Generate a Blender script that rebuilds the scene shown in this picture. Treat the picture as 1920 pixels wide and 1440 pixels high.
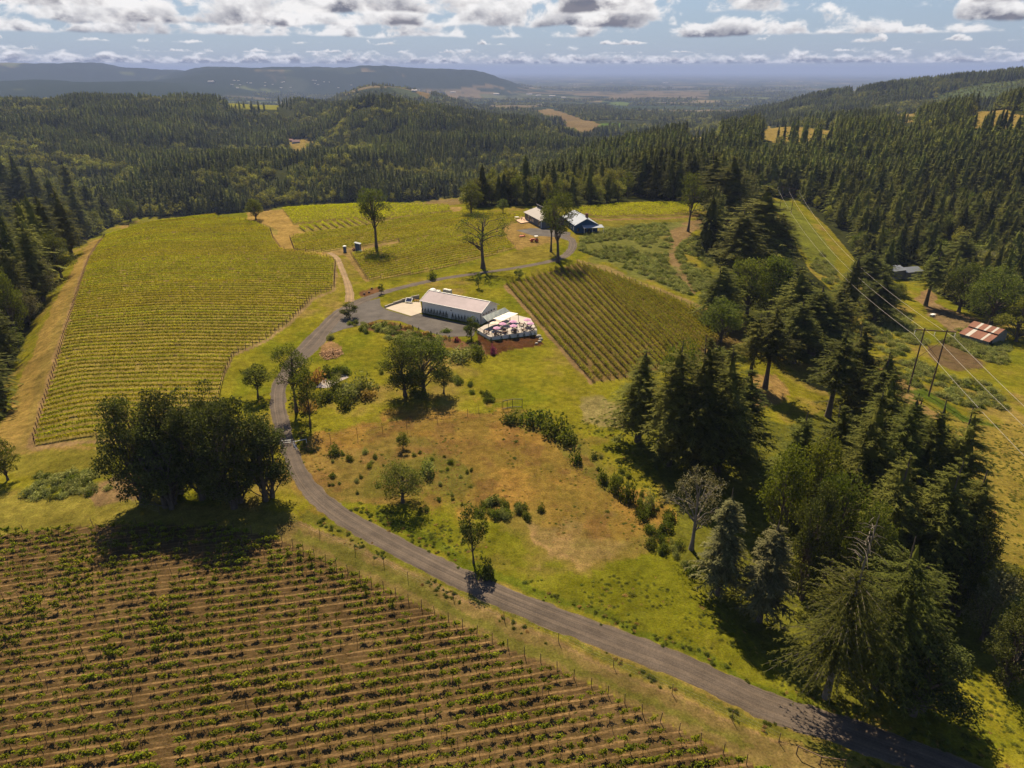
import bpy, math, random
import numpy as np
from math import radians as R

random.seed(7)
for _o in list(bpy.data.objects):
    bpy.data.objects.remove(_o)
scene = bpy.context.scene
COL = scene.collection

# ---------------------------------------------------------------- camera
CAM_H = 75.0
PITCH = R(24.67)
FPX = 1280.0
cam_d = bpy.data.cameras.new('camera')
cam_d.sensor_width = 36.0
cam_d.lens = 24.0
cam_d.clip_start = 1.0
cam_d.clip_end = 200000.0
cam = bpy.data.objects.new('camera', cam_d)
cam.location = (0, 0, CAM_H)
cam.rotation_euler = (math.pi / 2 - PITCH, 0, 0)
COL.objects.link(cam)
scene.camera = cam

# ---------------------------------------------------------------- light
SUN_AZ = R(-13.0)      # to the left of straight ahead
SUN_EL = R(50.0)
sun_d = bpy.data.lights.new('sun', 'SUN')
sun_d.energy = 5.0
sun_d.angle = R(0.53)
sun_d.color = (1.0, 0.85, 0.60)
sun = bpy.data.objects.new('sun', sun_d)
sun.rotation_euler = (math.pi / 2 - SUN_EL, 0, math.pi - SUN_AZ)
COL.objects.link(sun)
scene.view_settings.view_transform = 'Standard'
scene.view_settings.look = 'None'
scene.view_settings.exposure = 1.07
scene.view_settings.gamma = 1.0
scene.view_settings.use_curve_mapping = False
cy = scene.cycles
cy.max_bounces = 6
cy.diffuse_bounces = 3
cy.glossy_bounces = 2
cy.transmission_bounces = 4
cy.transparent_max_bounces = 8
cy.volume_bounces = 1


class NG:
    """small helper for writing node trees"""
    def __init__(s, tree):
        s.t = tree
        s.n = tree.nodes
        s.l = tree.links

    def add(s, kind, **kw):
        nd = s.n.new(kind)
        for k, v in kw.items():
            setattr(nd, k, v)
        return nd

    def put(s, sock, v):
        if isinstance(v, bpy.types.NodeSocket):
            s.l.new(v, sock)
        else:
            sock.default_value = v

    def m(s, op, a, b=0.0, c=0.0, clamp=False):
        nd = s.add('ShaderNodeMath', operation=op, use_clamp=clamp)
        for i, v in enumerate((a, b, c)):
            s.put(nd.inputs[i], v)
        return nd.outputs[0]

    def vm(s, op, a, b=(0, 0, 0)):
        nd = s.add('ShaderNodeVectorMath', operation=op)
        s.put(nd.inputs[0], a)
        if op == 'SCALE':
            s.put(nd.inputs[3], b)
        else:
            s.put(nd.inputs[1], b)
        return nd.outputs['Value'] if op in ('DOT_PRODUCT', 'LENGTH') else nd.outputs[0]

    def noise(s, vec, scale, detail=3.0, rough=0.55, dist=0.0):
        nd = s.add('ShaderNodeTexNoise')
        s.put(nd.inputs['Vector'], vec)
        s.put(nd.inputs['Scale'], scale)
        s.put(nd.inputs['Detail'], detail)
        s.put(nd.inputs['Roughness'], rough)
        s.put(nd.inputs['Distortion'], dist)
        return nd.outputs[0]

    def mapr(s, v, a, b, c=0.0, d=1.0, smooth=False):
        nd = s.add('ShaderNodeMapRange')
        nd.clamp = True
        if smooth:
            nd.interpolation_type = 'SMOOTHSTEP'
        for i, x in enumerate((v, a, b, c, d)):
            s.put(nd.inputs[i], x)
        return nd.outputs[0]

    def mix(s, f, a, b, mode='MIX'):
        nd = s.add('ShaderNodeMix', data_type='RGBA', blend_type=mode)
        s.put(nd.inputs[0], f)
        s.put(nd.inputs[6], a)
        s.put(nd.inputs[7], b)
        return nd.outputs[2]

    def xyz(s, x, y, z):
        nd = s.add('ShaderNodeCombineXYZ')
        for i, v in enumerate((x, y, z)):
            s.put(nd.inputs[i], v)
        return nd.outputs[0]

    def sep(s, v):
        nd = s.add('ShaderNodeSeparateXYZ')
        s.put(nd.inputs[0], v)
        return nd.outputs


# ---------------------------------------------------------------- sky with cumulus banks
def make_world():
    w = bpy.data.worlds.new('World')
    scene.world = w
    w.use_nodes = True
    w.node_tree.nodes.clear()
    g = NG(w.node_tree)
    out = g.add('ShaderNodeOutputWorld')
    sky = g.add('ShaderNodeTexSky', sky_type='NISHITA')
    sky.sun_disc = False
    sky.sun_elevation = SUN_EL
    sky.sun_rotation = SUN_AZ
    sky.altitude = 800
    sky.air_density = 1.0
    sky.dust_density = 0.3
    sky.ozone_density = 1.5
    bg = g.add('ShaderNodeBackground')
    bg.inputs[1].default_value = 0.06
    tc = g.add('ShaderNodeTexCoord')
    x, y, z = g.sep(tc.outputs['Generated'])
    # the air low over the valley is a flat grey-blue
    lowair = g.mapr(z, 0.02, 0.30, 0.80, 0.0, True)
    g.l.new(g.mix(lowair, sky.outputs[0], (2.3, 3.0, 4.1, 1)), bg.inputs[0])
    az = g.m('MULTIPLY', g.m('ARCTAN2', x, y), 57.2958)
    el = g.m('MULTIPLY', g.m('ARCSINE', z), 57.2958)
    # each bank: base elevation, feature size, threshold, growth of threshold with height, seed, ceiling
    # (base wobble), white, grey
    banks = [
        # base, size, thr, dthr, height, wob, seed, bright
        (0.40, 1.3, 0.20, 0.20, 0.85, 0.20, 3.1, 1.30),
        (1.15, 1.5, 0.490, 0.20, 0.60, 0.25, 17.7, 1.15),
        (1.70, 1.9, 0.500, 0.16, 0.80, 0.40, 31.3, 1.10),
        (2.15, 4.0, 0.440, 0.10, 1.7, 0.60, 47.9, 1.08),
        (2.85, 4.8, 0.425, 0.07, 2.0, 0.9, 61.4, 1.08),
        (3.70, 5.2, 0.430, 0.05, 2.4, 0.8, 83.2, 1.05),
    ]
    sh = bg.outputs[0]
    for base, size, thr, dthr, hgt, wob, seed, br in banks:
        v = g.xyz(g.m('DIVIDE', az, size), g.m('MULTIPLY', g.m('DIVIDE', el, size), 1.55), seed)
        d = g.noise(v, 1.0, 9.0, 0.56, 0.25)
        lowv = g.xyz(g.m('DIVIDE', az, size * 2.6), seed, seed * 0.3)
        low = g.noise(lowv, 1.0, 2.0, 0.5)
        wv = g.noise(g.xyz(g.m('DIVIDE', az, size * 0.9), seed * 1.7, 0.0), 1.0, 4.0, 0.6)
        h = g.m('SUBTRACT', el, g.m('MULTIPLY_ADD', g.m('SUBTRACT', wv, 0.5), wob, base))
        rise = g.mapr(h, 0.0, 0.10 + 0.03 * size, 0.0, 1.0, True)
        t = g.m('MULTIPLY_ADD', h, dthr / hgt * 1.6, thr)
        t = g.m('SUBTRACT', t, g.m('MULTIPLY', g.m('SUBTRACT', low, 0.5), 0.42))
        ex = g.m('SUBTRACT', d, t)
        alpha = g.m('MULTIPLY', g.mapr(ex, 0.0, 0.22 if base < 1 else 0.075, 0.0, 0.92, True), rise)
        # light comes from above and behind: rims and tops shine, thick low parts are grey
        v2 = g.vm('ADD', v, (0.03, 0.16, 0.0))
        d2 = g.noise(v2, 1.0, 6.0, 0.56, 0.25)
        thick = g.mapr(ex, 0.02, 0.20, 0.0, 1.0)
        lowp = g.mapr(h, 0.05 * hgt, 0.70 * hgt, 1.25, 0.30)
        selfs = g.mapr(g.m('SUBTRACT', d2, d), -0.10, 0.12, -0.40, 0.45)
        core = g.noise(g.vm('ADD', v, (5.3, 2.1, 0.0)), 1.5, 5.0, 0.6)
        core = g.mapr(core, 0.40, 0.62, 0.15, 1.25, True)
        shade = g.m('ADD', g.m('MULTIPLY', g.m('MULTIPLY', thick, core), lowp), g.m('MULTIPLY', selfs, 0.9), clamp=True)
        colr = g.mix(shade, (0.86 * br, 0.83 * br, 0.80 * br, 1), (0.125, 0.118, 0.145, 1))
        em = g.add('ShaderNodeBackground')
        g.l.new(colr, em.inputs[0])
        em.inputs[1].default_value = 0.56
        mx = g.add('ShaderNodeMixShader')
        g.l.new(alpha, mx.inputs[0])
        g.l.new(sh, mx.inputs[1])
        g.l.new(em.outputs[0], mx.inputs[2])
        sh = mx.outputs[0]
    g.l.new(sh, out.inputs['Surface'])
    w.cycles.sampling_method = 'MANUAL'
    w.cycles.sample_map_resolution = 512


make_world()

# ---------------------------------------------------------------- numeric helpers
def hash2(ix, iy, seed):
    h = (ix.astype(np.int64) * 374761393 + iy.astype(np.int64) * 668265263 + seed * 1442695041) & 0xffffffff
    h = ((h ^ (h >> 13)) * 1274126177) & 0xffffffff
    h = (h ^ (h >> 16)) & 0xffffffff
    return h / 4294967295.0


def vnoise(x, y, seed=0):
    ix, iy = np.floor(x), np.floor(y)
    fx, fy = x - ix, y - iy
    fx = fx * fx * (3 - 2 * fx)
    fy = fy * fy * (3 - 2 * fy)
    a = hash2(ix, iy, seed)
    b = hash2(ix + 1, iy, seed)
    c = hash2(ix, iy + 1, seed)
    d = hash2(ix + 1, iy + 1, seed)
    return (a * (1 - fx) + b * fx) * (1 - fy) + (c * (1 - fx) + d * fx) * fy


def fbm(x, y, seed=0, octv=4):
    s, a, t = 0.0, 1.0, 0.0
    for i in range(octv):
        s = s + a * vnoise(x * 2 ** i + 13.7 * i, y * 2 ** i - 7.1 * i, seed + i)
        t += a
        a *= 0.5
    return s / t


def sstep(a, b, x):
    t = np.clip((x - a) / (b - a), 0, 1)
    return t * t * (3 - 2 * t)


def pchip(xk, yk, x):
    """monotone cubic along axis 0 of yk (n, m) at x"""
    xk = np.asarray(xk, float)
    yk = np.asarray(yk, float)
    h = np.diff(xk)[:, None]
    dl = np.diff(yk, axis=0) / h
    m = np.zeros_like(yk)
    w1 = 2 * h[1:] + h[:-1]
    w2 = h[1:] + 2 * h[:-1]
    same = dl[1:] * dl[:-1] > 0
    with np.errstate(divide='ignore', invalid='ignore'):
        hm = (w1 + w2) / (w1 / dl[:-1] + w2 / dl[1:])
    m[1:-1] = np.where(same, hm, 0)
    m[0], m[-1] = dl[0] * 0.5, dl[-1] * 0.5
    i = np.clip(np.searchsorted(xk, x) - 1, 0, len(xk) - 2)
    hh = h[i]
    t = ((x - xk[i])[:, None]) / hh
    return ((1 + 2 * t) * (1 - t) ** 2 * yk[i] + t * (1 - t) ** 2 * hh * m[i]
            + t * t * (3 - 2 * t) * yk[i + 1] + t * t * (t - 1) * hh * m[i + 1])


# ---------------------------------------------------------------- terrain heights
# columns: azimuth (as a pixel on the horizon); rows: distance from the point below the camera
RK = [40, 90, 150, 230, 320, 430, 520, 650, 850, 1050, 1350, 1700, 2200, 2800, 3600, 5000, 7000, 9000, 11500, 15000, 60000]
TZ = {
    -200: [0, 0, -2, -8, -18, -40, -60, -70, -75, -72, -58, -32, -4, -30, -90, -130, -80, -100, 185, -120, -150],
    0:    [0, 0, -0.3, -1, -4, -15, -54, -66, -74, -72, -62, -32, -1, -30, -90, -130, -15, -80, 165, -120, -150],
    120:  [0, 0, 0, 0, -0.5, -7, -50, -64, -73, -72, -66, -34, -1, -35, -90, -130, 0, -80, 160, -120, -150],
    240:  [0, 0, 0, 0.8, 1.2, -2, -44, -62, -72, -60, -70, -36, -6, -40, -90, -130, -5, -70, 95, -120, -150],
    400:  [0, 0, 0, 0.8, 1.5, -0.5, -36, -60, -73, -47, -76, -60, -14, -52, -100, -128, -60, 98, 60, -120, -150],
    550:  [0, 0, 0, 0.5, 1.5, 0, -28, -56, -72, -46, -74, -52, -24, -60, -100, -132, -140, 112, 30, -130, -150],
    700:  [0, 0, 0, 0.5, 1, 0, -24, -54, -70, -58, -50, 8, -40, -75, 4, -132, -145, 108, 0, -140, -150],
    800:  [0, 0, 0, 0.5, 1.5, 0, -20, -50, -66, -64, -46, -16, -60, -85, -26, -132, -146, 88, -40, -140, -150],
    900:  [0, 0, 0, 0.5, 1, 0, -16, -46, -62, -62, -46, -34, -70, -92, -98, -134, -147, 55, -110, -145, -150],
    1000: [0, 0, 0, 0, 1, 0.5, -10, -40, -52, -58, -52, -46, -84, -96, -106, -136, -148, -120, -148, -150, -150],
    1100: [0, 0, 0, 0, 0, 0, -7, -28, -30, -46, -62, -84, -92, -98, -108, -138, -149, -150, -150, -150, -150],
    1250: [0, 0, 0, -0.5, -1, -1, -5, -12, -15, -17, -50, -78, -90, -98, -110, -140, -149, -150, -150, -150, -150],
    1400: [0, 0, -1, -3, -4, -4, -8, -12, -9, -6, -30, -55, -66, -76, -110, -140, -150, -150, -150, -150, -150],
    1550: [0, -1, -3, -7, -11, -14, -16, -13, -3, 3, -12, -38, -42, -12, -62, -134, -150, -150, -150, -150, -150],
    1700: [0, -2, -5, -11, -17, -21, -19, -12, 2, 7, -4, -28, -18, 26, -6, -110, -148, -150, -150, -150, -150],
    1900: [0, -2, -7, -13, -19, -23, -19, -6, 20, 26, 16, 2, 12, 62, 56, -60, -140, -150, -150, -150, -150],
    2100: [0, -3, -9, -15, -20, -23, -17, 0, 28, 36, 30, 16, 34, 85, 90, -20, -130, -150, -150, -150, -150],
}
AZK = np.array([math.atan((p - 960) / 1408.0) for p in TZ])
ZT = np.array(list(TZ.values()), float)            # (na, nr)
LR0, LR1, NLR, NAZ = math.log(40), math.log(60000), 1600, 700
_lr = np.linspace(LR0, LR1, NLR)
_azf = np.linspace(AZK[0], AZK[-1], NAZ)
_z1 = pchip(np.log(RK), ZT.T, _lr)                 # (NLR, na)
ZG = pchip(AZK, _z1.T, _azf).T                     # (NLR, NAZ)


def zbase(x, y):
    r = np.hypot(x, y)
    az = np.arctan2(x, y)
    u = np.clip((np.log(np.maximum(r, 1.0)) - LR0) / (LR1 - LR0) * (NLR - 1), 0, NLR - 1.001)
    v = np.clip((az - AZK[0]) / (AZK[-1] - AZK[0]) * (NAZ - 1), 0, NAZ - 1.001)
    i, j = u.astype(int), v.astype(int)
    fu, fv = u - i, v - j
    return (ZG[i, j] * (1 - fu) * (1 - fv) + ZG[i + 1, j] * fu * (1 - fv)
            + ZG[i, j + 1] * (1 - fu) * fv + ZG[i + 1, j + 1] * fu * fv)


def ground_z(x, y):
    x = np.asarray(x, float)
    y = np.asarray(y, float)
    r = np.hypot(x, y)
    z = zbase(x, y)
    z = z + (fbm(x / 28, y / 28, 3, 2) - 0.5) * 0.45 * sstep(60, 120, r)
    z = z + (fbm(x / 190, y / 190, 5, 4) - 0.5) * 22 * sstep(470, 900, r) * (1 - 0.75 * sstep(3500, 5500, r))
    z = z + (fbm(x / 420, y / 420, 15, 4) - 0.5) * 60 * sstep(6000, 7500, r) * (1 - sstep(13000, 15500, r)) * np.clip((z + 140) / 120, 0, 1)
    z = z + (fbm(x / 700, y / 700, 9, 5) - 0.5) * 95 * sstep(7200, 8800, r) * (1 - sstep(13000, 15500, r)) * np.clip((z + 140) / 120, 0, 1)
    return z


SP, CP = math.sin(PITCH), math.cos(PITCH)


def project(x, y, z):
    zr = np.asarray(z) - CAM_H
    zc = y * CP - zr * SP
    yc = y * SP + zr * CP
    return 960 + FPX * x / zc, 720 - FPX * yc / zc, zc


_rr = np.exp(np.linspace(math.log(25), math.log(55000), 5000))


def at(px, py, lift=0.0):
    """the ground point that shows at a pixel of the 1920 x 1440 photograph"""
    cx, cyy = (px - 960) / FPX, (720 - py) / FPX
    d = np.array([cx, CP + cyy * SP, -SP + cyy * CP])
    hz = math.hypot(d[0], d[1])
    X, Y = _rr * d[0] / hz, _rr * d[1] / hz
    zr = CAM_H + _rr * d[2] / hz
    gz = ground_z(X, Y) + lift
    below = np.nonzero(zr < gz)[0]
    k = below[0] if len(below) else len(_rr) - 1
    if k == 0:
        return float(X[0]), float(Y[0]), float(gz[0])
    a, b = zr[k - 1] - gz[k - 1], gz[k] - zr[k]
    t = a / (a + b) if a + b > 0 else 1.0
    x = X[k - 1] + (X[k] - X[k - 1]) * t
    y = Y[k - 1] + (Y[k] - Y[k - 1]) * t
    return float(x), float(y), float(ground_z(x, y))


def atp(pts):
    return np.array([at(*p)[:2] for p in pts])


def height_to(P, py):
    """height above P of the point straight above it that shows at row py"""
    k = (720 - py) / FPX
    zr = P[1] * (k * CP - SP) / (CP + k * SP)
    return zr + CAM_H - P[2]


def depth(P):
    return P[1] * CP - (P[2] - CAM_H) * SP


def pip(x, y, poly):
    """points in polygon, vectorised"""
    x = np.asarray(x, float)
    y = np.asarray(y, float)
    ins = np.zeros(x.shape, bool)
    bb = (x >= poly[:, 0].min()) & (x <= poly[:, 0].max()) & (y >= poly[:, 1].min()) & (y <= poly[:, 1].max())
    if not bb.any():
        return ins
    xs, ys = x[bb], y[bb]
    c = np.zeros(xs.shape, bool)
    n = len(poly)
    for i in range(n):
        x0, y0 = poly[i]
        x1, y1 = poly[(i + 1) % n]
        if y0 == y1:
            continue
        cond = ((y0 > ys) != (y1 > ys)) & (xs < (x1 - x0) * (ys - y0) / (y1 - y0) + x0)
        c ^= cond
    ins[bb] = c
    return ins


def lin(r, g, b):
    """sRGB 0-255 to linear"""
    def f(c):
        c /= 255.0
        return c / 12.92 if c <= 0.04045 else ((c + 0.055) / 1.055) ** 2.4
    return (f(r), f(g), f(b))


def spline(pts, n=12):
    """Catmull-Rom through points"""
    P = np.asarray(pts, float)
    P = np.vstack([2 * P[0] - P[1], P, 2 * P[-1] - P[-2]])
    out = []
    for i in range(1, len(P) - 2):
        for t in np.linspace(0, 1, n, endpoint=False):
            a, b, c, d = P[i - 1:i + 3]
            out.append(0.5 * (2 * b + (c - a) * t + (2 * a - 5 * b + 4 * c - d) * t * t + (3 * b - a - 3 * c + d) * t ** 3))
    out.append(P[-2])
    return np.array(out)
# ---------------------------------------------------------------- materials
MATS = {}


def new_mat(name):
    m = bpy.data.materials.new(name)
    m.use_nodes = True
    m.node_tree.nodes.clear()
    g = NG(m.node_tree)
    out = g.add('ShaderNodeOutputMaterial')
    MATS[name] = m
    return m, g, out


def plain_mat(name, col, rough=0.7, var=0.25, scale=2.0, metal=0.0, spec=0.3, bump=0.0, bscale=8.0, wave=None):
    """painted, wooden, metal and stone surfaces: a base colour broken up by two noises"""
    m, g, out = new_mat(name)
    geo = g.add('ShaderNodeTexCoord').outputs['Object']
    n1 = g.noise(geo, scale, 4.0, 0.6)
    n2 = g.noise(geo, scale * 7.0, 3.0, 0.6)
    f = g.mapr(g.m('ADD', n1, g.m('MULTIPLY', n2, 0.5)), 0.45, 1.05, 1.0 - var, 1.0 + var)
    c = g.vm('SCALE', (col[0], col[1], col[2]), f)
    p = g.add('ShaderNodeBsdfPrincipled')
    g.l.new(c, p.inputs['Base Color'])
    p.inputs['Roughness'].default_value = rough
    p.inputs['Metallic'].default_value = metal
    p.inputs['Specular IOR Level'].default_value = spec
    hsrc = None
    if wave:
        axis, per = wave
        co = g.sep(geo)[axis]
        hsrc = g.m('ABSOLUTE', g.m('SINE', g.m('MULTIPLY', co, math.pi / per)))
        bump = bump or 0.6
    elif bump:
        hsrc = g.noise(geo, bscale, 4.0, 0.6)
    if hsrc is not None:
        b = g.add('ShaderNodeBump')
        b.inputs['Strength'].default_value = bump
        b.inputs['Distance'].default_value = 0.05
        g.l.new(hsrc, b.inputs['Height'])
        g.l.new(b.outputs[0], p.inputs['Normal'])
    g.l.new(p.outputs[0], out.inputs['Surface'])
    return m


def leaf_mat(name, col, tip, trans=0.35, tcol=None, var=0.35, rough=0.55, spec=0.35, nscale=0.35, stand=0.0):
    """leaves and needles: thin, lit from both sides, each plant and clump a little different"""
    m, g, out = new_mat(name)
    geo = g.add('ShaderNodeNewGeometry').outputs['Position']
    oi = g.add('ShaderNodeObjectInfo').outputs['Random']
    rp = g.add('ShaderNodeNewGeometry').outputs['Random Per Island']
    n1 = g.noise(geo, nscale, 3.0, 0.6)
    f = g.m('ADD', g.m('MULTIPLY', rp, 0.5), g.m('MULTIPLY', n1, 0.5))
    c = g.mix(g.mapr(f, 0.25, 0.8), (*col, 1), (*tip, 1))
    br = g.mapr(oi, 0.0, 1.0, 1.0 - var, 1.0 + var)
    if stand:                                       # stands and patches of different vigour
        br = g.m('MULTIPLY', br, g.mapr(g.noise(geo, 1.0 / stand, 3.0, 0.6), 0.33, 0.67, 0.60, 1.45))
    hs = g.add('ShaderNodeHueSaturation')
    g.l.new(g.mapr(g.m('FRACT', g.m('MULTIPLY', oi, 7.13)), 0, 1, 0.482, 0.512), hs.inputs['Hue'])
    hs.inputs['Saturation'].default_value = 1.0
    g.l.new(br, hs.inputs['Value'])
    g.l.new(c, hs.inputs['Color'])
    c = hs.outputs[0]
    p = g.add('ShaderNodeBsdfPrincipled')
    g.l.new(c, p.inputs['Base Color'])
    p.inputs['Roughness'].default_value = 0.8
    p.inputs['Specular IOR Level'].default_value = 0.06
    t = g.add('ShaderNodeBsdfTranslucent')
    tc = tcol or (1.25, 1.15, 0.45)
    g.l.new(g.vm('MULTIPLY', c, tc), t.inputs['Color'])
    mx = g.add('ShaderNodeMixShader')
    mx.inputs[0].default_value = trans
    g.l.new(p.outputs[0], mx.inputs[1])
    g.l.new(t.outputs[0], mx.inputs[2])
    g.l.new(mx.outputs[0], out.inputs['Surface'])
    return m


leaf_mat('fir_needles', (0.056, 0.066, 0.013), (0.185, 0.188, 0.036), 0.48, (1.2, 1.15, 0.4), 0.30, spec=0.30)
leaf_mat('blue_fir_needles', (0.060, 0.064, 0.026), (0.165, 0.155, 0.060), 0.20, (1.1, 1.05, 0.6), 0.2)
leaf_mat('wood_fir_needles', (0.052, 0.064, 0.012), (0.185, 0.190, 0.036), 0.45, (1.2, 1.15, 0.4), 0.42, stand=60)
leaf_mat('far_fir_needles', (0.056, 0.070, 0.015), (0.190, 0.200, 0.042), 0.48, (1.15, 1.15, 0.5), 0.35, stand=140)
leaf_mat('oak_leaves', (0.046, 0.058, 0.009), (0.140, 0.152, 0.026), 0.38, (1.1, 1.2, 0.4), 0.25)
leaf_mat('dark_oak_leaves', (0.034, 0.042, 0.009), (0.104, 0.110, 0.026), 0.28, (1.1, 1.2, 0.4), 0.25)
leaf_mat('grey_leaves', (0.070, 0.072, 0.030), (0.185, 0.170, 0.090), 0.25, None, 0.2)
leaf_mat('bright_leaves', (0.062, 0.072, 0.009), (0.160, 0.168, 0.022), 0.40, (1.1, 1.15, 0.4), 0.3)
leaf_mat('far_leaves', (0.080, 0.096, 0.020), (0.220, 0.220, 0.050), 0.40, None, 0.4, stand=50)
leaf_mat('shrub_leaves', (0.050, 0.064, 0.010), (0.160, 0.175, 0.028), 0.38, (1.1, 1.2, 0.4), 0.35)
leaf_mat('bramble_leaves', (0.120, 0.136, 0.034), (0.320, 0.315, 0.105), 0.35, (1.1, 1.15, 0.5), 0.3)
leaf_mat('vine_leaves', (0.190, 0.182, 0.003), (0.440, 0.415, 0.004), 0.55, (1.2, 1.25, 0.3), 0.12, nscale=0.05)
leaf_mat('young_vine_leaves', (0.075, 0.095, 0.005), (0.225, 0.245, 0.012), 0.45, (1.25, 1.15, 0.3), 0.3)
leaf_mat('slope_vine_leaves', (0.095, 0.105, 0.004), (0.300, 0.290, 0.010), 0.45, (1.25, 1.15, 0.3), 0.15, nscale=0.3)
leaf_mat('cypress_leaves', (0.012, 0.026, 0.010), (0.030, 0.052, 0.020), 0.12, None, 0.2)
leaf_mat('red_leaves', (0.12, 0.020, 0.022), (0.30, 0.06, 0.06), 0.3, (1.2, 0.8, 0.8), 0.2)
leaf_mat('purple_leaves', (0.12, 0.03, 0.06), (0.32, 0.09, 0.16), 0.3, (1.2, 0.8, 0.9), 0.2)
leaf_mat('grass_blades', (0.130, 0.125, 0.008), (0.300, 0.240, 0.026), 0.50, (1.2, 1.1, 0.4), 0.35, nscale=0.05)
leaf_mat('dry_blades', (0.220, 0.150, 0.040), (0.380, 0.260, 0.085), 0.45, (1.15, 1.0, 0.6), 0.3, nscale=0.05)
plain_mat('bark', (0.085, 0.062, 0.045), 0.9, 0.45, 1.2)
plain_mat('grey_bark', (0.17, 0.14, 0.11), 0.9, 0.4, 1.5)
plain_mat('vine_wood', (0.09, 0.055, 0.032), 0.9, 0.4, 3.0)
plain_mat('post_wood', (0.12, 0.075, 0.045), 0.85, 0.4, 1.0)
plain_mat('dead_wood', (0.13, 0.105, 0.08), 0.9, 0.35, 1.0)

# ---------------------------------------------------------------- mesh helpers
def np_mesh(name, verts, quads, mats, midx=None, smooth=False):
    verts = np.asarray(verts, np.float32).reshape(-1, 3)
    quads = np.asarray(quads, np.int32)
    k = quads.shape[1]
    me = bpy.data.meshes.new(name)
    me.vertices.add(len(verts))
    me.vertices.foreach_set('co', verts.ravel())
    me.loops.add(quads.size)
    me.loops.foreach_set('vertex_index', quads.ravel())
    me.polygons.add(len(quads))
    me.polygons.foreach_set('loop_start', np.arange(0, quads.size, k, dtype=np.int32))
    if smooth:
        me.polygons.foreach_set('use_smooth', np.ones(len(quads), bool))
    for mm in (mats if isinstance(mats, (list, tuple)) else [mats]):
        me.materials.append(MATS[mm] if isinstance(mm, str) else mm)
    if midx is not None:
        me.polygons.foreach_set('material_index', np.asarray(midx, np.int32))
    me.update(calc_edges=True)
    return me


class MB:
    """collects simple shapes into one mesh"""
    def __init__(s):
        s.v, s.f, s.m = [], [], []

    def poly(s, pts, mi=0):
        n = len(s.v)
        s.v += [tuple(map(float, p)) for p in pts]
        s.f.append(tuple(range(n, n + len(pts))))
        s.m.append(mi)

    def box(s, c, size, rz=0.0, mi=0, taper=1.0):
        cx, cyy, cz = c
        hx, hy, hz = size[0] / 2, size[1] / 2, size[2] / 2
        ca, sa = math.cos(rz), math.sin(rz)
        n = len(s.v)
        for dz, t in ((-hz, 1.0), (hz, taper)):
            for dx, dy in ((-hx, -hy), (hx, -hy), (hx, hy), (-hx, hy)):
                X, Y = dx * t, dy * t
                s.v.append((cx + X * ca - Y * sa, cyy + X * sa + Y * ca, cz + dz))
        for q in ((0, 3, 2, 1), (4, 5, 6, 7), (0, 1, 5, 4), (1, 2, 6, 5), (2, 3, 7, 6), (3, 0, 4, 7)):
            s.f.append(tuple(n + i for i in q))
            s.m.append(mi)

    def bar(s, a, b, w, h=None, mi=0):
        """a square bar from a to b"""
        a, b = np.array(a, float), np.array(b, float)
        d = b - a
        d = d / (np.linalg.norm(d) + 1e-9)
        up = np.array((0, 0, 1.0)) if abs(d[2]) < 0.95 else np.array((1.0, 0, 0))
        u = np.cross(d, up)
        u /= np.linalg.norm(u)
        vv = np.cross(u, d)
        h = h or w
        n = len(s.v)
        for p in (a, b):
            for i, j in ((-1, -1), (1, -1), (1, 1), (-1, 1)):
                s.v.append(tuple(p + u * i * w / 2 + vv * j * h / 2))
        for q in ((0, 1, 2, 3), (7, 6, 5, 4), (0, 4, 5, 1), (1, 5, 6, 2), (2, 6, 7, 3), (3, 7, 4, 0)):
            s.f.append(tuple(n + i for i in q))
            s.m.append(mi)

    def tube(s, pts, rad, seg=6, mi=0, cap=True):
        pts = np.asarray(pts, float)
        rad = np.broadcast_to(np.asarray(rad, float), (len(pts),))
        n0 = len(s.v)
        for i, p in enumerate(pts):
            d = pts[min(i + 1, len(pts) - 1)] - pts[max(i - 1, 0)]
            d = d / (np.linalg.norm(d) + 1e-9)
            up = np.array((0, 0, 1.0)) if abs(d[2]) < 0.9 else np.array((1.0, 0, 0))
            u = np.cross(d, up)
            u /= np.linalg.norm(u)
            vv = np.cross(u, d)
            for k in range(seg):
                a = 2 * math.pi * k / seg
                s.v.append(tuple(p + rad[i] * (u * math.cos(a) + vv * math.sin(a))))
        for i in range(len(pts) - 1):
            for k in range(seg):
                k2 = (k + 1) % seg
                s.f.append((n0 + i * seg + k, n0 + i * seg + k2, n0 + (i + 1) * seg + k2, n0 + (i + 1) * seg + k))
                s.m.append(mi)
        if cap:
            s.f.append(tuple(n0 + (len(pts) - 1) * seg + k for k in range(seg)))
            s.m.append(mi)
            s.f.append(tuple(n0 + seg - 1 - k for k in range(seg)))
            s.m.append(mi)

    def lathe(s, c, prof, seg=16, mi=0, wob=0.0):
        """profile of (radius, z) turned round the vertical through c"""
        n0 = len(s.v)
        for r_, z_ in prof:
            for k in range(seg):
                a = 2 * math.pi * k / seg
                rr = r_ * (1 + wob * math.sin(k * math.pi))
                s.v.append((c[0] + rr * math.cos(a), c[1] + rr * math.sin(a), c[2] + z_))
        for i in range(len(prof) - 1):
            for k in range(seg):
                k2 = (k + 1) % seg
                s.f.append((n0 + i * seg + k, n0 + i * seg + k2, n0 + (i + 1) * seg + k2, n0 + (i + 1) * seg + k))
                s.m.append(mi)

    def mesh(s, name, mats, smooth=False):
        me = bpy.data.meshes.new(name)
        me.from_pydata(s.v, [], s.f)
        for mm in (mats if isinstance(mats, (list, tuple)) else [mats]):
            me.materials.append(MATS[mm] if isinstance(mm, str) else mm)
        me.polygons.foreach_set('material_index', s.m)
        if smooth:
            me.polygons.foreach_set('use_smooth', [True] * len(s.f))
        me.update()
        return me


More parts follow.
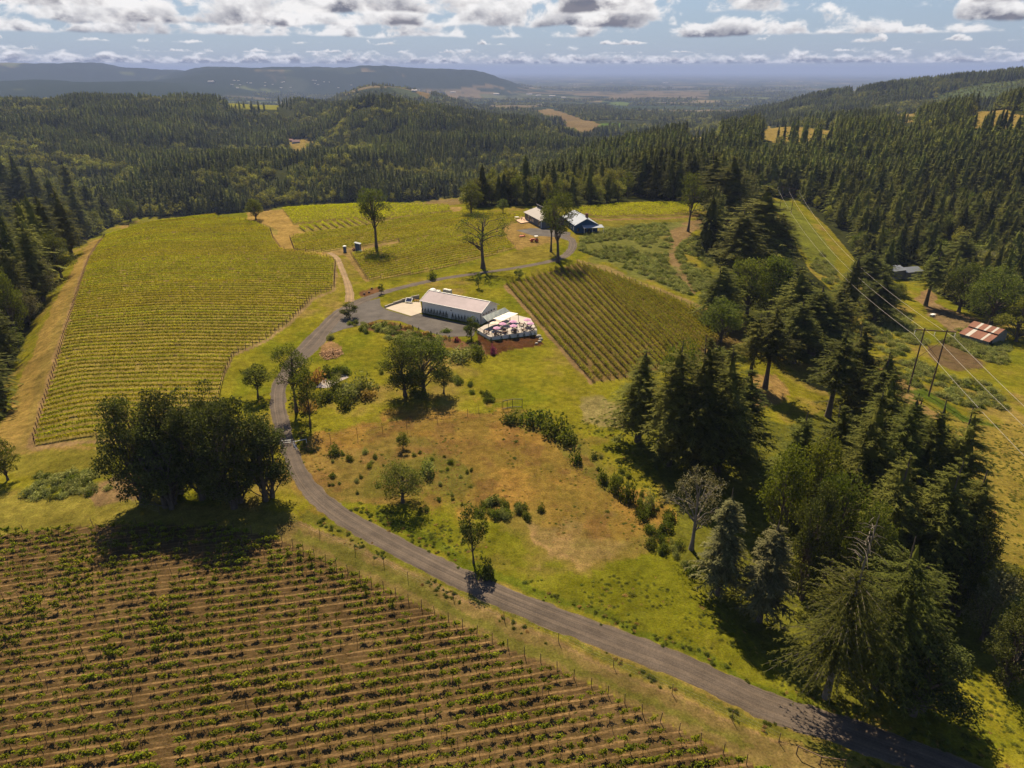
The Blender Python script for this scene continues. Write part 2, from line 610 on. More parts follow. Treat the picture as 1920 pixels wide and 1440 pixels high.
def link(name, data, parent=None, loc=None, rz=0.0):
    o = bpy.data.objects.new(name, data)
    COL.objects.link(o)
    if parent is not None:
        o.parent = parent
    if loc is not None:
        o.location = loc
    if rz:
        o.rotation_euler = (0, 0, rz)
    return o


def tag(o, label=None, cat=None, group=None, kind=None):
    if label:
        o['label'] = label
    if cat:
        o['category'] = cat
    if group:
        o['group'] = group
    if kind:
        o['kind'] = kind
    return o


def thing(name, label, cat, loc=(0, 0, 0), rz=0.0, group=None):
    o = link(name, None, None, loc, rz)
    o.empty_display_size = 0.5
    return tag(o, label, cat, group)


def part(name, mb, mats, parent, smooth=False):
    return link(name, mb.mesh(name, mats, smooth) if isinstance(mb, MB) else mb, parent)


def copy_tree(o, parent=None):
    c = o.copy()
    COL.objects.link(c)
    if parent is not None:
        c.parent = parent
    for ch in list(o.children):
        copy_tree(ch, c)
    return c


# ---------------------------------------------------------------- ground areas (pixels of the photograph, laid on the terrain)
def W(pts):
    return atp(pts)


FIELD_A = W([(-420, 1010), (-60, 1006), (0, 1003), (120, 990), (220, 985), (400, 985), (520, 1010), (600, 1047), (663, 1077),
             (780, 1133), (900, 1190), (1007, 1237), (1120, 1290), (1273, 1370), (1420, 1440), (1560, 1510), (1700, 1600), (-420, 1600)])
FIELD_B = W([(65, 833), (82, 770), (115, 660), (145, 560), (170, 485), (197, 447), (243, 420), (330, 411), (410, 409), (478, 417), (505, 431), (510, 447), (525, 468), (600, 479),
             (627, 492), (624, 540), (583, 557), (547, 597), (500, 633), (437, 663), (420, 697), (411, 730), (404, 770), (396, 822), (250, 829)])
FIELD_B2 = W([(243, 421), (330, 411), (410, 409), (490, 418), (520, 431), (522, 440), (400, 433)])
FIELD_D1 = W([(545, 446), (554, 470), (610, 472), (650, 466), (700, 458), (748, 450), (752, 458), (700, 468), (660, 478), (692, 526),
              (745, 519), (800, 510), (900, 485), (965, 466), (940, 440), (945, 425), (985, 408), (880, 398), (775, 407), (690, 425), (575, 438)])
FIELD_D2 = W([(530, 394), (551, 422), (662, 411), (740, 411), (800, 403), (845, 397), (842, 387), (725, 384), (610, 386)])
FIELD_D3 = W([(556, 427), (565, 435), (650, 428), (690, 421), (745, 412), (662, 412)])
FIELD_C = W([(948, 532), (1020, 512), (1085, 492), (1130, 505), (1220, 545), (1310, 580), (1390, 607), (1395, 640), (1300, 680), (1180, 708), (1112, 717), (1050, 640)])
FIELD_E = W([(1080, 401), (1130, 408), (1250, 405), (1335, 398), (1340, 390), (1290, 382), (1150, 385), (1085, 392)])

OPEN_LAND = [W(p) for p in [
    [(-420, 1600), (-420, 880), (-60, 850), (-25, 800), (5, 720), (46, 640), (98, 535), (140, 465), (216, 420), (250, 408), (410, 402), (497, 394),
     (530, 386), (620, 379), (870, 369), (885, 390), (985, 386), (1080, 386), (1180, 379), (1290, 377), (1350, 382), (1365, 402), (1330, 430),
     (1320, 470), (1310, 520), (1340, 560), (1400, 605), (1400, 650), (1430, 660), (1540, 690), (1560, 760), (1480, 800), (1400, 770), (1330, 760), (1180, 730), (1170, 800), (1230, 880), (1270, 960),
     (1260, 1040), (1320, 1110), (1400, 1190), (1480, 1290), (1560, 1340), (1640, 1340), (1720, 1250), (1830, 1240), (1930, 1330), (2000, 1600)],
    [(1440, 370), (1490, 370), (1555, 428), (1630, 515), (1660, 548), (1648, 500), (1730, 498), (1745, 545), (1800, 575), (1850, 600), (1900, 570), (1960, 590), (2200, 700), (2200, 1060), (1900, 1090),
     (1830, 990), (1780, 800), (1700, 770), (1650, 720), (1600, 660), (1590, 570), (1520, 510), (1450, 395)],
]]
YELLOW_HILL = W([(405, 186), (450, 179), (500, 180), (534, 184), (550, 191), (520, 205), (430, 203)])
GLADES = [W(p) for p in [
    [(1440, 236), (1500, 238), (1570, 245), (1540, 264), (1450, 268), (1425, 252)],
    [(1672, 213), (1722, 213), (1722, 232), (1672, 232)],
    [(1825, 210), (1900, 213), (1935, 222), (1930, 240), (1830, 240)],
    [(536, 262), (575, 258), (590, 268), (575, 284), (556, 296), (544, 282)],
    [(1290, 258), (1345, 255), (1350, 285), (1280, 292)],
]]
PLAIN = [(W(p), c) for p, c in [
    ([(835, 172), (1000, 168), (1250, 170), (1330, 171), (1330, 185), (1180, 187), (900, 188), (835, 182)], (0.20, 0.145, 0.085)),
    ([(900, 177), (1010, 175), (1120, 180), (1040, 187), (910, 186)], (0.13, 0.13, 0.06)),
    ([(1000, 207), (1030, 203), (1062, 213), (1092, 225), (1135, 238), (1140, 250), (1085, 253), (1060, 235), (1010, 215)], (0.24, 0.16, 0.075)),
    ([(1125, 232), (1175, 232), (1172, 243), (1120, 243)], (0.13, 0.20, 0.025)),
    ([(1130, 190), (1180, 191), (1178, 198), (1125, 196)], (0.13, 0.17, 0.04)),
    ([(778, 172), (800, 167), (850, 178), (862, 184), (800, 185)], (0.23, 0.15, 0.06)),
]]
CLEARCUTS = [W(p) for p in [
    [(1545, 178), (1640, 161), (1700, 152), (1692, 160), (1600, 182)],
    [(1715, 192), (1800, 165), (1925, 148), (1925, 186), (1800, 196)],
]]
# soft-edged kinds of ground: polygon, colour, edge wobble in metres
GROUND_AREAS = [
    # default lawn first, the later ones lie over the earlier ones
    ([(-420, 860), (0, 800), (30, 720), (70, 640), (120, 535), (160, 465), (228, 422), (262, 412), (240, 430), (205, 448), (172, 490), (118, 660), (84, 770), (66, 836), (200, 836), (200, 850), (-60, 850)], (0.26, 0.165, 0.050), 1.5),
    ([(30, 850), (72, 700), (118, 575), (160, 490), (190, 455), (200, 452), (150, 545), (105, 665), (75, 780), (60, 845)], (0.225, 0.152, 0.045), 1.2),
    ([(-60, 848), (210, 838), (215, 880), (205, 900), (-60, 880)], (0.165, 0.135, 0.022), 2.0),
    ([(-60, 925), (60, 930), (210, 935), (560, 960), (560, 985), (520, 1010), (400, 985), (220, 985), (0, 1003), (-420, 1010), (-420, 930)], (0.19, 0.150, 0.030), 1.5),
    ([(150, 925), (260, 880), (270, 935), (190, 950)], (0.19, 0.115, 0.06), 1.0),
    ([(560, 862), (600, 812), (680, 792), (860, 778), (930, 772), (1060, 800), (1110, 870), (1175, 915), (1240, 960), (1262, 1010), (1200, 1035), (1080, 1050), (960, 990), (800, 965), (640, 930), (590, 905)], (0.250, 0.134, 0.036), 3.0),
    ([(575, 890), (620, 850), (760, 830), (870, 870), (880, 930), (800, 960), (700, 950), (620, 925)], (0.195, 0.125, 0.036), 4.0),
    ([(700, 880), (790, 850), (860, 870), (900, 910), (860, 960), (780, 950), (710, 920)], (0.120, 0.100, 0.020), 3.0),
    ([(560, 985), (640, 935), (800, 975), (960, 1000), (1080, 1062), (1200, 1050), (1262, 1040), (1330, 1110), (1420, 1190), (1500, 1290), (1560, 1340), (1300, 1235), (1000, 1110), (850, 1045), (700, 975)], (0.135, 0.128, 0.010), 2.5),
    ([(700, 958), (850, 1030), (1000, 1096), (1300, 1222), (1560, 1330), (1560, 1340), (1300, 1236), (1000, 1112), (850, 1048), (700, 978)], (0.095, 0.105, 0.010), 1.4),
    ([(920, 960), (1000, 985), (1100, 1000), (1250, 1000), (1262, 1010), (1190, 1048), (1060, 1065), (1000, 1040), (930, 1000)], (0.17, 0.12, 0.03), 2.5),
    ([(985, 990), (1080, 985), (1190, 1010), (1130, 1030), (1040, 1045), (1000, 1020)], (0.27, 0.165, 0.075), 2.5),
    ([(1080, 760), (1180, 745), (1200, 800), (1120, 800)], (0.21, 0.16, 0.07), 2.5),
    ([(975, 778), (1060, 800), (1120, 860), (1170, 900), (1160, 930), (1080, 870), (1000, 810)], (0.13, 0.11, 0.022), 2.5),
    # strip between the young vines and the road
    ([(520, 985), (560, 975), (640, 1010), (760, 1070), (900, 1140), (1060, 1210), (1200, 1280), (1400, 1370), (1600, 1450), (1800, 1560), (1640, 1560), (1420, 1440), (1273, 1370), (1120, 1290), (900, 1190), (663, 1077), (520, 1010)], (0.165, 0.112, 0.042), 1.0),
    ([(560, 968), (640, 1004), (760, 1062), (900, 1130), (1060, 1200), (1200, 1268), (1400, 1356), (1600, 1436), (1620, 1425), (1400, 1340), (1200, 1252), (1000, 1165), (850, 1100), (700, 1025), (580, 955)], (0.125, 0.112, 0.020), 0.7),
    ([(560, 975), (700, 1040), (900, 1135), (1200, 1275), (1500, 1405), (1510, 1412), (1200, 1283), (900, 1143), (700, 1048), (560, 982)], (0.215, 0.135, 0.062), 0.5),
    ([(560, 990), (700, 1062), (900, 1163), (1100, 1262), (1300, 1352), (1420, 1405), (1400, 1412), (1280, 1360), (1080, 1268), (880, 1172), (690, 1078), (560, 1006)], (0.120, 0.105, 0.022), 2.2),
    # field B surroundings
    ([(405, 740), (440, 668), (503, 640), (550, 603), (590, 562), (630, 545), (632, 495), (626, 488), (622, 545), (580, 560), (545, 600), (498, 636), (434, 666), (417, 700), (400, 745)], (0.23, 0.150, 0.075), 0.6),
    ([(52, 838), (70, 770), (103, 660), (135, 560), (160, 485), (190, 447), (200, 445), (174, 487), (150, 560), (120, 660), (88, 770), (70, 834), (400, 826), (400, 832), (60, 846)], (0.25, 0.155, 0.075), 0.5),
    # tan tracks between the blocks
    ([(478, 396), (540, 391), (564, 424), (577, 438), (556, 447), (564, 471), (612, 473), (606, 481), (560, 474), (518, 468), (498, 447), (488, 431), (464, 415)], (0.30, 0.185, 0.062), 0.5),
    ([(605, 474), (655, 465), (700, 458), (748, 451), (752, 458), (705, 467), (662, 477), (625, 480)], (0.26, 0.165, 0.07), 0.5),
    ([(648, 478), (660, 478), (692, 527), (684, 529)], (0.24, 0.15, 0.06), 0.5),
    ([(720, 385), (800, 375), (870, 372), (868, 382), (840, 386)], (0.19, 0.125, 0.055), 1.0),
    ([(843, 388), (866, 388), (862, 396), (850, 398)], (0.25, 0.16, 0.06), 1.0),
    ([(940, 426), (990, 410), (1040, 425), (1050, 455), (1000, 462), (965, 470), (950, 445)], (0.25, 0.155, 0.055), 2.0),
    ([(966, 470), (1030, 455), (1050, 480), (960, 500), (900, 506), (905, 490)], (0.19, 0.145, 0.026), 2.0),
    ([(1086, 410), (1335, 401), (1350, 405), (1300, 420), (1250, 424), (1130, 428)], (0.165, 0.135, 0.022), 1.5),
    ([(1080, 404), (1130, 411), (1250, 408), (1335, 401), (1336, 405), (1250, 411), (1130, 414), (1080, 407)], (0.22, 0.13, 0.06), 0.6),
    # field C edges and mulch beds
    ([(943, 535), (950, 530), (1114, 716), (1108, 722)], (0.22, 0.135, 0.07), 0.6),
    ([(1085, 487), (1135, 497), (1230, 540), (1320, 575), (1400, 605), (1395, 609), (1310, 582), (1220, 547), (1130, 507), (1085, 493)], (0.23, 0.155, 0.065), 1.0),
    ([(893, 625), (919, 640), (1008, 628), (1019, 645), (1005, 650), (960, 656), (925, 668), (905, 660)], (0.080, 0.030, 0.017), 0.8),
    ([(690, 605), (720, 602), (800, 625), (880, 642), (905, 640), (915, 668), (860, 655), (790, 645), (720, 625), (680, 618)], (0.16, 0.078, 0.046), 0.8),
    ([(672, 548), (708, 538), (716, 548), (690, 558), (676, 556)], (0.155, 0.070, 0.038), 0.7),
    ([(636, 604), (660, 592), (674, 596), (668, 606), (640, 610)], (0.10, 0.045, 0.03), 0.6),
    ([(600, 648), (622, 638), (642, 650), (636, 668), (612, 672)], (0.26, 0.145, 0.075), 0.8),
    # right hand side
    ([(1390, 722), (1405, 705), (1450, 700), (1480, 738), (1450, 760), (1400, 765)], (0.26, 0.155, 0.060), 1.5),
    ([(1770, 790), (1930, 790), (1930, 1100), (1860, 1060), (1800, 900)], (0.22, 0.155, 0.035), 3.0),
    ([(1650, 690), (1690, 700), (1720, 740), (1770, 790), (1740, 790), (1680, 740)], (0.24, 0.15, 0.06), 2.0),
    ([(1738, 650), (1775, 645), (1830, 668), (1845, 690), (1790, 695), (1745, 675)], (0.125, 0.078, 0.045), 1.2),
    ([(1735, 560), (1790, 585), (1850, 605), (1830, 615), (1790, 625), (1740, 590)], (0.21, 0.135, 0.075), 1.5),
    ([(1712, 560), (1740, 540), (1760, 560), (1740, 575)], (0.21, 0.125, 0.065), 1.2),
    ([(1690, 730), (1760, 760), (1800, 790), (1880, 800), (1800, 775), (1740, 730)], (0.07, 0.098, 0.012), 1.5),
    ([(1250, 425), (1340, 405), (1345, 412), (1300, 435), (1270, 462), (1285, 510), (1310, 545), (1300, 552), (1262, 510), (1252, 465)], (0.20, 0.125, 0.065), 0.8),
    ([(1140, 425), (1290, 415), (1250, 440), (1245, 490), (1290, 560), (1260, 545), (1130, 490), (1085, 470), (1090, 440)], (0.125, 0.125, 0.035), 2.5),
    ([(1450, 378), (1480, 376), (1530, 430), (1570, 480), (1560, 520), (1530, 500), (1470, 430)], (0.140, 0.142, 0.022), 1.5),
]
GROUND_AREAS = [(W(p), c, w) for p, c, w in GROUND_AREAS]


def in_any(x, y, polys):
    r = np.zeros(np.shape(x), bool)
    for p in polys:
        r |= pip(x, y, p)
    return r


def ground_colours(x, y):
    n = len(x)
    r = np.hypot(x, y)
    col = np.empty((n, 3))
    col[:] = (0.180, 0.152, 0.014)
    nb = fbm(x / 22, y / 22, 40, 3)
    ns = fbm(x / 5, y / 5, 44, 3)
    green = np.array((0.130, 0.128, 0.010))
    dry = np.array((0.225, 0.155, 0.042))
    t = sstep(0.52, 0.72, nb * 0.6 + ns * 0.4)[:, None]
    col = col * (1 - t) + dry * t
    t = sstep(0.50, 0.30, nb * 0.6 + ns * 0.4)[:, None]
    col = col * (1 - t) + green * t
    wx = (fbm(x / 7 + 50, y / 7, 21, 3) - 0.5) * 2
    wy = (fbm(x / 7, y / 7 + 90, 23, 3) - 0.5) * 2
    for poly, c, wob in GROUND_AREAS:
        # two tests with different wobble soften the border
        for k, q in (((1.0, 0.45), (2.0, 0.45), (3.6, 0.40), (5.5, 0.35)) if wob >= 2.5 else ((1.0, 0.9), (2.3, 0.5))):
            ins = pip(x + wx * wob * k, y + wy * wob * k, poly)
            tex = 0.80 + 0.4 * ns[ins][:, None]
            col[ins] = col[ins] * (1 - q) + np.array(c) * tex * q
    for poly in (FIELD_B, FIELD_B2, FIELD_D1, FIELD_D2, FIELD_D3, FIELD_E):
        ins = pip(x, y, poly)
        col[ins] = np.array((0.215, 0.158, 0.044)) * (0.8 + 0.4 * ns[ins][:, None])
    ins = pip(x, y, FIELD_C)
    col[ins] = np.array((0.150, 0.098, 0.036)) * (0.75 + 0.5 * ns[ins][:, None])
    soil = pip(x + wx * 0.5, y + wy * 0.5, FIELD_A)
    t = sstep(0.45, 0.7, nb)[soil][:, None]
    col[soil] = (np.array((0.090, 0.055, 0.025)) * (1 - t) + np.array((0.126, 0.079, 0.036)) * t) * (0.8 + 0.4 * ns[soil][:, None])
    # woods: dark litter under the trees
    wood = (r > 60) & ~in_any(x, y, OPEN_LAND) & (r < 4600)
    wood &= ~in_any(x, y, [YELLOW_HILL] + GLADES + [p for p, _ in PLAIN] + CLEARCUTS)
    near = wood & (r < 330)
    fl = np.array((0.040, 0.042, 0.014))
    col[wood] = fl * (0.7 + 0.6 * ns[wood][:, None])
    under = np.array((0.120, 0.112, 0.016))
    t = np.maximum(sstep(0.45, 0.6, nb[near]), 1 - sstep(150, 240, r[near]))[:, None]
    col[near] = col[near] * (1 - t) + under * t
    ins = pip(x, y, YELLOW_HILL)
    col[ins] = (0.20, 0.185, 0.030)
    p, c, wob = GROUND_AREAS[5]
    ins = pip(x + wx * 4, y + wy * 4, p)
    t = sstep(0.44, 0.60, fbm(x[ins] / 8, y[ins] / 8, 49, 4))[:, None] * 0.42
    col[ins] = col[ins] * (1 - t) + np.array((0.118, 0.098, 0.022)) * t
    t = sstep(0.56, 0.70, fbm(x[ins] / 5, y[ins] / 5, 52, 4))[:, None] * 0.6
    col[ins] = col[ins] * (1 - t) + np.array((0.150, 0.075, 0.030)) * t
    mead = (r < 330) & ~soil
    mt = (0.22 * sstep(0.55, 0.75, fbm(x[mead] / 3.2, y[mead] / 3.2, 47, 4)))[:, None]
    col[mead] = col[mead] * (1 - mt) + np.array((0.075, 0.078, 0.014)) * mt
    for p in GLADES:
        ins = pip(x + wx * 3, y + wy * 3, p)
        col[ins] = np.array((0.24, 0.165, 0.050)) * (0.8 + 0.4 * ns[ins][:, None])
    for p in CLEARCUTS:
        ins = pip(x + wx * 15, y + wy * 15, p)
        col[ins] = np.array((0.075, 0.090, 0.030)) * (0.6 + 0.8 * fbm(x[ins] / 60, y[ins] / 60, 61, 3)[:, None])
    # the wide valley floor: a patchwork of woods, stubble, crops and towns
    far = r > 2900
    xf, yf = x[far], y[far]
    ca, sa = math.cos(0.3), math.sin(0.3)
    u = (xf * ca + yf * sa) + (fbm(xf / 600, yf / 600, 70, 3) - 0.5) * 350
    v = (-xf * sa + yf * ca) + (fbm(xf / 600, yf / 600, 74, 3) - 0.5) * 350
    kx, ky = np.floor(u / 430), np.floor(v / 300)
    h = hash2(kx, ky, 5)
    h2 = hash2(kx, ky, 8)
    pal = np.array([(0.030, 0.040, 0.018), (0.040, 0.050, 0.022), (0.190, 0.140, 0.075), (0.115, 0.125, 0.045), (0.150, 0.120, 0.075), (0.060, 0.070, 0.035)])
    idx = np.select([h < 0.36, h < 0.52, h < 0.66, h < 0.78, h < 0.88], [0, 1, 2, 3, 4], 5)
    cf = pal[idx] * (0.8 + 0.4 * h2[:, None])
    wl = sstep(0.50, 0.56, fbm(xf / 420, yf / 420, 80, 4))[:, None]       # woods cut across the fields
    zf = zbase(xf, yf)
    hill = sstep(-120, -90, zf)[:, None]
    wl = np.maximum(wl, hill * sstep(0.34, 0.42, fbm(xf / 500, yf / 500, 84, 4))[:, None])
    cf = cf * (1 - wl) + np.array((0.022, 0.032, 0.014)) * wl
    a = sstep(2900, 3500, r[far])[:, None]
    col[far] = col[far] * (1 - a) + cf * a
    for p, c in PLAIN:
        ins = pip(x + wx * 12, y + wy * 12, p)
        col[ins] = 0.8 * np.array(c) * (0.75 + 0.5 * fbm(x[ins] / 90, y[ins] / 90, 91, 3)[:, None])
        t = (sstep(0.55, 0.60, fbm(x[ins] / 260, y[ins] / 260, 88, 4)) * (r[ins] > 4500))[:, None]
        col[ins] = col[ins] * (1 - t) + np.array((0.026, 0.036, 0.016)) * t
    return col * 0.66, soil.astype(np.float32)


ROW_A_DIR = None


def make_ground():
    ang = np.concatenate([np.linspace(-180, -58, 40, endpoint=False), np.linspace(-58, -47, 40, endpoint=False),
                          np.linspace(-47, 47, 980, endpoint=False), np.linspace(47, 58, 40, endpoint=False), np.linspace(58, 180, 40, endpoint=False)])
    ang = np.radians(ang)
    rad = np.concatenate([np.linspace(1, 60, 16, endpoint=False), np.exp(np.linspace(math.log(60), math.log(620), 460, endpoint=False)),
                          np.exp(np.linspace(math.log(620), math.log(3200), 200, endpoint=False)), np.exp(np.linspace(math.log(3200), math.log(90000), 200))])
    na, nr = len(ang), len(rad)
    x = (rad[:, None] * np.sin(ang)[None]).ravel()
    y = (rad[:, None] * np.cos(ang)[None] - 50).ravel()
    z = ground_z(x, y)
    i = np.arange(nr - 1)[:, None] * na
    j = np.arange(na)[None]
    j2 = (j + 1) % na
    q = np.stack([i + j, i + na + j, i + na + j2, i + j2], -1).reshape(-1, 4)
    q = q[:, ::-1]
    me = np_mesh('ground', np.stack([x, y, z], 1), q, MATS['ground'], smooth=True)
    col, soil = ground_colours(x, y)
    ca = me.color_attributes.new('soil_tint', 'FLOAT_COLOR', 'POINT')
    ca.data.foreach_set('color', np.concatenate([col, np.ones((len(x), 1))], 1).astype(np.float32).ravel())
    sa = me.attributes.new('tilled', 'FLOAT', 'POINT')
    sa.data.foreach_set('value', soil)
    o = link('ground', me)
    tag(o, 'rolling ground of lawn, dry meadow, tilled soil and forest floor', 'ground', kind='structure')


def ground_material(row_dir, row_off, row_gap):
    m, g, out = new_mat('ground')
    pos = g.add('ShaderNodeNewGeometry').outputs['Position']
    at_ = g.add('ShaderNodeAttribute', attribute_name='soil_tint')
    til = g.add('ShaderNodeAttribute', attribute_name='tilled').outputs['Fac']
    base = at_.outputs['Color']
    n1 = g.noise(pos, 0.09, 5.0, 0.6)
    n2 = g.noise(pos, 0.55, 5.0, 0.65)
    n3 = g.noise(pos, 3.2, 4.0, 0.7)
    f = g.m('MULTIPLY', g.mapr(n1, 0.3, 0.7, 0.80, 1.22), g.m('MULTIPLY', g.mapr(n2, 0.28, 0.72, 0.62, 1.38), g.mapr(n3, 0.25, 0.75, 0.50, 1.48)))
    c = g.vm('SCALE', base, f)
    # greener and drier blades side by side
    hue = g.mapr(g.noise(g.vm('ADD', pos, (31, 7, 0)), 1.1, 5.0, 0.7), 0.35, 0.68)
    c = g.mix(g.m('MULTIPLY', hue, 0.45), c, g.vm('MULTIPLY', c, (0.72, 0.92, 0.55)))
    # straw left along each young vine row, wheel-combed soil between
    nx, ny = -row_dir[1], row_dir[0]
    d = g.vm('DOT_PRODUCT', pos, (nx, ny, 0))
    wob = g.m('MULTIPLY', g.m('SUBTRACT', g.noise(pos, 0.25, 3.0), 0.5), 0.5)
    ph = g.m('FRACT', g.m('DIVIDE', g.m('ADD', g.m('SUBTRACT', d, row_off), wob), row_gap))
    edge = g.m('ABSOLUTE', g.m('SUBTRACT', ph, 0.5))                 # 0.5 on the row, 0 between rows
    along = g.vm('DOT_PRODUCT', pos, (row_dir[0], row_dir[1], 0))
    streak = g.noise(g.xyz(g.m('MULTIPLY', along, 0.35), g.m('MULTIPLY', d, 5.0), 0.0), 1.0, 4.0, 0.7)
    stm = g.m('MULTIPLY', g.mapr(edge, 0.385, 0.43, 0, 0.95, True), g.mapr(streak, 0.33, 0.55))
    mid = g.m('MULTIPLY', g.mapr(edge, 0.12, 0.05, 0, 0.40, True), g.mapr(streak, 0.42, 0.60))
    stm = g.m('MULTIPLY', g.m('MAXIMUM', stm, mid), til)
    c = g.mix(stm, c, g.vm('SCALE', (0.148, 0.092, 0.041), f))
    comb = g.mapr(streak, 0.3, 0.7, 0.80, 1.2)
    c = g.mix(til, c, g.vm('SCALE', c, comb))
    p = g.add('ShaderNodeBsdfPrincipled')
    g.l.new(c, p.inputs['Base Color'])
    p.inputs['Roughness'].default_value = 0.95
    p.inputs['Specular IOR Level'].default_value = 0.0
    b = g.add('ShaderNodeBump')
    b.inputs['Strength'].default_value = 0.55
    b.inputs['Distance'].default_value = 0.30
    g.l.new(g.m('ADD', n2, g.m('MULTIPLY', n3, 0.45)), b.inputs['Height'])
    g.l.new(b.outputs[0], p.inputs['Normal'])
    g.l.new(p.outputs[0], out.inputs['Surface'])


# row direction of the young vines in the foreground
_a, _b = np.array(at(0, 1237)[:2]), np.array(at(633, 1147)[:2])
ROW_A_DIR = (_b - _a) / np.linalg.norm(_b - _a)
ROW_A_GAP = 1.75
ROW_A_N = np.array((-ROW_A_DIR[1], ROW_A_DIR[0]))
ROW_A_OFF = float(_a @ ROW_A_N)
ground_material(ROW_A_DIR, ROW_A_OFF, ROW_A_GAP)
make_ground()


# ---------------------------------------------------------------- roads, yards, pond
def gravel_mat(name, col, tracks=0.0):
    m, g, out = new_mat(name)
    pos = g.add('ShaderNodeNewGeometry').outputs['Position']
    ac = g.add('ShaderNodeAttribute', attribute_name='across').outputs['Fac']
    al = g.add('ShaderNodeAttribute', attribute_name='along').outputs['Fac']
    n1 = g.noise(pos, 0.22, 5.0, 0.65)
    n2 = g.noise(pos, 5.0, 4.0, 0.75)
    f = g.m('MULTIPLY', g.mapr(n1, 0.3, 0.7, 0.70, 1.28), g.mapr(n2, 0.25, 0.75, 0.62, 1.38))
    if tracks:
        st = g.noise(g.xyz(g.m('MULTIPLY', ac, 9.0), g.m('MULTIPLY', al, 0.02), 0.0), 1.0, 4.0, 0.65)
        f = g.m('MULTIPLY', f, g.mapr(st, 0.3, 0.7, 1 - tracks, 1 + tracks))
        ed = g.mapr(g.m('ABSOLUTE', ac), 0.72, 1.0, 0.0, 1.0, True)
        pale = g.mapr(g.m('ABSOLUTE', g.m('SUBTRACT', g.m('ABSOLUTE', ac), 0.34)), 0.04, 0.20, 1.0, 0.0, True)
        c = g.vm('SCALE', col, f)
        c = g.mix(g.m('MULTIPLY', pale, 0.40), c, g.vm('SCALE', (col[0] * 1.55, col[1] * 1.5, col[2] * 1.4), f))
        e2 = g.m('MULTIPLY', ed, g.mapr(g.noise(pos, 0.9, 4.0, 0.7), 0.35, 0.6))
        c = g.mix(e2, c, g.vm('SCALE', (0.13, 0.095, 0.056), f))
    else:
        c = g.vm('SCALE', col, f)
    p = g.add('ShaderNodeBsdfPrincipled')
    g.l.new(c, p.inputs['Base Color'])
    p.inputs['Roughness'].default_value = 0.95
    p.inputs['Specular IOR Level'].default_value = 0.15
    b = g.add('ShaderNodeBump')
    b.inputs['Strength'].default_value = 0.4
    b.inputs['Distance'].default_value = 0.06
    g.l.new(n2, b.inputs['Height'])
    g.l.new(b.outputs[0], p.inputs['Normal'])
    g.l.new(p.outputs[0], out.inputs['Surface'])


gravel_mat('gravel', (0.074, 0.057, 0.045), 0.36)
gravel_mat('yard_gravel', (0.075, 0.064, 0.057))
gravel_mat('track_dirt', (0.18, 0.12, 0.063), 0.25)
plain_mat('pad_concrete', (0.34, 0.28, 0.22), 0.9, 0.12, 0.35)


def strip(name, pix, width, mat, label, lift=0.05, rough_edge=0.35):
    P = spline(atp([p[:2] for p in pix]), 14)
    wd = np.interp(np.linspace(0, 1, len(P)), np.linspace(0, 1, len(pix)), [p[2] if len(p) > 2 else width for p in pix])
    t = np.gradient(P, axis=0)
    t /= np.linalg.norm(t, axis=1)[:, None]
    nrm = np.stack([-t[:, 1], t[:, 0]], 1)
    s = np.concatenate([[0], np.cumsum(np.linalg.norm(np.diff(P, axis=0), axis=1))])
    ac = np.linspace(-1, 1, 11)
    V, A, L = [], [], []
    for k in ac:
        w = wd / 2 * k
        if abs(k) == 1:
            w = w + np.sign(k) * (fbm(s / 1.6, s * 0 + k * 9, 31, 3) - 0.5) * 2 * rough_edge
        q = P + nrm * w[:, None]
        z = ground_z(q[:, 0], q[:, 1]) + lift - 0.10 * (abs(k) == 1)
        V.append(np.column_stack([q, z]))
        A.append(np.full(len(P), k))
        L.append(s)
    V = np.stack(V, 1)
    n, m_ = V.shape[:2]
    i = np.arange(n - 1)[:, None] * m_ + np.arange(m_ - 1)[None]
    q = np.stack([i, i + 1, i + m_ + 1, i + m_], -1).reshape(-1, 4)[:, ::-1]
    me = np_mesh(name, V.reshape(-1, 3), q, mat, smooth=True)
    for nm, arr in (('across', A), ('along', L)):
        a_ = me.attributes.new(nm, 'FLOAT', 'POINT')
        a_.data.foreach_set('value', np.stack(arr, 1).ravel().astype(np.float32))
    # make sure the faces look up
    if me.polygons[0].normal.z < 0:
        me.flip_normals()
    return tag(link(name, me), label, name.replace('_', ' '), kind='structure')


def sheet(name, pix, mat, label, lift=0.045, step=1.5, flat=None, cat=None):
    from mathutils.geometry import delaunay_2d_cdt
    from mathutils import Vector
    poly = atp(pix) if not isinstance(pix, np.ndarray) else pix
    bd = []
    for a, b in zip(poly, np.roll(poly, -1, 0)):
        k = max(1, int(np.linalg.norm(b - a) / step))
        for t in range(k):
            bd.append(a + (b - a) * t / k)
    bd = np.array(bd)
    gx, gy = np.meshgrid(np.arange(poly[:, 0].min(), poly[:, 0].max(), step), np.arange(poly[:, 1].min(), poly[:, 1].max(), step))
    ins = pip(gx.ravel(), gy.ravel(), poly)
    allp = np.vstack([bd, np.column_stack([gx.ravel()[ins], gy.ravel()[ins]])])
    vs, es, fs, *_ = delaunay_2d_cdt([Vector(p) for p in allp], [], [list(range(len(bd)))], 1, 1e-4)
    vv = np.array([(v.x, v.y) for v in vs])
    zz = (ground_z(vv[:, 0], vv[:, 1]) + lift) if flat is None else np.full(len(vv), flat)
    me = bpy.data.meshes.new(name)
    me.from_pydata(np.column_stack([vv, zz]).tolist(), [], [list(f) for f in fs])
    me.materials.append(MATS[mat])
    me.update()
    if len(me.polygons) and me.polygons[0].normal.z < 0:
        me.flip_normals()
    return tag(link(name, me), label, cat or name.replace('_', ' '), kind='structure')


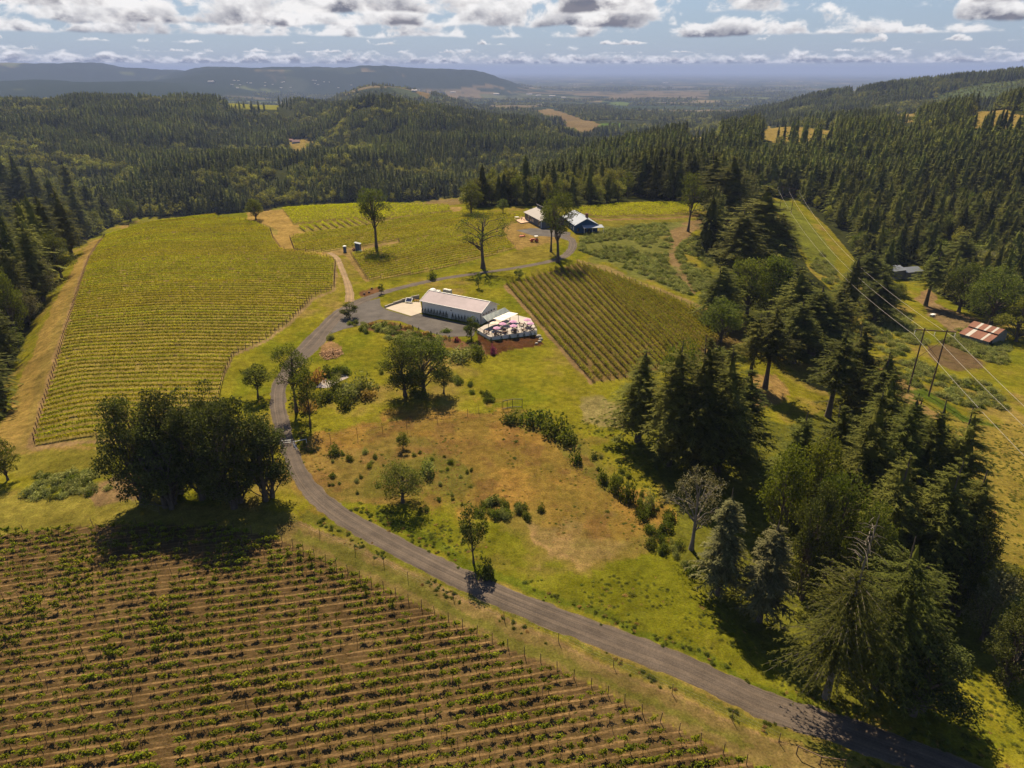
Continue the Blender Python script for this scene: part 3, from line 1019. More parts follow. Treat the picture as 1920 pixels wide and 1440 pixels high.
ROAD_PIX = [(1990, 1535, 5.6), (1850, 1472, 5.8), (1700, 1412, 5.8), (1500, 1344, 5.6), (1280, 1250, 5.4), (1000, 1143, 5.2), (850, 1078, 5.0), (720, 1012, 4.9), (640, 966, 4.7),
            (592, 928, 4.3), (563, 890, 4.0), (548, 855, 3.8), (536, 822, 3.8), (527, 790, 4.0), (521, 757, 4.1), (524, 725, 4.3), (540, 695, 4.7),
            (563, 667, 6.8), (588, 642, 7.7), (610, 615, 6.3), (640, 585, 5.9), (676, 565, 5.0), (712, 551, 4.5), (750, 540, 4.1), (800, 528, 3.8), (850, 519, 3.6),
            (900, 512, 3.6), (980, 500, 3.6), (1035, 489, 3.8), (1060, 479, 4.1), (1073, 464, 4.5), (1072, 450, 4.1), (1060, 441, 4.1)]
strip('gravel_road', ROAD_PIX, 5.5, 'gravel', 'grey gravel road winding from the lower right up past the tasting room to the farm house', rough_edge=0.8)
strip('dirt_track', [(617, 474, 2.6), (632, 484, 2.8), (641, 505, 2.6), (648, 522, 2.6), (655, 545, 3.2), (655, 566, 4.0)], 3.0, 'track_dirt', 'pale rutted dirt track between the vineyard blocks', 0.045, 0.6)
sheet('gravel_yard', [(612, 616), (640, 592), (668, 570), (712, 559), (714, 574), (725, 581), (770, 594), (786, 588), (872, 608), (893, 616), (888, 630), (840, 632), (800, 622), (750, 602), (712, 599), (680, 609), (645, 617), (600, 634)],
      'yard_gravel', 'grey gravel parking yard in front of the long white building', 0.035)
sheet('gravel_apron', [(968, 432), (995, 428), (1045, 430), (1070, 436), (1068, 452), (1045, 445), (1000, 442)], 'yard_gravel', 'grey gravel apron beside the dark farm house', 0.035, cat='gravel yard')
sheet('concrete_pad', [(722, 578), (752, 568), (788, 566), (792, 586), (771, 593)], 'pad_concrete', 'pale concrete pad at the end of the long white building', 0.09)
# ---------------------------------------------------------------- plants
def diamonds(c, u, v):
    """leaf-shaped quads with centre c, half-length u, half-width v"""
    n = len(c)
    vert = np.stack([c - u, c + v - 0.15 * u, c + u, c - v - 0.15 * u], 1).reshape(-1, 3)
    return vert, np.arange(n * 4).reshape(n, 4)


def rand_dirs(rng, n):
    d = rng.normal(size=(n, 3))
    return d / np.linalg.norm(d, axis=1)[:, None]


def leaf_cloud(rng, c, size, up=0.35, aspect=0.6):
    """randomly turned leaves at the points c"""
    n = len(c)
    nrm = rand_dirs(rng, n) + np.array((0, 0, up * 2))
    nrm /= np.linalg.norm(nrm, axis=1)[:, None]
    a = rand_dirs(rng, n)
    u = np.cross(nrm, a)
    u /= np.linalg.norm(u, axis=1)[:, None] + 1e-9
    v = np.cross(nrm, u)
    s = (size * rng.uniform(0.6, 1.35, n))[:, None]
    return diamonds(c, u * s * 0.5, v * s * 0.5 * aspect)


def join(*sets):
    """join (verts, quads) pairs"""
    V, Q, n, I = [], [], 0, []
    for k, (v, q) in enumerate(sets):
        V.append(v)
        Q.append(q + n)
        I.append(np.full(len(q), k))
        n += len(v)
    return np.concatenate(V), np.concatenate(Q), np.concatenate(I)


def tube_np(pts, rad, seg=5):
    pts = np.asarray(pts, float)
    rad = np.asarray(rad, float)
    d = np.gradient(pts, axis=0)
    d /= np.linalg.norm(d, axis=1)[:, None] + 1e-9
    up = np.where(np.abs(d[:, 2:3]) < 0.9, np.array([[0, 0, 1.0]]), np.array([[1.0, 0, 0]]))
    u = np.cross(d, up)
    u /= np.linalg.norm(u, axis=1)[:, None]
    v = np.cross(u, d)
    a = np.arange(seg) * 2 * math.pi / seg
    V = pts[:, None] + rad[:, None, None] * (u[:, None] * np.cos(a)[None, :, None] + v[:, None] * np.sin(a)[None, :, None])
    n = len(pts)
    i = np.arange(n - 1)[:, None] * seg
    k = np.arange(seg)[None]
    q = np.stack([i + k, i + (k + 1) % seg, i + seg + (k + 1) % seg, i + seg + k], -1).reshape(-1, 4)
    return V.reshape(-1, 3), q


def conifer(seed, h=26.0, R_=4.2, base=0.12, whorls=34, nb=6, ns=5, droop=0.32, ragged=0.3, wide=0.42, top_bare=0.0, side=True, shape=0.8, core=0.42, sag=0.0, fine=1.0, twigs=0.0):
    """returns (trunk verts, quads), (crown verts, quads)"""
    rng = np.random.default_rng(seed)
    zb = base * h
    tw = np.sort(rng.uniform(0, 1, whorls) * 0.35 + np.linspace(0, 1, whorls) * 0.65)
    tw = np.clip(tw, 0, 0.985)
    if top_bare:
        tw = tw * (1 - top_bare)
    n = whorls * nb
    t = np.repeat(tw, nb) + rng.normal(0, 0.012, n)
    t = np.clip(t, 0, 0.99)
    z0 = zb + (h - zb) * t
    phi = rng.uniform(0, 2 * math.pi, n)
    lop = 1 + ragged * 0.5 * np.sin(phi * 2 + rng.uniform(0, 6)) * np.sin(t * 9 + rng.uniform(0, 6))
    L = R_ * ((1 - t) ** shape * lop * rng.uniform(1 - ragged, 1 + ragged * 0.6, n)) * (0.55 + 0.45 * np.clip(t / 0.14, 0, 1)) + 0.12
    dirv = np.stack([np.cos(phi), np.sin(phi), np.zeros(n)], 1)
    side_v = np.stack([-np.sin(phi), np.cos(phi), np.zeros(n)], 1)
    rise = 0.30 * t - 0.02 - sag
    s = np.linspace(0.18, 1.0, ns)[None, :] + rng.uniform(-0.06, 0.06, (n, ns))
    Ls = L[:, None] * s
    P = dirv[:, None] * Ls[..., None]
    zz = z0[:, None] + rise[:, None] * Ls - droop * (s ** 2) * L[:, None] * (1.0 - 0.75 * t[:, None])
    P[..., 2] = zz
    P = P + rng.normal(0, 0.06, P.shape)
    ln = (L[:, None] / ns * 0.78 + 0.22) * rng.uniform(0.75, 1.25, (n, ns)) * fine * (1.25 - 0.5 * s)
    slope = rise[:, None] - 2 * droop * s * (1 - 0.75 * t[:, None]) + rng.normal(0, 0.12, (n, ns))
    U = dirv[:, None] * ln[..., None]
    U[..., 2] = slope * ln
    V = side_v[:, None] * (ln * wide)[..., None]
    V[..., 2] = rng.normal(0, 0.25, (n, ns)) * ln * wide
    sets = [diamonds(P.reshape(-1, 3), U.reshape(-1, 3), V.reshape(-1, 3))]
    if side:
        for sg in (-1, 1):
            U2 = dirv[:, None] * (ln * 0.55)[..., None] + side_v[:, None] * (sg * ln * 0.80)[..., None]
            U2[..., 2] = (slope - 0.35) * ln * 0.7
            V2 = -side_v[:, None] * (sg * ln * wide * 0.35)[..., None] + dirv[:, None] * (ln * wide * 0.5)[..., None]
            V2[..., 2] = -ln * 0.10
            P2 = P + U2 * 0.6
            sets.append(diamonds(P2.reshape(-1, 3), U2.reshape(-1, 3), V2.reshape(-1, 3)))
    if core:  # inner cone added to block light between the sparse sprays
        m = 10
        prof = np.linspace(0, 1, 9)
        cv, cq = [], []
        for k, tt in enumerate(prof):
            rr = R_ * core * (1 - tt) ** shape * (1 - 0.7 * (k == 0)) * (1 - top_bare * 0.5)
            a = np.arange(m) * 2 * math.pi / m + k
            rj = rr * rng.uniform(0.7, 1.2, m)
            cv.append(np.stack([np.cos(a) * rj, np.sin(a) * rj, np.full(m, zb + (h - zb) * (0.03 + tt * (0.93 - top_bare))) - rng.uniform(0, 0.4, m)], 1))
        for k in range(8):
            for j in range(m):
                cq.append((k * m + j, k * m + (j + 1) % m, (k + 1) * m + (j + 1) % m, (k + 1) * m + j))
        sets.append((np.concatenate(cv), np.array(cq)))
    cv, cq, _ = join(*sets)
    lean = rng.normal(0, 0.01, 2)
    k = np.linspace(0, 1, 7)
    pts = np.stack([lean[0] * h * k ** 2, lean[1] * h * k ** 2, h * k], 1)
    tv, tq = tube_np(pts, h * 0.0135 * (1 - 0.93 * k) + 0.02 + 0.004 * h * (k == 0), 7)
    if base > 0.2 or top_bare:                      # dead snags on the bare parts
        br = []
        for _ in range(int(26 if top_bare else 8)):
            zz_ = rng.uniform(0.35 * base, base) * h if not top_bare else rng.uniform(1 - top_bare * 1.25, 0.98) * h
            a = rng.uniform(0, 6.28)
            l_ = rng.uniform(0.5, 1.4) * (1.0 + (1.6 if top_bare else 0) * (1 - zz_ / h) / max(top_bare, 0.2))
            d = np.array((math.cos(a), math.sin(a), 0))
            pp = np.array([np.array((0, 0, zz_)), np.array((0, 0, zz_)) + d * l_ * 0.55 + np.array((0, 0, 0.05 * l_)), np.array((0, 0, zz_)) + d * l_ + np.array((0, 0, -0.18 * l_))])
            br.append(tube_np(pp, np.array([0.05, 0.035, 0.012]), 4))
        tv, tq, _ = join((tv, tq), *br)
    if twigs:                                       # bare branch wood showing between the sprays
        pick = rng.random(n) < twigs
        q0 = np.stack([0 * z0, 0 * z0, z0], 1)[pick]
        mid, tip = P[pick, ns // 2], P[pick, ns - 1]
        r_ = 0.012 + 0.007 * L[pick]
        sd = side_v[pick]
        up_ = np.array((0, 0, 1.0))
        bv, bq, k0 = [], [], 0
        for a_, b_, ra, rb in ((q0, mid, 1.0, 0.7), (mid, tip, 0.7, 0.25)):
            for off in (sd, up_ + 0 * sd):
                v4 = np.stack([a_ - off * (r_ * ra)[:, None], a_ + off * (r_ * ra)[:, None], b_ + off * (r_ * rb)[:, None], b_ - off * (r_ * rb)[:, None]], 1).reshape(-1, 3)
                bv.append(v4)
                bq.append(np.arange(len(v4)).reshape(-1, 4) + k0)
                k0 += len(v4)
        tv, tq, _ = join((tv, tq), (np.concatenate(bv), np.concatenate(bq)))
    return (tv, tq), (cv, cq)


def broadleaf(seed, h=16.0, w=11.0, base=0.25, clumps=34, leaves=4200, size=0.42, trunk_r=0.35, crad=0.17, stems=1, hollow=0.55, lean=0.03, flat=0.8, top=0.5, squash=1.0, limb_r=1.0):
    rng = np.random.default_rng(seed)
    zc = (base * (1 - top) + top) * h if False else (base + (1 - base) * 0.5) * h
    rz = (1 - base) * h * 0.5
    d = rand_dirs(rng, clumps)
    r = rng.uniform(hollow, 1.0, clumps) ** 0.8
    cc = d * r[:, None] * np.array((w / 2, w / 2, rz)) * (1 - crad * 0.9)
    cc[:, :2] *= (1 - 0.25 * np.clip(cc[:, 2:3] / rz, -1, 1))
    cc[:, 2] += zc
    cr = w * crad * rng.uniform(0.7, 1.35, clumps)
    per = np.maximum(8, (leaves * cr ** 2 / np.sum(cr ** 2)).astype(int))
    P = []
    for k in range(clumps):
        dd = rand_dirs(rng, per[k])
        rr = rng.uniform(0.25, 1.0, per[k]) ** 0.45
        # lumps within the clump
        rr *= 1 + 0.22 * np.sin(dd[:, 0] * 5 + k) * np.sin(dd[:, 1] * 5 + 2 * k) + 0.15 * np.sin(dd[:, 2] * 9 + k)
        P.append(cc[k] + dd * (rr * cr[k])[:, None] * np.array((1, 1, flat)))
    P = np.concatenate(P)
    P[:, 2] = np.maximum(P[:, 2], 0.15)
    crown = leaf_cloud(rng, P, size)
    sets = []
    roots = [np.array((0, 0, 0.0))] if stems == 1 else [np.array((math.cos(a), math.sin(a), 0)) * trunk_r * 2.2 for a in np.linspace(0, 6.28, stems, endpoint=False)]
    ends = []
    for i, rt in enumerate(roots):
        k = np.linspace(0, 1, 7)
        tgt = np.array((rng.normal(0, lean) * h, rng.normal(0, lean) * h, 0)) + rt * (2.2 if stems > 1 else 1)
        wob = np.stack([np.sin(k * 5 + i) * 0.02 * h * k, np.cos(k * 4 + 2 * i) * 0.02 * h * k, 0 * k], 1)
        pts = rt + tgt * k[:, None] ** 1.3 + wob + np.array((0, 0, 1.0)) * (k * (zc + 0.35 * rz))[:, None]
        rad = trunk_r * (1.0 - 0.75 * k) * (1 + 0.5 * (k < 0.05))
        sets.append(tube_np(pts, rad, 7))
        ends.append((pts, rad))
    order = rng.permutation(clumps)
    for j in order[: max(6, int(clumps * 0.75))]:
        pts, rad = ends[rng.integers(len(ends))]
        tz = np.clip(cc[j, 2] - rng.uniform(0.15, 0.45) * h * (1 - base), base * h * 0.75, pts[-1, 2])
        kk = np.interp(tz, pts[:, 2], np.arange(7))
        p0 = np.array([np.interp(kk, np.arange(7), pts[:, q]) for q in range(3)])
        r0 = min(np.interp(kk, np.arange(7), rad) * 0.6, trunk_r * 0.42) * limb_r
        p2 = cc[j]
        p1 = (p0 + p2) / 2 + np.array((0, 0, 0.08 * h * rng.uniform(-0.3, 1))) + rng.normal(0, 0.03 * w, 3)
        s = np.linspace(0, 1, 6)[:, None]
        bz = (1 - s) ** 2 * p0 + 2 * s * (1 - s) * p1 + s * s * p2
        bz[1:-1] += rng.normal(0, 0.012 * w, (4, 3))
        sets.append(tube_np(bz, np.linspace(r0, r0 * 0.22, 6), 5))
        for _ in range(2):                          # twigs
            q0 = bz[3]
            q2 = cc[j] + rand_dirs(rng, 1)[0] * cr[j] * 0.8
            sets.append(tube_np(np.array([q0, (q0 + q2) / 2 + rng.normal(0, 0.02 * w, 3), q2]), np.array([r0 * 0.35, r0 * 0.25, r0 * 0.1]), 4))
    tv, tq, _ = join(*sets)
    return (tv, tq), crown


def shrub(seed, h=1.6, w=2.0, leaves=420, size=0.22, clumps=9):
    rng = np.random.default_rng(seed)
    P = []
    for k in range(clumps):
        a, rr = rng.uniform(0, 6.28), rng.uniform(0, 0.5) * w * 0.62
        hz = h * rng.uniform(0.35, 1.0) * (1 - 0.45 * rr / (w * 0.5))
        n = leaves // clumps
        dd = rand_dirs(rng, n)
        dd[:, 2] = np.abs(dd[:, 2])
        q = dd * (rng.uniform(0.3, 1, n) ** 0.5)[:, None] * np.array((w * 0.26, w * 0.26, hz))
        P.append(q + np.array((math.cos(a) * rr, math.sin(a) * rr, 0.02)))
    return leaf_cloud(rng, np.concatenate(P), size, 0.2)


def column_bush(seed, h=2.2, w=0.7, leaves=300, size=0.16):
    rng = np.random.default_rng(seed)
    t = rng.uniform(0, 1, leaves) ** 0.8
    a = rng.uniform(0, 6.28, leaves)
    prof = np.sin(np.clip(t * 0.9 + 0.22, 0, 1) * math.pi) ** 0.7 * (1 - t * 0.45)
    r = w / 2 * prof * rng.uniform(0.75, 1.1, leaves)
    return leaf_cloud(rng, np.stack([np.cos(a) * r, np.sin(a) * r, t * h], 1), size, 0.1)


def grapevine(seed, leaves=90):
    """a young vine: a thin stem with a loose head of leaves along the wire"""
    rng = np.random.default_rng(seed)
    n = leaves
    x = rng.normal(0, 0.27, n)
    P = np.stack([x, rng.normal(0, 0.15, n), 0.95 + rng.normal(0, 0.20, n) + 0.25 * np.abs(rng.normal(0, 0.4, n))], 1)
    # a few shoots
    for _ in range(4):
        k = rng.integers(0, n, n // 12)
        a = rng.uniform(-1, 1)
        tt = rng.uniform(0, 1, len(k))
        P[k] = np.stack([a * 0.5 + tt * a * 0.6, rng.normal(0, 0.06, len(k)), 1.0 + tt * rng.uniform(0.2, 0.7)], 1)
    lv = leaf_cloud(rng, P, 0.25, 0.5, 0.85)
    st = tube_np(np.array([(0, 0, -0.05), (0.03, 0.01, 0.45), (0, 0, 0.95)]), np.array([0.035, 0.03, 0.02]), 5)
    arm = tube_np(np.array([(-0.5, 0, 0.97), (0, 0, 0.93), (0.5, 0, 0.97)]), np.array([0.012, 0.02, 0.012]), 4)
    v, q, i = join(lv, st, arm)
    return v, q, np.minimum(i, 1)


def grass_tuft(seed, blades=11, h=0.55):
    rng = np.random.default_rng(seed)
    a = rng.uniform(0, 6.28, blades)
    r = rng.uniform(0.0, 0.28, blades)
    c = np.stack([np.cos(a) * r, np.sin(a) * r, np.full(blades, h * 0.42)], 1)
    u = np.stack([rng.normal(0, 0.22, blades), rng.normal(0, 0.22, blades), rng.uniform(0.35, 0.55, blades)], 1) * h
    b = rng.uniform(0, 6.28, blades)
    v = np.stack([np.cos(b), np.sin(b), 0 * b], 1) * 0.07
    return diamonds(c, u, v)


PLANTS = {}      # kind -> list of (trunk mesh or None, crown mesh, height, width)


def add_kind(kind, trunk, crown, tmat, cmat):
    (tv, tq), (cv, cq) = trunk, crown
    tm = np_mesh(kind + '_trunk', tv, tq, tmat, smooth=True) if tv is not None else None
    cm = np_mesh(kind + '_crown', cv, cq, cmat)
    h = max(cv[:, 2].max(), tv[:, 2].max() if tv is not None else 0)
    w = 2 * np.percentile(np.hypot(cv[:, 0], cv[:, 1]), 95.5)
    PLANTS.setdefault(kind, []).append((tm, cm, h, w))


def one_mesh(name, trunk, crown, tmat, cmat):
    v, q, i = join(crown, trunk)
    return np_mesh(name, v, q, [cmat, tmat], i)


NONE2 = (None, None)
for s in range(4):
    add_kind('fir', *conifer(100 + s, 27, 4.2, 0.07, 58, 8, 9, ragged=0.50, wide=0.26, fine=0.72, twigs=0.3, shape=0.68), 'bark', 'fir_needles')
for s in range(3):
    add_kind('fir_bare_trunk', *conifer(120 + s, 27, 4.0, 0.34, 42, 7, 9, ragged=0.48, wide=0.26, fine=0.75, core=0.25, twigs=0.6), 'bark', 'fir_needles')
for s in range(2):
    add_kind('blue_fir', *conifer(130 + s, 18, 3.4, 0.08, 48, 8, 8, droop=0.36, ragged=0.36, wide=0.28, fine=0.75, twigs=0.5), 'bark', 'blue_fir_needles')
add_kind('dead_top_fir', *conifer(141, 30, 7.0, 0.10, 50, 9, 15, droop=0.42, ragged=0.45, wide=0.24, fine=0.55, top_bare=0.22, shape=0.5, core=0.12, sag=0.05, twigs=0.4), 'dead_wood', 'fir_needles')
add_kind('drooping_fir', *conifer(143, 24, 6.5, 0.08, 56, 9, 15, droop=0.42, ragged=0.42, wide=0.24, fine=0.55, shape=0.62, core=0.18, twigs=0.3), 'bark', 'fir_needles')
for s in range(4):
    add_kind('oak', *broadleaf(200 + s, 17, 12.5, 0.13, 44, 7600, 0.40, 0.42, 0.145), 'bark', 'oak_leaves')
for s in range(3):
    add_kind('dark_oak', *broadleaf(220 + s, 22, 14, 0.0, 84, 15000, 0.42, 0.45, 0.115, stems=2 + s % 2, hollow=0.40), 'bark', 'dark_oak_leaves')
for s in range(2):
    add_kind('sparse_oak', *broadleaf(240 + s, 20, 15, 0.40, 30, 2000, 0.36, 0.52, 0.085, hollow=0.6, limb_r=1.15), 'bark', 'oak_leaves')
for s in range(2):
    add_kind('tall_oak', *broadleaf(250 + s, 22, 11, 0.38, 40, 4200, 0.40, 0.42, 0.125, hollow=0.4, limb_r=1.1), 'bark', 'oak_leaves')
add_kind('grey_oak', *broadleaf(260, 14, 12, 0.30, 32, 2300, 0.30, 0.38, 0.10, hollow=0.5), 'grey_bark', 'grey_leaves')
for s in range(3):
    add_kind('bright_tree', *broadleaf(270 + s, 15, 8.5, 0.10, 38, 5200, 0.38, 0.28, 0.16), 'bark', 'bright_leaves')
for s in range(2):
    add_kind('grey_tree', *broadleaf(280 + s, 14, 9, 0.08, 40, 4600, 0.38, 0.28, 0.155), 'bark', 'grey_leaves')
for s in range(2):
    add_kind('slim_tree', *broadleaf(290 + s, 11, 5.2, 0.22, 24, 2600, 0.34, 0.18, 0.18), 'bark', 'oak_leaves')
add_kind('cone_tree', *broadleaf(296, 6, 3.6, 0.06, 26, 2600, 0.24, 0.10, 0.17), 'bark', 'shrub_leaves')
for s in range(2):
    v_ = column_bush(300 + s, 13, 3.4, 2600, 0.42)
    add_kind('cypress', tube_np(np.array([(0, 0, 0), (0, 0, 6.0), (0, 0, 11.5)]), np.array([0.22, 0.15, 0.05]), 6), v_, 'bark', 'shrub_leaves')
for s in range(6):
    add_kind('shrub', NONE2, shrub(310 + s, 1.7, 2.2, 520, 0.20), None, 'shrub_leaves')
for s in range(3):
    add_kind('grey_shrub', NONE2, shrub(320 + s, 2.0, 2.6, 620, 0.20), None, 'bramble_leaves')
for s in range(3):
    add_kind('dark_shrub', NONE2, shrub(330 + s, 1.7, 2.2, 560, 0.20), None, 'oak_leaves')
add_kind('green_shrub', NONE2, shrub(340, 1.7, 2.2, 520, 0.20), None, 'bright_leaves')
add_kind('red_shrub', NONE2, shrub(342, 1.4, 1.8, 420, 0.18), None, 'red_leaves')
add_kind('purple_shrub', NONE2, shrub(343, 1.4, 1.8, 420, 0.18), None, 'purple_leaves')
for s in range(3):
    add_kind('hedge_column', NONE2, column_bush(350 + s, 2.4, 0.9, 460, 0.16), None, 'cypress_leaves')
add_kind('dry_shrub', NONE2, shrub(360, 1.2, 1.8, 300, 0.20), None, 'dry_blades')

# small single-mesh trees for the woods
WOOD = []     # (name, mesh, height, kind)
for s in range(6):
    t_, c_ = conifer(400 + s, 27, 4.9 + 0.5 * (s % 3), 0.05, 40, 7, 6, ragged=0.50, wide=0.38, side=False, core=0.5, shape=0.64)
    WOOD.append(('wood_fir', one_mesh('wood_fir', t_, c_, 'bark', 'wood_fir_needles'), 27.0, 'fir'))
for s in range(4):
    t_, c_ = broadleaf(430 + s, 17, 10, 0.10, 30, 1500, 0.75, 0.3, 0.18)
    WOOD.append(('wood_broadleaf', one_mesh('wood_broadleaf', t_, c_, 'bark', 'oak_leaves' if s < 2 else 'far_leaves'), 17.0, 'leaf'))
FARW = []
for s in range(5):
    t_, c_ = conifer(460 + s, 24, 4.2, 0.03, 16, 6, 2, ragged=0.36, wide=0.6, side=False, core=0.60, shape=0.56)
    FARW.append((one_mesh('distant_fir_%d' % s, t_, c_, 'bark', 'far_fir_needles'), 24.0))
for s in range(3):
    t_, c_ = broadleaf(480 + s, 15, 11, 0.05, 14, 240, 1.7, 0.3, 0.24)
    FARW.append((one_mesh('distant_broadleaf_%d' % s, t_, c_, 'bark', 'far_leaves'), 15.0))


# ---------------------------------------------------------------- things scattered without number (one object each)
def scatter(name, meshes, x, y, z, rot, scl, idx, label, cat):
    col = bpy.data.collections.new(name + '_kinds')
    for i, me in enumerate(meshes):
        o = bpy.data.objects.new('%s_kind_%02d' % (name, i), me)
        col.objects.link(o)
    me = bpy.data.meshes.new(name)
    n = len(x)
    me.vertices.add(n)
    me.vertices.foreach_set('co', np.stack([x, y, z], 1).astype(np.float32).ravel())
    for nm, ty, arr in (('turn', 'FLOAT', rot), ('kind_index', 'INT', idx)):
        a = me.attributes.new(nm, ty, 'POINT')
        a.data.foreach_set('value', np.asarray(arr, np.float32 if ty == 'FLOAT' else np.int32))
    a = me.attributes.new('size', 'FLOAT_VECTOR', 'POINT')
    a.data.foreach_set('vector', np.asarray(scl, np.float32).ravel())
    me.update()
    o = link(name, me)
    tag(o, label, cat, kind='stuff')
    t = bpy.data.node_groups.new(name + '_nodes', 'GeometryNodeTree')
    t.interface.new_socket('Geometry', in_out='INPUT', socket_type='NodeSocketGeometry')
    t.interface.new_socket('Geometry', in_out='OUTPUT', socket_type='NodeSocketGeometry')
    gi, go = t.nodes.new('NodeGroupInput'), t.nodes.new('NodeGroupOutput')
    ip = t.nodes.new('GeometryNodeInstanceOnPoints')
    ci = t.nodes.new('GeometryNodeCollectionInfo')
    ci.inputs['Collection'].default_value = col
    ci.inputs['Separate Children'].default_value = True
    ci.inputs['Reset Children'].default_value = True
    def named(nm, ty):
        nd = t.nodes.new('GeometryNodeInputNamedAttribute')
        nd.data_type = ty
        nd.inputs['Name'].default_value = nm
        return nd.outputs['Attribute']
    cx = t.nodes.new('ShaderNodeCombineXYZ')
    L = t.links.new
    L(named('turn', 'FLOAT'), cx.inputs[2])
    L(gi.outputs[0], ip.inputs['Points'])
    L(ci.outputs[0], ip.inputs['Instance'])
    ip.inputs['Pick Instance'].default_value = True
    L(named('kind_index', 'INT'), ip.inputs['Instance Index'])
    L(cx.outputs[0], ip.inputs['Rotation'])
    L(named('size', 'FLOAT_VECTOR'), ip.inputs['Scale'])
    L(ip.outputs[0], go.inputs[0])
    md = o.modifiers.new('plants', 'NODES')
    md.node_group = t
    return o
# ---------------------------------------------------------------- vineyards
def clip_line(p, d, poly):
    """stretches of the line p + t d inside the polygon"""
    n = np.array((-d[1], d[0]))
    ts = []
    for a, b in zip(poly, np.roll(poly, -1, 0)):
        sa, sb = (a - p) @ n, (b - p) @ n
        if (sa > 0) != (sb > 0):
            q = a + (b - a) * sa / (sa - sb)
            ts.append((q - p) @ d)
    ts.sort()
    return [(ts[i], ts[i + 1]) for i in range(0, len(ts) - 1, 2)]


def parallel_rows(poly, d, gap, off=None):
    d = np.asarray(d) / np.linalg.norm(d)
    n = np.array((-d[1], d[0]))
    s = poly @ n
    o = s.min() + gap * 0.5 if off is None else off + gap * math.ceil((s.min() - off) / gap)
    out = []
    while o < s.max():
        for t0, t1 in clip_line(n * o, d, poly):
            if t1 - t0 > 9:
                out.append((n * o + d * t0, n * o + d * t1))
        o += gap
    return out


_pm = MB()
_pm.box((0, 0, 0.85), (0.13, 0.13, 1.9))
END_POST = _pm.mesh('end_post', 'post_wood')


def row_leaves(k, p0, p1, per_m, size=0.30, tall=1.15, width=0.26, low=0.65, clump=0.0):
    rng = np.random.default_rng(9000 + k)
    ln = np.linalg.norm(p1 - p0)
    d = (p1 - p0) / ln
    nn = np.array((-d[1], d[0]))
    n = int(ln * per_m)
    s = rng.uniform(0, ln, n)
    if clump:                                       # separate bushy vines rather than a closed hedge
        s = np.clip(np.round(s / 1.5) * 1.5 + rng.normal(0, 0.36, n), 0, ln)
    vig = 0.75 + 0.5 * vnoise(s / 3.0 + k * 17.3, s * 0 + k, 5)
    keep = vnoise(s / 1.6 + 91 * k, s * 0 + 3.3 * k, 8) > 0.12
    s, vig = s[keep], vig[keep]
    n = len(s)
    off = rng.normal(0, width, n) * vig
    hz = low + tall * vig * (rng.uniform(0, 1, n) ** 0.8) * (1 - 0.35 * np.abs(off) / (2 * width))
    q = p0 + d * s[:, None] + nn * off[:, None]
    c = np.column_stack([q, ground_z(q[:, 0], q[:, 1]) + hz])
    return leaf_cloud(rng, c, size, 0.7, 0.85), ln, d, nn


def vine_row(k, p0, p1, per_m, mat, label, group, size=0.30, tall=1.15, width=0.26, low=0.65, clump=0.0, posts=True):
    lv, ln, d, nn = row_leaves(k, p0, p1, per_m, size, tall, width, low, clump)
    m = max(2, int(ln / 1.6))
    st = p0 + d * (np.linspace(0.6, ln - 0.6, m)[:, None])
    sz = ground_z(st[:, 0], st[:, 1])
    b = np.column_stack([st, sz])
    w = np.array((d[0], d[1], 0)) * 0.04
    w2 = np.array((nn[0], nn[1], 0)) * 0.04
    h = np.array((0, 0, low + 0.35))
    tv = np.stack([b - w, b + w, b + w + h, b - w + h, b - w2, b + w2, b + w2 + h, b - w2 + h], 1).reshape(-1, 3)
    tq = np.arange(len(tv)).reshape(-1, 4)
    z0 = ground_z(*p0)
    V, Q, I = join(lv, (tv, tq))
    V = V - np.array((p0[0], p0[1], z0))
    o = link('vine_row', np_mesh('vine_row', V, Q, [mat, 'vine_wood'], I), None, (p0[0], p0[1], float(z0)))
    tag(o, label, 'vine row', group)
    if posts:
        for e in (p0 - d * 0.5, p1 + d * 0.5):
            link('end_post', END_POST, o, (e[0] - p0[0], e[1] - p0[1], float(ground_z(*e) - z0)))
    return o


def ruled_rows(top, bottom, n):
    T, B = atp(top), atp(bottom)
    def samp(P, t):
        s = np.concatenate([[0], np.cumsum(np.linalg.norm(np.diff(P, axis=0), axis=1))])
        return np.stack([np.interp(t * s[-1], s, P[:, i]) for i in (0, 1)], 1)
    t = np.linspace(0, 1, n)
    return list(zip(samp(T, t), samp(B, t)))


def end_label(i, n, usual, start, block, near, far):
    if i == 0:
        return 'nearest %s %s, %s' % (start, block, near)
    if i == n - 1:
        return 'farthest %s %s, %s' % (start, block, far)
    return usual


_k = 0
d_ = np.array(at(400, 742)[:2]) - np.array(at(110, 757)[:2])
_rows = sorted(parallel_rows(FIELD_B, d_, 2.7), key=lambda q: q[0][1])
for _i, (p0, p1) in enumerate(_rows):
    vine_row(_k, p0, p1, 46, 'vine_leaves', end_label(_i, len(_rows), 'long row of leafy yellow-green vines in the big left vineyard block', 'row of leafy vines', 'of the big left vineyard block', 'above the oak clump', 'below the woods'), 'vine rows of the big left vineyard block', 0.32, tall=0.85, width=0.17, low=0.5)
    _k += 1
far_rows = []
d_ = np.array(at(965, 467)[:2]) - np.array(at(692, 526)[:2])
_rows = sorted(parallel_rows(FIELD_D1, d_, 2.8), key=lambda q: q[0][1])
for _i, (p0, p1) in enumerate(_rows):
    vine_row(_k, p0, p1, 40, 'vine_leaves', end_label(_i, len(_rows), 'row of leafy vines in the middle block between the dirt track and the farm house', 'row of leafy vines', 'of the middle vineyard block', 'along the upper road verge', 'near the bare farm yard'), 'vine rows of the middle vineyard block', 0.34, tall=0.95, width=0.18, low=0.5)
    _k += 1
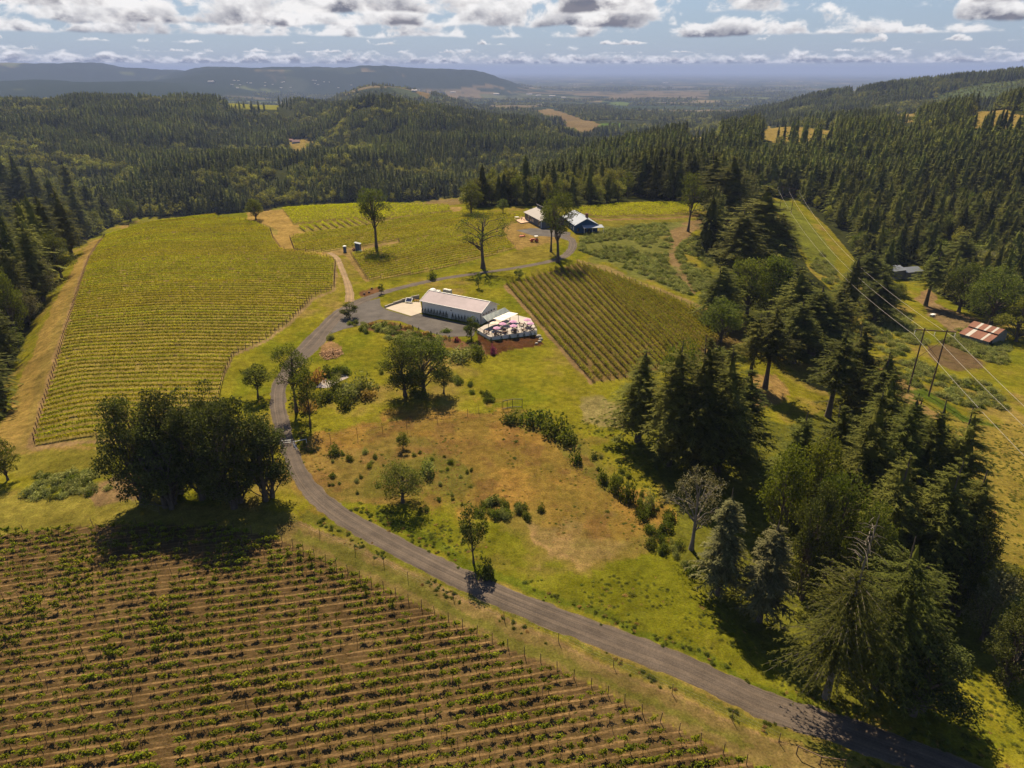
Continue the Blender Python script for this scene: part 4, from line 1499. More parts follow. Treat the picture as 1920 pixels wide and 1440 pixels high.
far_rows += [(p0, p1, 18, 0.46) for p0, p1 in parallel_rows(FIELD_D2, d_, 2.6)]
d3 = np.array(at(560, 437)[:2]) - np.array(at(548, 428)[:2])
far_rows += [(p0, p1, 34, 0.40) for p0, p1 in parallel_rows(FIELD_D3, d3, 4.2)]
d_ = np.array(at(1330, 392)[:2]) - np.array(at(1085, 400)[:2])
far_rows += [(p0, p1, 20, 0.44) for p0, p1 in parallel_rows(FIELD_E, d_, 2.6)]
_sets = []
for k, (p0, p1, pm, sz) in enumerate(far_rows):
    _sets.append(row_leaves(5000 + k, p0, p1, pm, sz)[0])
_V, _Q, _ = join(*_sets)
tag(link('far_vine_rows', np_mesh('far_vine_rows', _V, _Q, 'vine_leaves')), 'many leafy vine rows of the far blocks below the tree line', 'vine rows', kind='stuff')
# the block on the slope right of the terrace
for p0, p1 in ruled_rows([(950, 531), (1015, 513), (1085, 494), (1170, 524), (1270, 566), (1385, 607)], [(1112, 715), (1180, 706), (1240, 689), (1300, 667), (1350, 640), (1391, 612)], 36):
    if np.linalg.norm(p1 - p0) > 6:
        vine_row(_k, p0, p1, 42, 'slope_vine_leaves', 'leftmost row of bushy vines on the slope block, nearest the terrace' if '_c0' not in globals() else 'row of bushy green vines running down the slope right of the terrace', 'vine rows of the slope block', 0.30, tall=1.25, width=0.24, low=0.45, clump=1.0)
        _c0 = _k if '_c0' not in globals() else _c0
        _k += 1

# the young vines in the foreground: every vine its own plant
VINE_MESHES = []
for s in range(8):
    v_, q_, i_ = grapevine(600 + s, 95 + 14 * (s % 4))
    VINE_MESHES.append(np_mesh('grapevine', v_, q_, ['young_vine_leaves', 'vine_wood'], i_))
ROW_ANGLE = math.atan2(ROW_A_DIR[1], ROW_A_DIR[0])
_rng = np.random.default_rng(77)
vx, vy, stakes, row_ends = [], [], [], []
for p0, p1 in parallel_rows(FIELD_A, ROW_A_DIR, ROW_A_GAP, ROW_A_OFF):
    ln = np.linalg.norm(p1 - p0)
    d = (p1 - p0) / ln
    s = ln - 1.2
    row_ends.append(p1 - d * 0.3)
    k = 0
    while s > 0:
        gapn = vnoise(np.array([(p0 + d * s)[0] / 3.1]), np.array([(p0 + d * s)[1] / 3.1]), 4)[0]
        if gapn > 0.14 and _rng.random() > 0.12:
            q = p0 + d * s + _rng.normal(0, 0.10, 2)
            vx.append(q[0])
            vy.append(q[1])
        if k % 5 == 4:
            stakes.append(p0 + d * (s + 0.7))
        k += 1
        s -= _rng.uniform(1.35, 1.9)
vx, vy = np.array(vx), np.array(vy)
vz = ground_z(vx, vy)
ppx, ppy, pzc = project(vx, vy, vz + 0.8)
seen = (ppx > -40) & (ppx < 1960) & (ppy < 1475)
vx, vy, vz, ppx, ppy, pzc = (a[seen] for a in (vx, vy, vz, ppx, ppy, pzc))
order = np.argsort(pzc + 1000.0 * ((ppx < 25) | (ppx > 1895) | (ppy > 1428)))
N_SOLO = 295
vig = 0.62 + 0.75 * fbm(vx / 9, vy / 9, 12, 3) * _rng.uniform(0.6, 1.4, len(vx))
for j in order[:N_SOLO]:
    o = link('grapevine', VINE_MESHES[int(_rng.integers(8))], None, (vx[j], vy[j], vz[j]), ROW_ANGLE + (math.pi if _rng.random() < 0.5 else 0))
    o.scale = (vig[j] * _rng.uniform(0.75, 1.2), vig[j], vig[j] * 0.95)
    tag(o, 'young green grapevine in the bare brown rows of the foreground vineyard', 'grapevine', 'young vines of the foreground vineyard')
jj = order[N_SOLO:]
scatter('young_vines', VINE_MESHES, vx[jj], vy[jj], vz[jj], np.full(len(jj), ROW_ANGLE) + (_rng.random(len(jj)) < 0.5) * math.pi,
        np.stack([vig[jj] * _rng.uniform(0.75, 1.2, len(jj)), vig[jj], vig[jj] * 0.95], 1), _rng.integers(0, 8, len(jj)),
        'the many young vines in the farther rows of the brown foreground vineyard', 'grapevines')

_pm = MB()
_pm.tube([(0, 0, -0.2), (0, 0, 1.75)], [0.055, 0.05], 7)
ROW_POST = _pm.mesh('trellis_post', 'post_wood')
_pm = MB()
_pm.box((0, 0, 0.8), (0.05, 0.05, 1.9))
STAKE = _pm.mesh('trellis_stake', 'post_wood')


def in_frame(q, m=10):
    a, b, c = project(q[0], q[1], float(ground_z(q[0], q[1])) + 0.8)
    return c > 0 and -m < a < 1920 + m and -m < b < 1440 + m


for q in row_ends:
    if in_frame(q):
        o = link('trellis_post', ROW_POST, None, (q[0], q[1], float(ground_z(*q))))
        o.rotation_euler = (_rng.normal(0, 0.04), _rng.normal(0, 0.04), 0)
        tag(o, 'thin wooden post ending a foreground vine row by the grass strip', 'post', 'end posts of the foreground vine rows')
st = [q for q in stakes if in_frame(q, 0)]
st.sort(key=lambda q: np.hypot(*q))
for q in st[:230]:
    o = link('trellis_stake', STAKE, None, (q[0], q[1], float(ground_z(*q))))
    o.rotation_euler = (_rng.normal(0, 0.05), _rng.normal(0, 0.05), 0)
    tag(o, 'thin dark trellis stake standing within the foreground vine rows', 'stake', 'stakes within the foreground vine rows')
# ---------------------------------------------------------------- buildings and made things
plain_mat('white_siding', (0.74, 0.70, 0.62), 0.6, 0.10, 0.6, wave=(0, 0.30), bump=0.25)
plain_mat('white_paint', (0.62, 0.60, 0.56), 0.5, 0.10, 1.0)
plain_mat('terrace_wall_paint', (0.72, 0.66, 0.57), 0.7, 0.12, 0.5)
plain_mat('pale_roof_metal', (0.34, 0.27, 0.28), 0.7, 0.22, 0.09, metal=0.0, wave=(0, 0.25), bump=0.5)
plain_mat('house_roof_metal', (0.24, 0.21, 0.20), 0.75, 0.10, 0.3, metal=0.0, wave=(1, 0.4), bump=0.4)
plain_mat('blue_roof_metal', (0.24, 0.26, 0.31), 0.7, 0.10, 0.3, metal=0.0, wave=(1, 0.4), bump=0.4)
plain_mat('slate_roof_metal', (0.055, 0.066, 0.068), 0.45, 0.25, 0.5, metal=0.4, wave=(0, 0.4), bump=0.6)
plain_mat('shed_roof_metal', (0.16, 0.17, 0.19), 0.5, 0.2, 0.4, metal=0.3, wave=(0, 0.4), bump=0.5)
plain_mat('shed_wall_metal', (0.15, 0.15, 0.15), 0.6, 0.2, 0.4, metal=0.2, wave=(0, 0.3), bump=0.5)
plain_mat('barn_wall_metal', (0.19, 0.19, 0.18), 0.6, 0.25, 0.5, metal=0.2, wave=(0, 0.3), bump=0.5)
plain_mat('grey_siding', (0.085, 0.085, 0.095), 0.7, 0.15, 0.6)
plain_mat('blue_siding', (0.012, 0.060, 0.130), 0.65, 0.15, 0.6)
plain_mat('deck_board', (0.42, 0.27, 0.17), 0.8, 0.15, 0.8, wave=(0, 0.14), bump=0.5)
plain_mat('terrace_floor', (0.34, 0.30, 0.27), 0.85, 0.14, 0.5)
plain_mat('dark_glass', (0.012, 0.014, 0.018), 0.08, 0.1, 1.0, spec=0.6)
plain_mat('doorway_shade', (0.012, 0.011, 0.010), 0.95, 0.1, 1.0)  # near-black colour painted for the shade inside open doorways
plain_mat('rust_roof', (0.170, 0.066, 0.038), 0.8, 0.28, 0.5, wave=(0, 0.3), bump=0.5)
plain_mat('pale_roof_panel', (0.36, 0.33, 0.29), 0.6, 0.08, 0.6, wave=(0, 0.3), bump=0.4)
plain_mat('pink_canvas', (0.52, 0.26, 0.40), 0.8, 0.08, 2.0)
plain_mat('cream_canvas', (0.70, 0.55, 0.42), 0.8, 0.08, 2.0)
plain_mat('white_canvas', (0.68, 0.60, 0.53), 0.8, 0.08, 1.0)
plain_mat('dark_metal', (0.03, 0.03, 0.032), 0.5, 0.2, 3.0, metal=0.6)
plain_mat('brown_timber', (0.10, 0.05, 0.03), 0.8, 0.3, 2.0)
plain_mat('brick', (0.16, 0.06, 0.04), 0.85, 0.35, 4.0)
plain_mat('tractor_paint', (0.46, 0.09, 0.025), 0.45, 0.15, 2.0)
plain_mat('tyre_rubber', (0.014, 0.014, 0.014), 0.9, 0.2, 3.0)
plain_mat('tote_plastic', (0.48, 0.46, 0.42), 0.5, 0.12, 1.2)
plain_mat('toilet_plastic', (0.15, 0.17, 0.21), 0.5, 0.12, 2.0)
plain_mat('pump_shed_board', (0.055, 0.075, 0.110), 0.6, 0.2, 2.0)
plain_mat('solar_cell', (0.015, 0.018, 0.05), 0.12, 0.2, 4.0, spec=0.6)
plain_mat('yellow_timber', (0.42, 0.22, 0.035), 0.7, 0.2, 2.0)
plain_mat('block_concrete', (0.26, 0.23, 0.19), 0.9, 0.25, 1.5)
plain_mat('pole_wood', (0.095, 0.055, 0.034), 0.9, 0.35, 0.8)
plain_mat('wire_metal', (0.50, 0.43, 0.34), 0.35, 0.05, 2.0, metal=0.5)
plain_mat('galvanised', (0.34, 0.33, 0.31), 0.5, 0.15, 2.0, metal=0.4)
plain_mat('far_white', (0.34, 0.33, 0.32), 0.6, 0.05, 0.1)
plain_mat('far_roof', (0.30, 0.25, 0.25), 0.7, 0.2, 0.1)
plain_mat('house_red', (0.20, 0.075, 0.065), 0.7, 0.2, 0.4)
plain_mat('rock', (0.34, 0.30, 0.25), 0.9, 0.3, 1.0, bump=0.4, bscale=3)
plain_mat('cut_brush', (0.30, 0.17, 0.085), 0.95, 0.35, 2.0)


def water_mat():
    m, g, out = new_mat('pond_water')
    p = g.add('ShaderNodeBsdfPrincipled')
    p.inputs['Base Color'].default_value = (0.30, 0.255, 0.225, 1)  # pale muddy base, also stands in for bright sky mirrored in the water
    p.inputs['Roughness'].default_value = 0.06
    b = g.add('ShaderNodeBump')
    b.inputs['Strength'].default_value = 0.25
    b.inputs['Distance'].default_value = 0.05
    g.l.new(g.noise(g.add('ShaderNodeNewGeometry').outputs['Position'], 2.5, 3.0), b.inputs['Height'])
    g.l.new(b.outputs[0], p.inputs['Normal'])
    g.l.new(p.outputs[0], out.inputs['Surface'])


water_mat()
_pc = at(622, 714)
sheet('pond_water', [(592, 727), (606, 712), (622, 700), (642, 697), (654, 708), (634, 717), (616, 728)], 'pond_water', 'small pale pond beside the gravel road', lift=0.08, step=1.0, cat='pond')


def frame(c0, c1, c2):
    """local axes of a building: origin c0, x towards c1, y square to it on c2's side; returns origin, angle, length, width, side"""
    c0, c1, c2 = (np.array(c[:2]) for c in (c0, c1, c2))
    u = c1 - c0
    L = np.linalg.norm(u)
    u /= L
    n = np.array((-u[1], u[0]))
    w = (c2 - c0) @ n
    return c0, math.atan2(u[1], u[0]), L, abs(w), (1 if w > 0 else -1)


def gable_shell(L, Wd, eave, ridge, y0=0.0, sgn=1):
    """walls with gables; ridge along x"""
    mb = MB()
    y1 = y0 + sgn * Wd
    ym = (y0 + y1) / 2
    lo = -0.6
    mb.poly([(0, y0, lo), (L, y0, lo), (L, y0, eave), (0, y0, eave)])
    mb.poly([(0, y1, lo), (0, y1, eave), (L, y1, eave), (L, y1, lo)])
    for x in (0, L):
        mb.poly([(x, y0, lo), (x, y0, eave), (x, ym, ridge), (x, y1, eave), (x, y1, lo)])
    return mb


def slab(mb, pts, th, mi=0):
    """a thin plate with the given top corners"""
    pts = [np.array(p, float) for p in pts]
    n = np.cross(pts[1] - pts[0], pts[2] - pts[0])
    n /= np.linalg.norm(n)
    if n[2] < 0:
        pts = pts[::-1]
        n = -n
    low = [p - n * th for p in pts]
    mb.poly(pts, mi)
    mb.poly(low[::-1], mi)
    for i in range(len(pts)):
        j = (i + 1) % len(pts)
        mb.poly([low[i], low[j], pts[j], pts[i]], mi)


def gable_roof(L, Wd, eave, ridge, over=0.45, y0=0.0, sgn=1, th=0.12, mi=0):
    mb = MB()
    y1 = y0 + sgn * Wd
    ym = (y0 + y1) / 2
    k = (ridge - eave) / (Wd / 2)
    e = 0.10
    for ya, s in ((y0, -sgn), (y1, sgn)):
        slab(mb, [(-over, ya + s * over, eave - k * over + e), (L + over, ya + s * over, eave - k * over + e), (L + over, ym, ridge + e), (-over, ym, ridge + e)], th, mi)
    return mb


# ---- the long white tasting room
c0, c1 = at(792, 586), at(902, 609)
c2 = at(932, 570, 4.3)
o_, ang, L, Wd, sg = frame(c0, c1, (c2[0] - 0, c2[1]))
# c2 lies behind c1: measure the width square to the long wall
n_ = np.array((-math.sin(ang), math.cos(ang)))
Wd = abs((np.array(c2[:2]) - np.array(c1[:2])) @ n_)
EAVE = 4.3
pm = np.array(c1[:2]) + n_ * Wd / 2
RIDGE = float(np.clip(height_to((pm[0], pm[1], c1[2]), 565.5), EAVE + 0.8, EAVE + 3.2))
print('tasting room', L, Wd, EAVE, RIDGE)
zb = min(c0[2], c1[2])
tr = thing('tasting_room', 'long low white building with a pale gabled metal roof beside the gravel yard', 'building', (c0[0], c0[1], zb), ang)
part('wall', gable_shell(L, Wd, EAVE, RIDGE), 'white_siding', tr)
rf = part('roof', gable_roof(L, Wd, EAVE, RIDGE), 'pale_roof_metal', tr)
mb = MB()
mb.bar((-0.5, 0.0 - 0.50, EAVE - 0.12), (L + 0.5, -0.50, EAVE - 0.12), 0.14, 0.16)
part('gutter', mb, 'white_paint', rf)
mb = MB()
mb.bar((-0.55, Wd / 2, RIDGE + 0.13), (L + 0.55, Wd / 2, RIDGE + 0.13), 0.35, 0.10)
k_ = (RIDGE - EAVE) / (Wd / 2)
for xx in (-0.52, L + 0.52):
    for ya in (-0.5, Wd + 0.5):
        mb.bar((xx, ya, EAVE - k_ * 0.5 + 0.05), (xx, Wd / 2, RIDGE + 0.08), 0.12, 0.26)
part('roof_trim', mb, 'white_paint', rf)
mb = MB()
for xx in (0.0, L):
    mb.box((xx, -0.06, EAVE / 2 - 0.1), (0.18, 0.10, EAVE))
part('corner_trim', mb, 'brown_timber', tr)
dx = L * 0.51
mb = MB()
mb.box((dx, -0.05, 1.05), (1.15, 0.10, 2.3))
dr = part('door', mb, 'white_paint', tr)
mb = MB()
mb.box((dx + 0.42, -0.13, 1.0), (0.08, 0.07, 0.12))
part('handle', mb, 'dark_metal', dr)
mb = MB()
mb.box((dx, -0.12, 2.9), (0.30, 0.22, 0.28))
part('wall_lamp', mb, 'dark_metal', tr)
for q in np.linspace(0.16, 0.80, 5):
    mb = MB()
    mb.box((L + 0.05, Wd * q, 3.15), (0.10, 0.80, 0.62))
    wn = part('window', mb, 'white_paint', tr)
    mb = MB()
    mb.box((L + 0.10, Wd * q, 3.15), (0.06, 0.64, 0.46))
    part('pane', mb, 'dark_glass', wn)
mb = MB()
mb.box((-0.05, Wd * 0.42, 1.6), (0.12, 3.6, 3.3))
part('roller_door', mb, 'shed_wall_metal', tr)
ML = np.array([[math.cos(ang), -math.sin(ang)], [math.sin(ang), math.cos(ang)]])


def wl(x, y):
    q = np.array((c0[0], c0[1])) + ML @ np.array((x, y))
    return float(q[0]), float(q[1])


# hedge of narrow evergreens along the wall, each its own plant
xs = [x for x in np.linspace(0.7, L - 0.8, 19) if abs(x - dx) > 0.95]
for i, x in enumerate(xs):
    q = wl(x, -0.75)
    tm, cm, h, w = PLANTS['hedge_column'][i % 3]
    o = link('hedge_shrub', cm, None, (q[0], q[1], zb), random.uniform(0, 6.28))
    s = random.uniform(0.95, 1.15)
    o.scale = (s, s, s * 1.0)
    tag(o, 'narrow dark evergreen along the long white wall, ' + ('left' if x < dx else 'right') + ' of its door', 'shrub', 'narrow evergreens along the white wall')

# ---- the terrace
TL = 1.15          # how far the terrace floor stands above the ground
tp = [(894, 617), (919, 631.5), (1007, 620.5), (995, 598), (972, 592), (948, 588), (914, 605), (903, 612)]
tw = np.array([at(*p, TL)[:2] for p in tp])
zt = float(np.mean(ground_z(tw[:, 0], tw[:, 1]))) + TL
ter = thing('terrace', 'raised pale terrace with a white retaining wall at the end of the long building', 'terrace', (tw[1][0], tw[1][1], float(ground_z(*tw[1]))))
T0 = np.array(ter.location)
mb = MB()
mb.poly([(p[0] - T0[0], p[1] - T0[1], zt - T0[2]) for p in tw][::1])
part('floor', mb, 'terrace_floor', ter)
mb = MB()
for i in range(len(tw)):
    a, b = tw[i], tw[(i + 1) % len(tw)]
    za, zb2 = float(ground_z(*a)) - 0.4, float(ground_z(*b)) - 0.4
    mb.poly([(a[0] - T0[0], a[1] - T0[1], za - T0[2]), (b[0] - T0[0], b[1] - T0[1], zb2 - T0[2]), (b[0] - T0[0], b[1] - T0[1], zt - T0[2] - 0.02), (a[0] - T0[0], a[1] - T0[1], zt - T0[2] - 0.02)])
part('retaining_wall', mb, 'terrace_wall_paint', ter)
rl = MB()
for a, b in ((tw[0], tw[1]), (tw[1], tw[2]), (tw[2], tw[3])):
    n = max(2, int(np.linalg.norm(b - a) / 1.7))
    for t in np.linspace(0, 1, n + 1):
        p = (a + (b - a) * t) * 1.0 - T0[:2]
        rl.box((p[0], p[1], zt - T0[2] + 0.5), (0.08, 0.08, 1.05))
    for hh in (0.35, 0.7, 1.02):
        rl.bar((a[0] - T0[0], a[1] - T0[1], zt - T0[2] + hh), (b[0] - T0[0], b[1] - T0[1], zt - T0[2] + hh), 0.035 if hh < 1 else 0.07)
part('railing', rl, 'brown_timber', ter)


def tz(px, py, up):
    """point over the terrace floor, up metres above it, that shows at this pixel"""
    return at(px, py, zt + up - float(ground_z(*at(px, py)[:2])))


# lean-to porch roof and the white awning
def quad_at(pix, ups):
    out = []
    for (a, b), u in zip(pix, ups):
        q = tz(a, b, u)
        out.append((q[0], q[1], zt + u))
    return out


pc = quad_at([(904, 594), (946, 577), (956, 584), (914.5, 603)], [3.3, 3.3, 2.6, 2.6])
po = thing('porch', 'slate grey lean-to porch roof on timber posts against the gable end', 'porch', (pc[3][0], pc[3][1], zt))
PO = np.array((pc[3][0], pc[3][1], zt))
mb = MB()
slab(mb, [np.array(p) - PO for p in pc], 0.12)
part('roof', mb, 'slate_roof_metal', po)
a, b = np.array(pc[3]) - PO, np.array(pc[2]) - PO
for t in (0.03, 0.34, 0.66, 0.97):
    mb = MB()
    q = a + (b - a) * t
    mb.box((q[0], q[1], 1.24), (0.16, 0.16, 2.48))
    part('post', mb, 'brown_timber', po)
mb = MB()
mb.bar((a[0], a[1], 2.44), (b[0], b[1], 2.44), 0.14, 0.2)
part('beam', mb, 'brown_timber', po)
ac = quad_at([(924, 598), (955, 585), (972, 588), (941, 602)], [2.75, 2.75, 2.55, 2.55])
aw = thing('awning', 'white canvas awning panels on a timber frame over the terrace', 'awning', (ac[3][0], ac[3][1], zt))
AO = np.array((ac[3][0], ac[3][1], zt))
A = [np.array(p) - AO for p in ac]
for i in range(3):
    t0, t1 = i / 3 + 0.012, (i + 1) / 3 - 0.012
    mb = MB()
    slab(mb, [A[0] + (A[1] - A[0]) * t0, A[0] + (A[1] - A[0]) * t1, A[3] + (A[2] - A[3]) * t1, A[3] + (A[2] - A[3]) * t0], 0.05)
    part('canvas_panel', mb, 'white_canvas', aw)
for p in (A[2], A[3], (A[2] + A[3]) / 2):
    mb = MB()
    mb.box((p[0], p[1], p[2] / 2 - 0.04), (0.13, 0.13, p[2]))
    part('post', mb, 'brown_timber', aw)


def umbrella(px, py, w_px, mat, label, group=None):
    P = tz(px, py, 2.35)
    r = w_px / 2 * depth((P[0], P[1], zt + 2.3)) / FPX
    o = thing('parasol', label, 'parasol', (P[0], P[1], zt), random.uniform(0, 1), group)
    mb = MB()
    mb.lathe((0, 0, 0), [(0.02, 2.72), (r * 0.45, 2.55), (r * 0.98, 2.22), (r, 2.14), (r * 0.95, 2.17), (r * 0.4, 2.48), (0.02, 2.62)], 8)
    part('canopy', mb, mat, o)
    mb = MB()
    mb.tube([(0, 0, 0.05), (0, 0, 2.85)], 0.035, 7)
    part('pole', mb, 'white_paint', o)
    mb = MB()
    mb.lathe((0, 0, 0), [(0.0, 0.10), (0.28, 0.09), (0.30, 0.0)], 10)
    part('base', mb, 'dark_metal', o)
    return P


tabs = []
for px, py, w, m_, lab in [(927, 605.5, 18, 'cream_canvas', 'cream parasol on the terrace, the only one that is not pink'),
                           (942.5, 607, 14.5, 'pink_canvas', 'pink parasol just right of the cream one on the terrace'),
                           (931.6, 614.6, 15, 'pink_canvas', 'pink parasol nearest the front wall at the left of the terrace'),
                           (962, 602.6, 15, 'pink_canvas', 'pink parasol close to the white awning corner'),
                           (962.8, 610.8, 15, 'pink_canvas', 'pink parasol in the middle of the terrace'),
                           (988.6, 599.3, 15, 'pink_canvas', 'pink parasol at the far right corner of the terrace'),
                           (994.8, 606, 14, 'pink_canvas', 'pink parasol by the right-hand railing of the terrace')]:
    tabs.append(umbrella(px, py, w, m_, lab, 'parasols on the terrace'))
for px, py in ((928.4, 625.5), (966, 621.5), (978, 607.5), (983, 617), (946, 621.5), (912, 621)):
    q = tz(px, py, 0.7)
    tabs.append(q)


def bistro_table():
    mb = MB()
    mb.lathe((0, 0, 0), [(0.0, 0.76), (0.55, 0.76), (0.56, 0.72), (0.0, 0.71)], 14)
    mb.tube([(0, 0, 0.02), (0, 0, 0.72)], 0.04, 6)
    mb.lathe((0, 0, 0), [(0.0, 0.05), (0.28, 0.04), (0.30, 0.0)], 10)
    return mb.mesh('table', 'brown_timber')


def bistro_chair():
    mb = MB()
    mb.box((0, 0, 0.45), (0.46, 0.46, 0.05))
    mb.box((0, 0.22, 0.72), (0.46, 0.04, 0.45))
    for sx in (-0.2, 0.2):
        for sy in (-0.2, 0.2):
            mb.bar((sx, sy, 0), (sx, sy, 0.44), 0.035)
        mb.bar((sx, 0.21, 0.44), (sx, 0.22, 0.9), 0.035)
    return mb.mesh('chair', 'post_wood')


TB, CH = bistro_table(), bistro_chair()
WHERE = ['under the cream parasol', 'under the pink parasol beside the cream one', 'under the pink parasol by the front wall', 'under the pink parasol at the awning corner',
         'under the pink parasol in the middle of the terrace', 'under the pink parasol at the far right corner', 'under the pink parasol by the right railing',
         'in the open behind the left corner of the terrace wall', 'in the open at the front of the terrace', 'in the open at the back right of the awning',
         'in the open right of the middle parasol', 'in the open by the front railing', 'in the open at the left end near the porch']
for i, q in enumerate(tabs):
    x, y = (q[0] + 0.45, q[1] - 0.2) if i < 7 else (q[0], q[1])
    o = link('table', TB, None, (x, y, zt))
    tag(o, 'small round dark table ' + WHERE[i], 'table', 'round tables under the parasols' if i < 7 else 'round tables in the open on the terrace')
    a0 = random.uniform(0, 1.5)
    for k in range(4):
        a = a0 + k * math.pi / 2
        o = link('chair', CH, None, (x + 0.85 * math.cos(a), y + 0.85 * math.sin(a), zt), a - math.pi / 2)
        tag(o, 'dark metal chair ' + WHERE[i], 'chair', 'chairs at the table ' + WHERE[i])
for px, py, hpx in [(921, 641, 9), (940.5, 638.5, 9), (955.8, 635.5, 9), (971.4, 633, 8), (983, 631, 7), (994.8, 629, 8), (1002.5, 627.5, 7)]:
    P = at(px, py)
    tm, cm, h, w = PLANTS['hedge_column'][int(px) % 3]
    o = link('hedge_shrub', cm, None, P)
    s = height_to(P, py - hpx) / h
    o.scale = (s * 1.5, s * 1.5, s)
    tag(o, 'little conical evergreen against the white terrace wall', 'shrub', 'conical evergreens below the terrace wall')
for i, t in enumerate(np.linspace(0, 1, 15)):
    px = 694 + t * 160
    py = np.interp(px, [694, 716, 760, 820, 860], [612, 608, 615, 632, 644]) + random.uniform(-1, 2)
    P = at(px, py)
    tm, cm, h, w = PLANTS['hedge_column'][i % 3] if i % 3 else PLANTS['dry_shrub'][0]
    o = link('hedge_shrub', cm, None, P)
    s = random.uniform(1.3, 1.9) / h
    o.scale = (s * 1.3, s * 1.3, s)
    tag(o, 'small upright shrub in the red mulch strip at the yard edge', 'shrub', 'small shrubs of the mulch strip')

# ---- behind the white building: totes, boulders, solar panel, timber, low block wall
def tote(px, py, lift, label, size=1.25):
    P = at(px, py)
    o = thing('water_tote', label, 'water tank', (P[0], P[1], P[2] + lift), ang, 'white water totes behind the building')
    mb = MB()
    mb.box((0, 0, 0.15 + size / 2), (size * 1.15, size, size))
    mb.lathe((0, 0, 0.15 + size), [(0.22, 0), (0.22, 0.08), (0.0, 0.09)], 10)
    part('tank', mb, 'tote_plastic', o)
    mb = MB()
    for z in np.linspace(0.2, 0.1 + size, 5):
        for s_ in (-1, 1):
            mb.bar((-size * 0.6, s_ * (size / 2 + 0.03), z), (size * 0.6, s_ * (size / 2 + 0.03), z), 0.03)
    for x in np.linspace(-size * 0.58, size * 0.58, 5):
        for s_ in (-1, 1):
            mb.bar((x, s_ * (size / 2 + 0.05), 0.1), (x, s_ * (size / 2 + 0.05), 0.15 + size), 0.03)
    mb.box((0, 0, 0.07), (size * 1.2, size * 1.05, 0.12))
    part('cage', mb, 'galvanised', o)


tote(836, 556, 0, 'white plastic water tote, lower left of the stack behind the building')
tote(843, 557.5, 0, 'white plastic water tote, lower right of the stack behind the building')
tote(836, 556, 1.42, 'white plastic water tote, upper left of the stack behind the building')
tote(843, 557.5, 1.42, 'white plastic water tote, upper right of the stack behind the building')
tote(822, 553, 0.3, 'white plastic water tote standing alone between stack and white dome')


def boulder(seed, s):
    rng = np.random.default_rng(seed)
    mb = MB()
    m, n = 7, 10
    for i in range(m):
        t = math.pi * i / (m - 1)
        for k in range(n):
            a = 2 * math.pi * k / n
            r = s * (0.8 + 0.35 * rng.random())
            mb.v.append((r * math.sin(t) * math.cos(a) * 1.2, r * math.sin(t) * math.sin(a), r * 0.75 * math.cos(t) + s * 0.4))
    for i in range(m - 1):
        for k in range(n):
            mb.f.append((i * n + k, (i + 1) * n + k, (i + 1) * n + (k + 1) % n, i * n + (k + 1) % n))
            mb.m.append(0)
    return mb.mesh('boulder', 'rock', True)


P = at(812, 553)
mb = MB()
mb.lathe((0, 0, 0), [(1.5, 0), (1.55, 1.2), (1.35, 1.9), (0.8, 2.35), (0.2, 2.5), (0.0, 2.5)], 18)
o = link('water_tank', mb.mesh('water_tank', 'white_paint', True), None, P)
tag(o, 'round white domed tank just behind the ridge of the white building', 'water tank')
P = at(767, 567.5)
so = thing('solar_panel', 'tilted dark solar panel with a white frame beside the concrete pad', 'solar panel', P, ang + 0.35)
mb = MB()
slab(mb, [(-1.2, -0.9, 0.55), (1.2, -0.9, 0.55), (1.2, 0.9, 1.55), (-1.2, 0.9, 1.55)], 0.08)
part('frame', mb, 'white_paint', so)
mb = MB()
slab(mb, [(-1.02, -0.74, 0.66), (1.02, -0.74, 0.66), (1.02, 0.72, 1.47), (-1.02, 0.72, 1.47)], 0.02)
part('cells', mb, 'solar_cell', so)
for sx in (-0.9, 0.9):
    mb = MB()
    mb.bar((sx, 0.6, 0), (sx, 0.6, 1.3), 0.08)
    mb.bar((sx, -0.7, 0), (sx, -0.7, 0.6), 0.08)
    part('leg', mb, 'galvanised', so)
a, b = at(776, 565), at(786, 566)
mb = MB()
for z in (0.25, 0.7):
    mb.bar((0, 0, z), (b[0] - a[0], b[1] - a[1], b[2] - a[2] + z), 0.16, 0.22)
for t in (0.02, 0.5, 0.98):
    mb.box(((b[0] - a[0]) * t, (b[1] - a[1]) * t, 0.4), (0.14, 0.14, 1.0))
tag(link('timber_rail', mb.mesh('timber_rail', 'yellow_timber'), None, a), 'yellow timber rail between the solar panel and the white building', 'rail')
pw = atp([(722, 577), (738, 571), (754, 566), (772, 561.5), (786, 559)])
mb = MB()
for i in range(len(pw) - 1):
    for t in np.arange(0, 1, 0.34):
        q = pw[i] + (pw[i + 1] - pw[i]) * (t + 0.16)
        d = pw[i + 1] - pw[i]
        hh = 0.55 + 0.18 * i + random.uniform(-0.05, 0.05)
        mb.box((q[0] - pw[0][0], q[1] - pw[0][1], float(ground_z(*q)) - float(ground_z(*pw[0])) + hh / 2), (np.linalg.norm(d) * 0.33, 0.5, hh + 0.2), math.atan2(d[1], d[0]))
tag(link('block_wall', mb.mesh('block_wall', 'block_concrete'), None, (pw[0][0], pw[0][1], float(ground_z(*pw[0])))), 'low grey concrete block wall curving round the pale pad', 'wall')

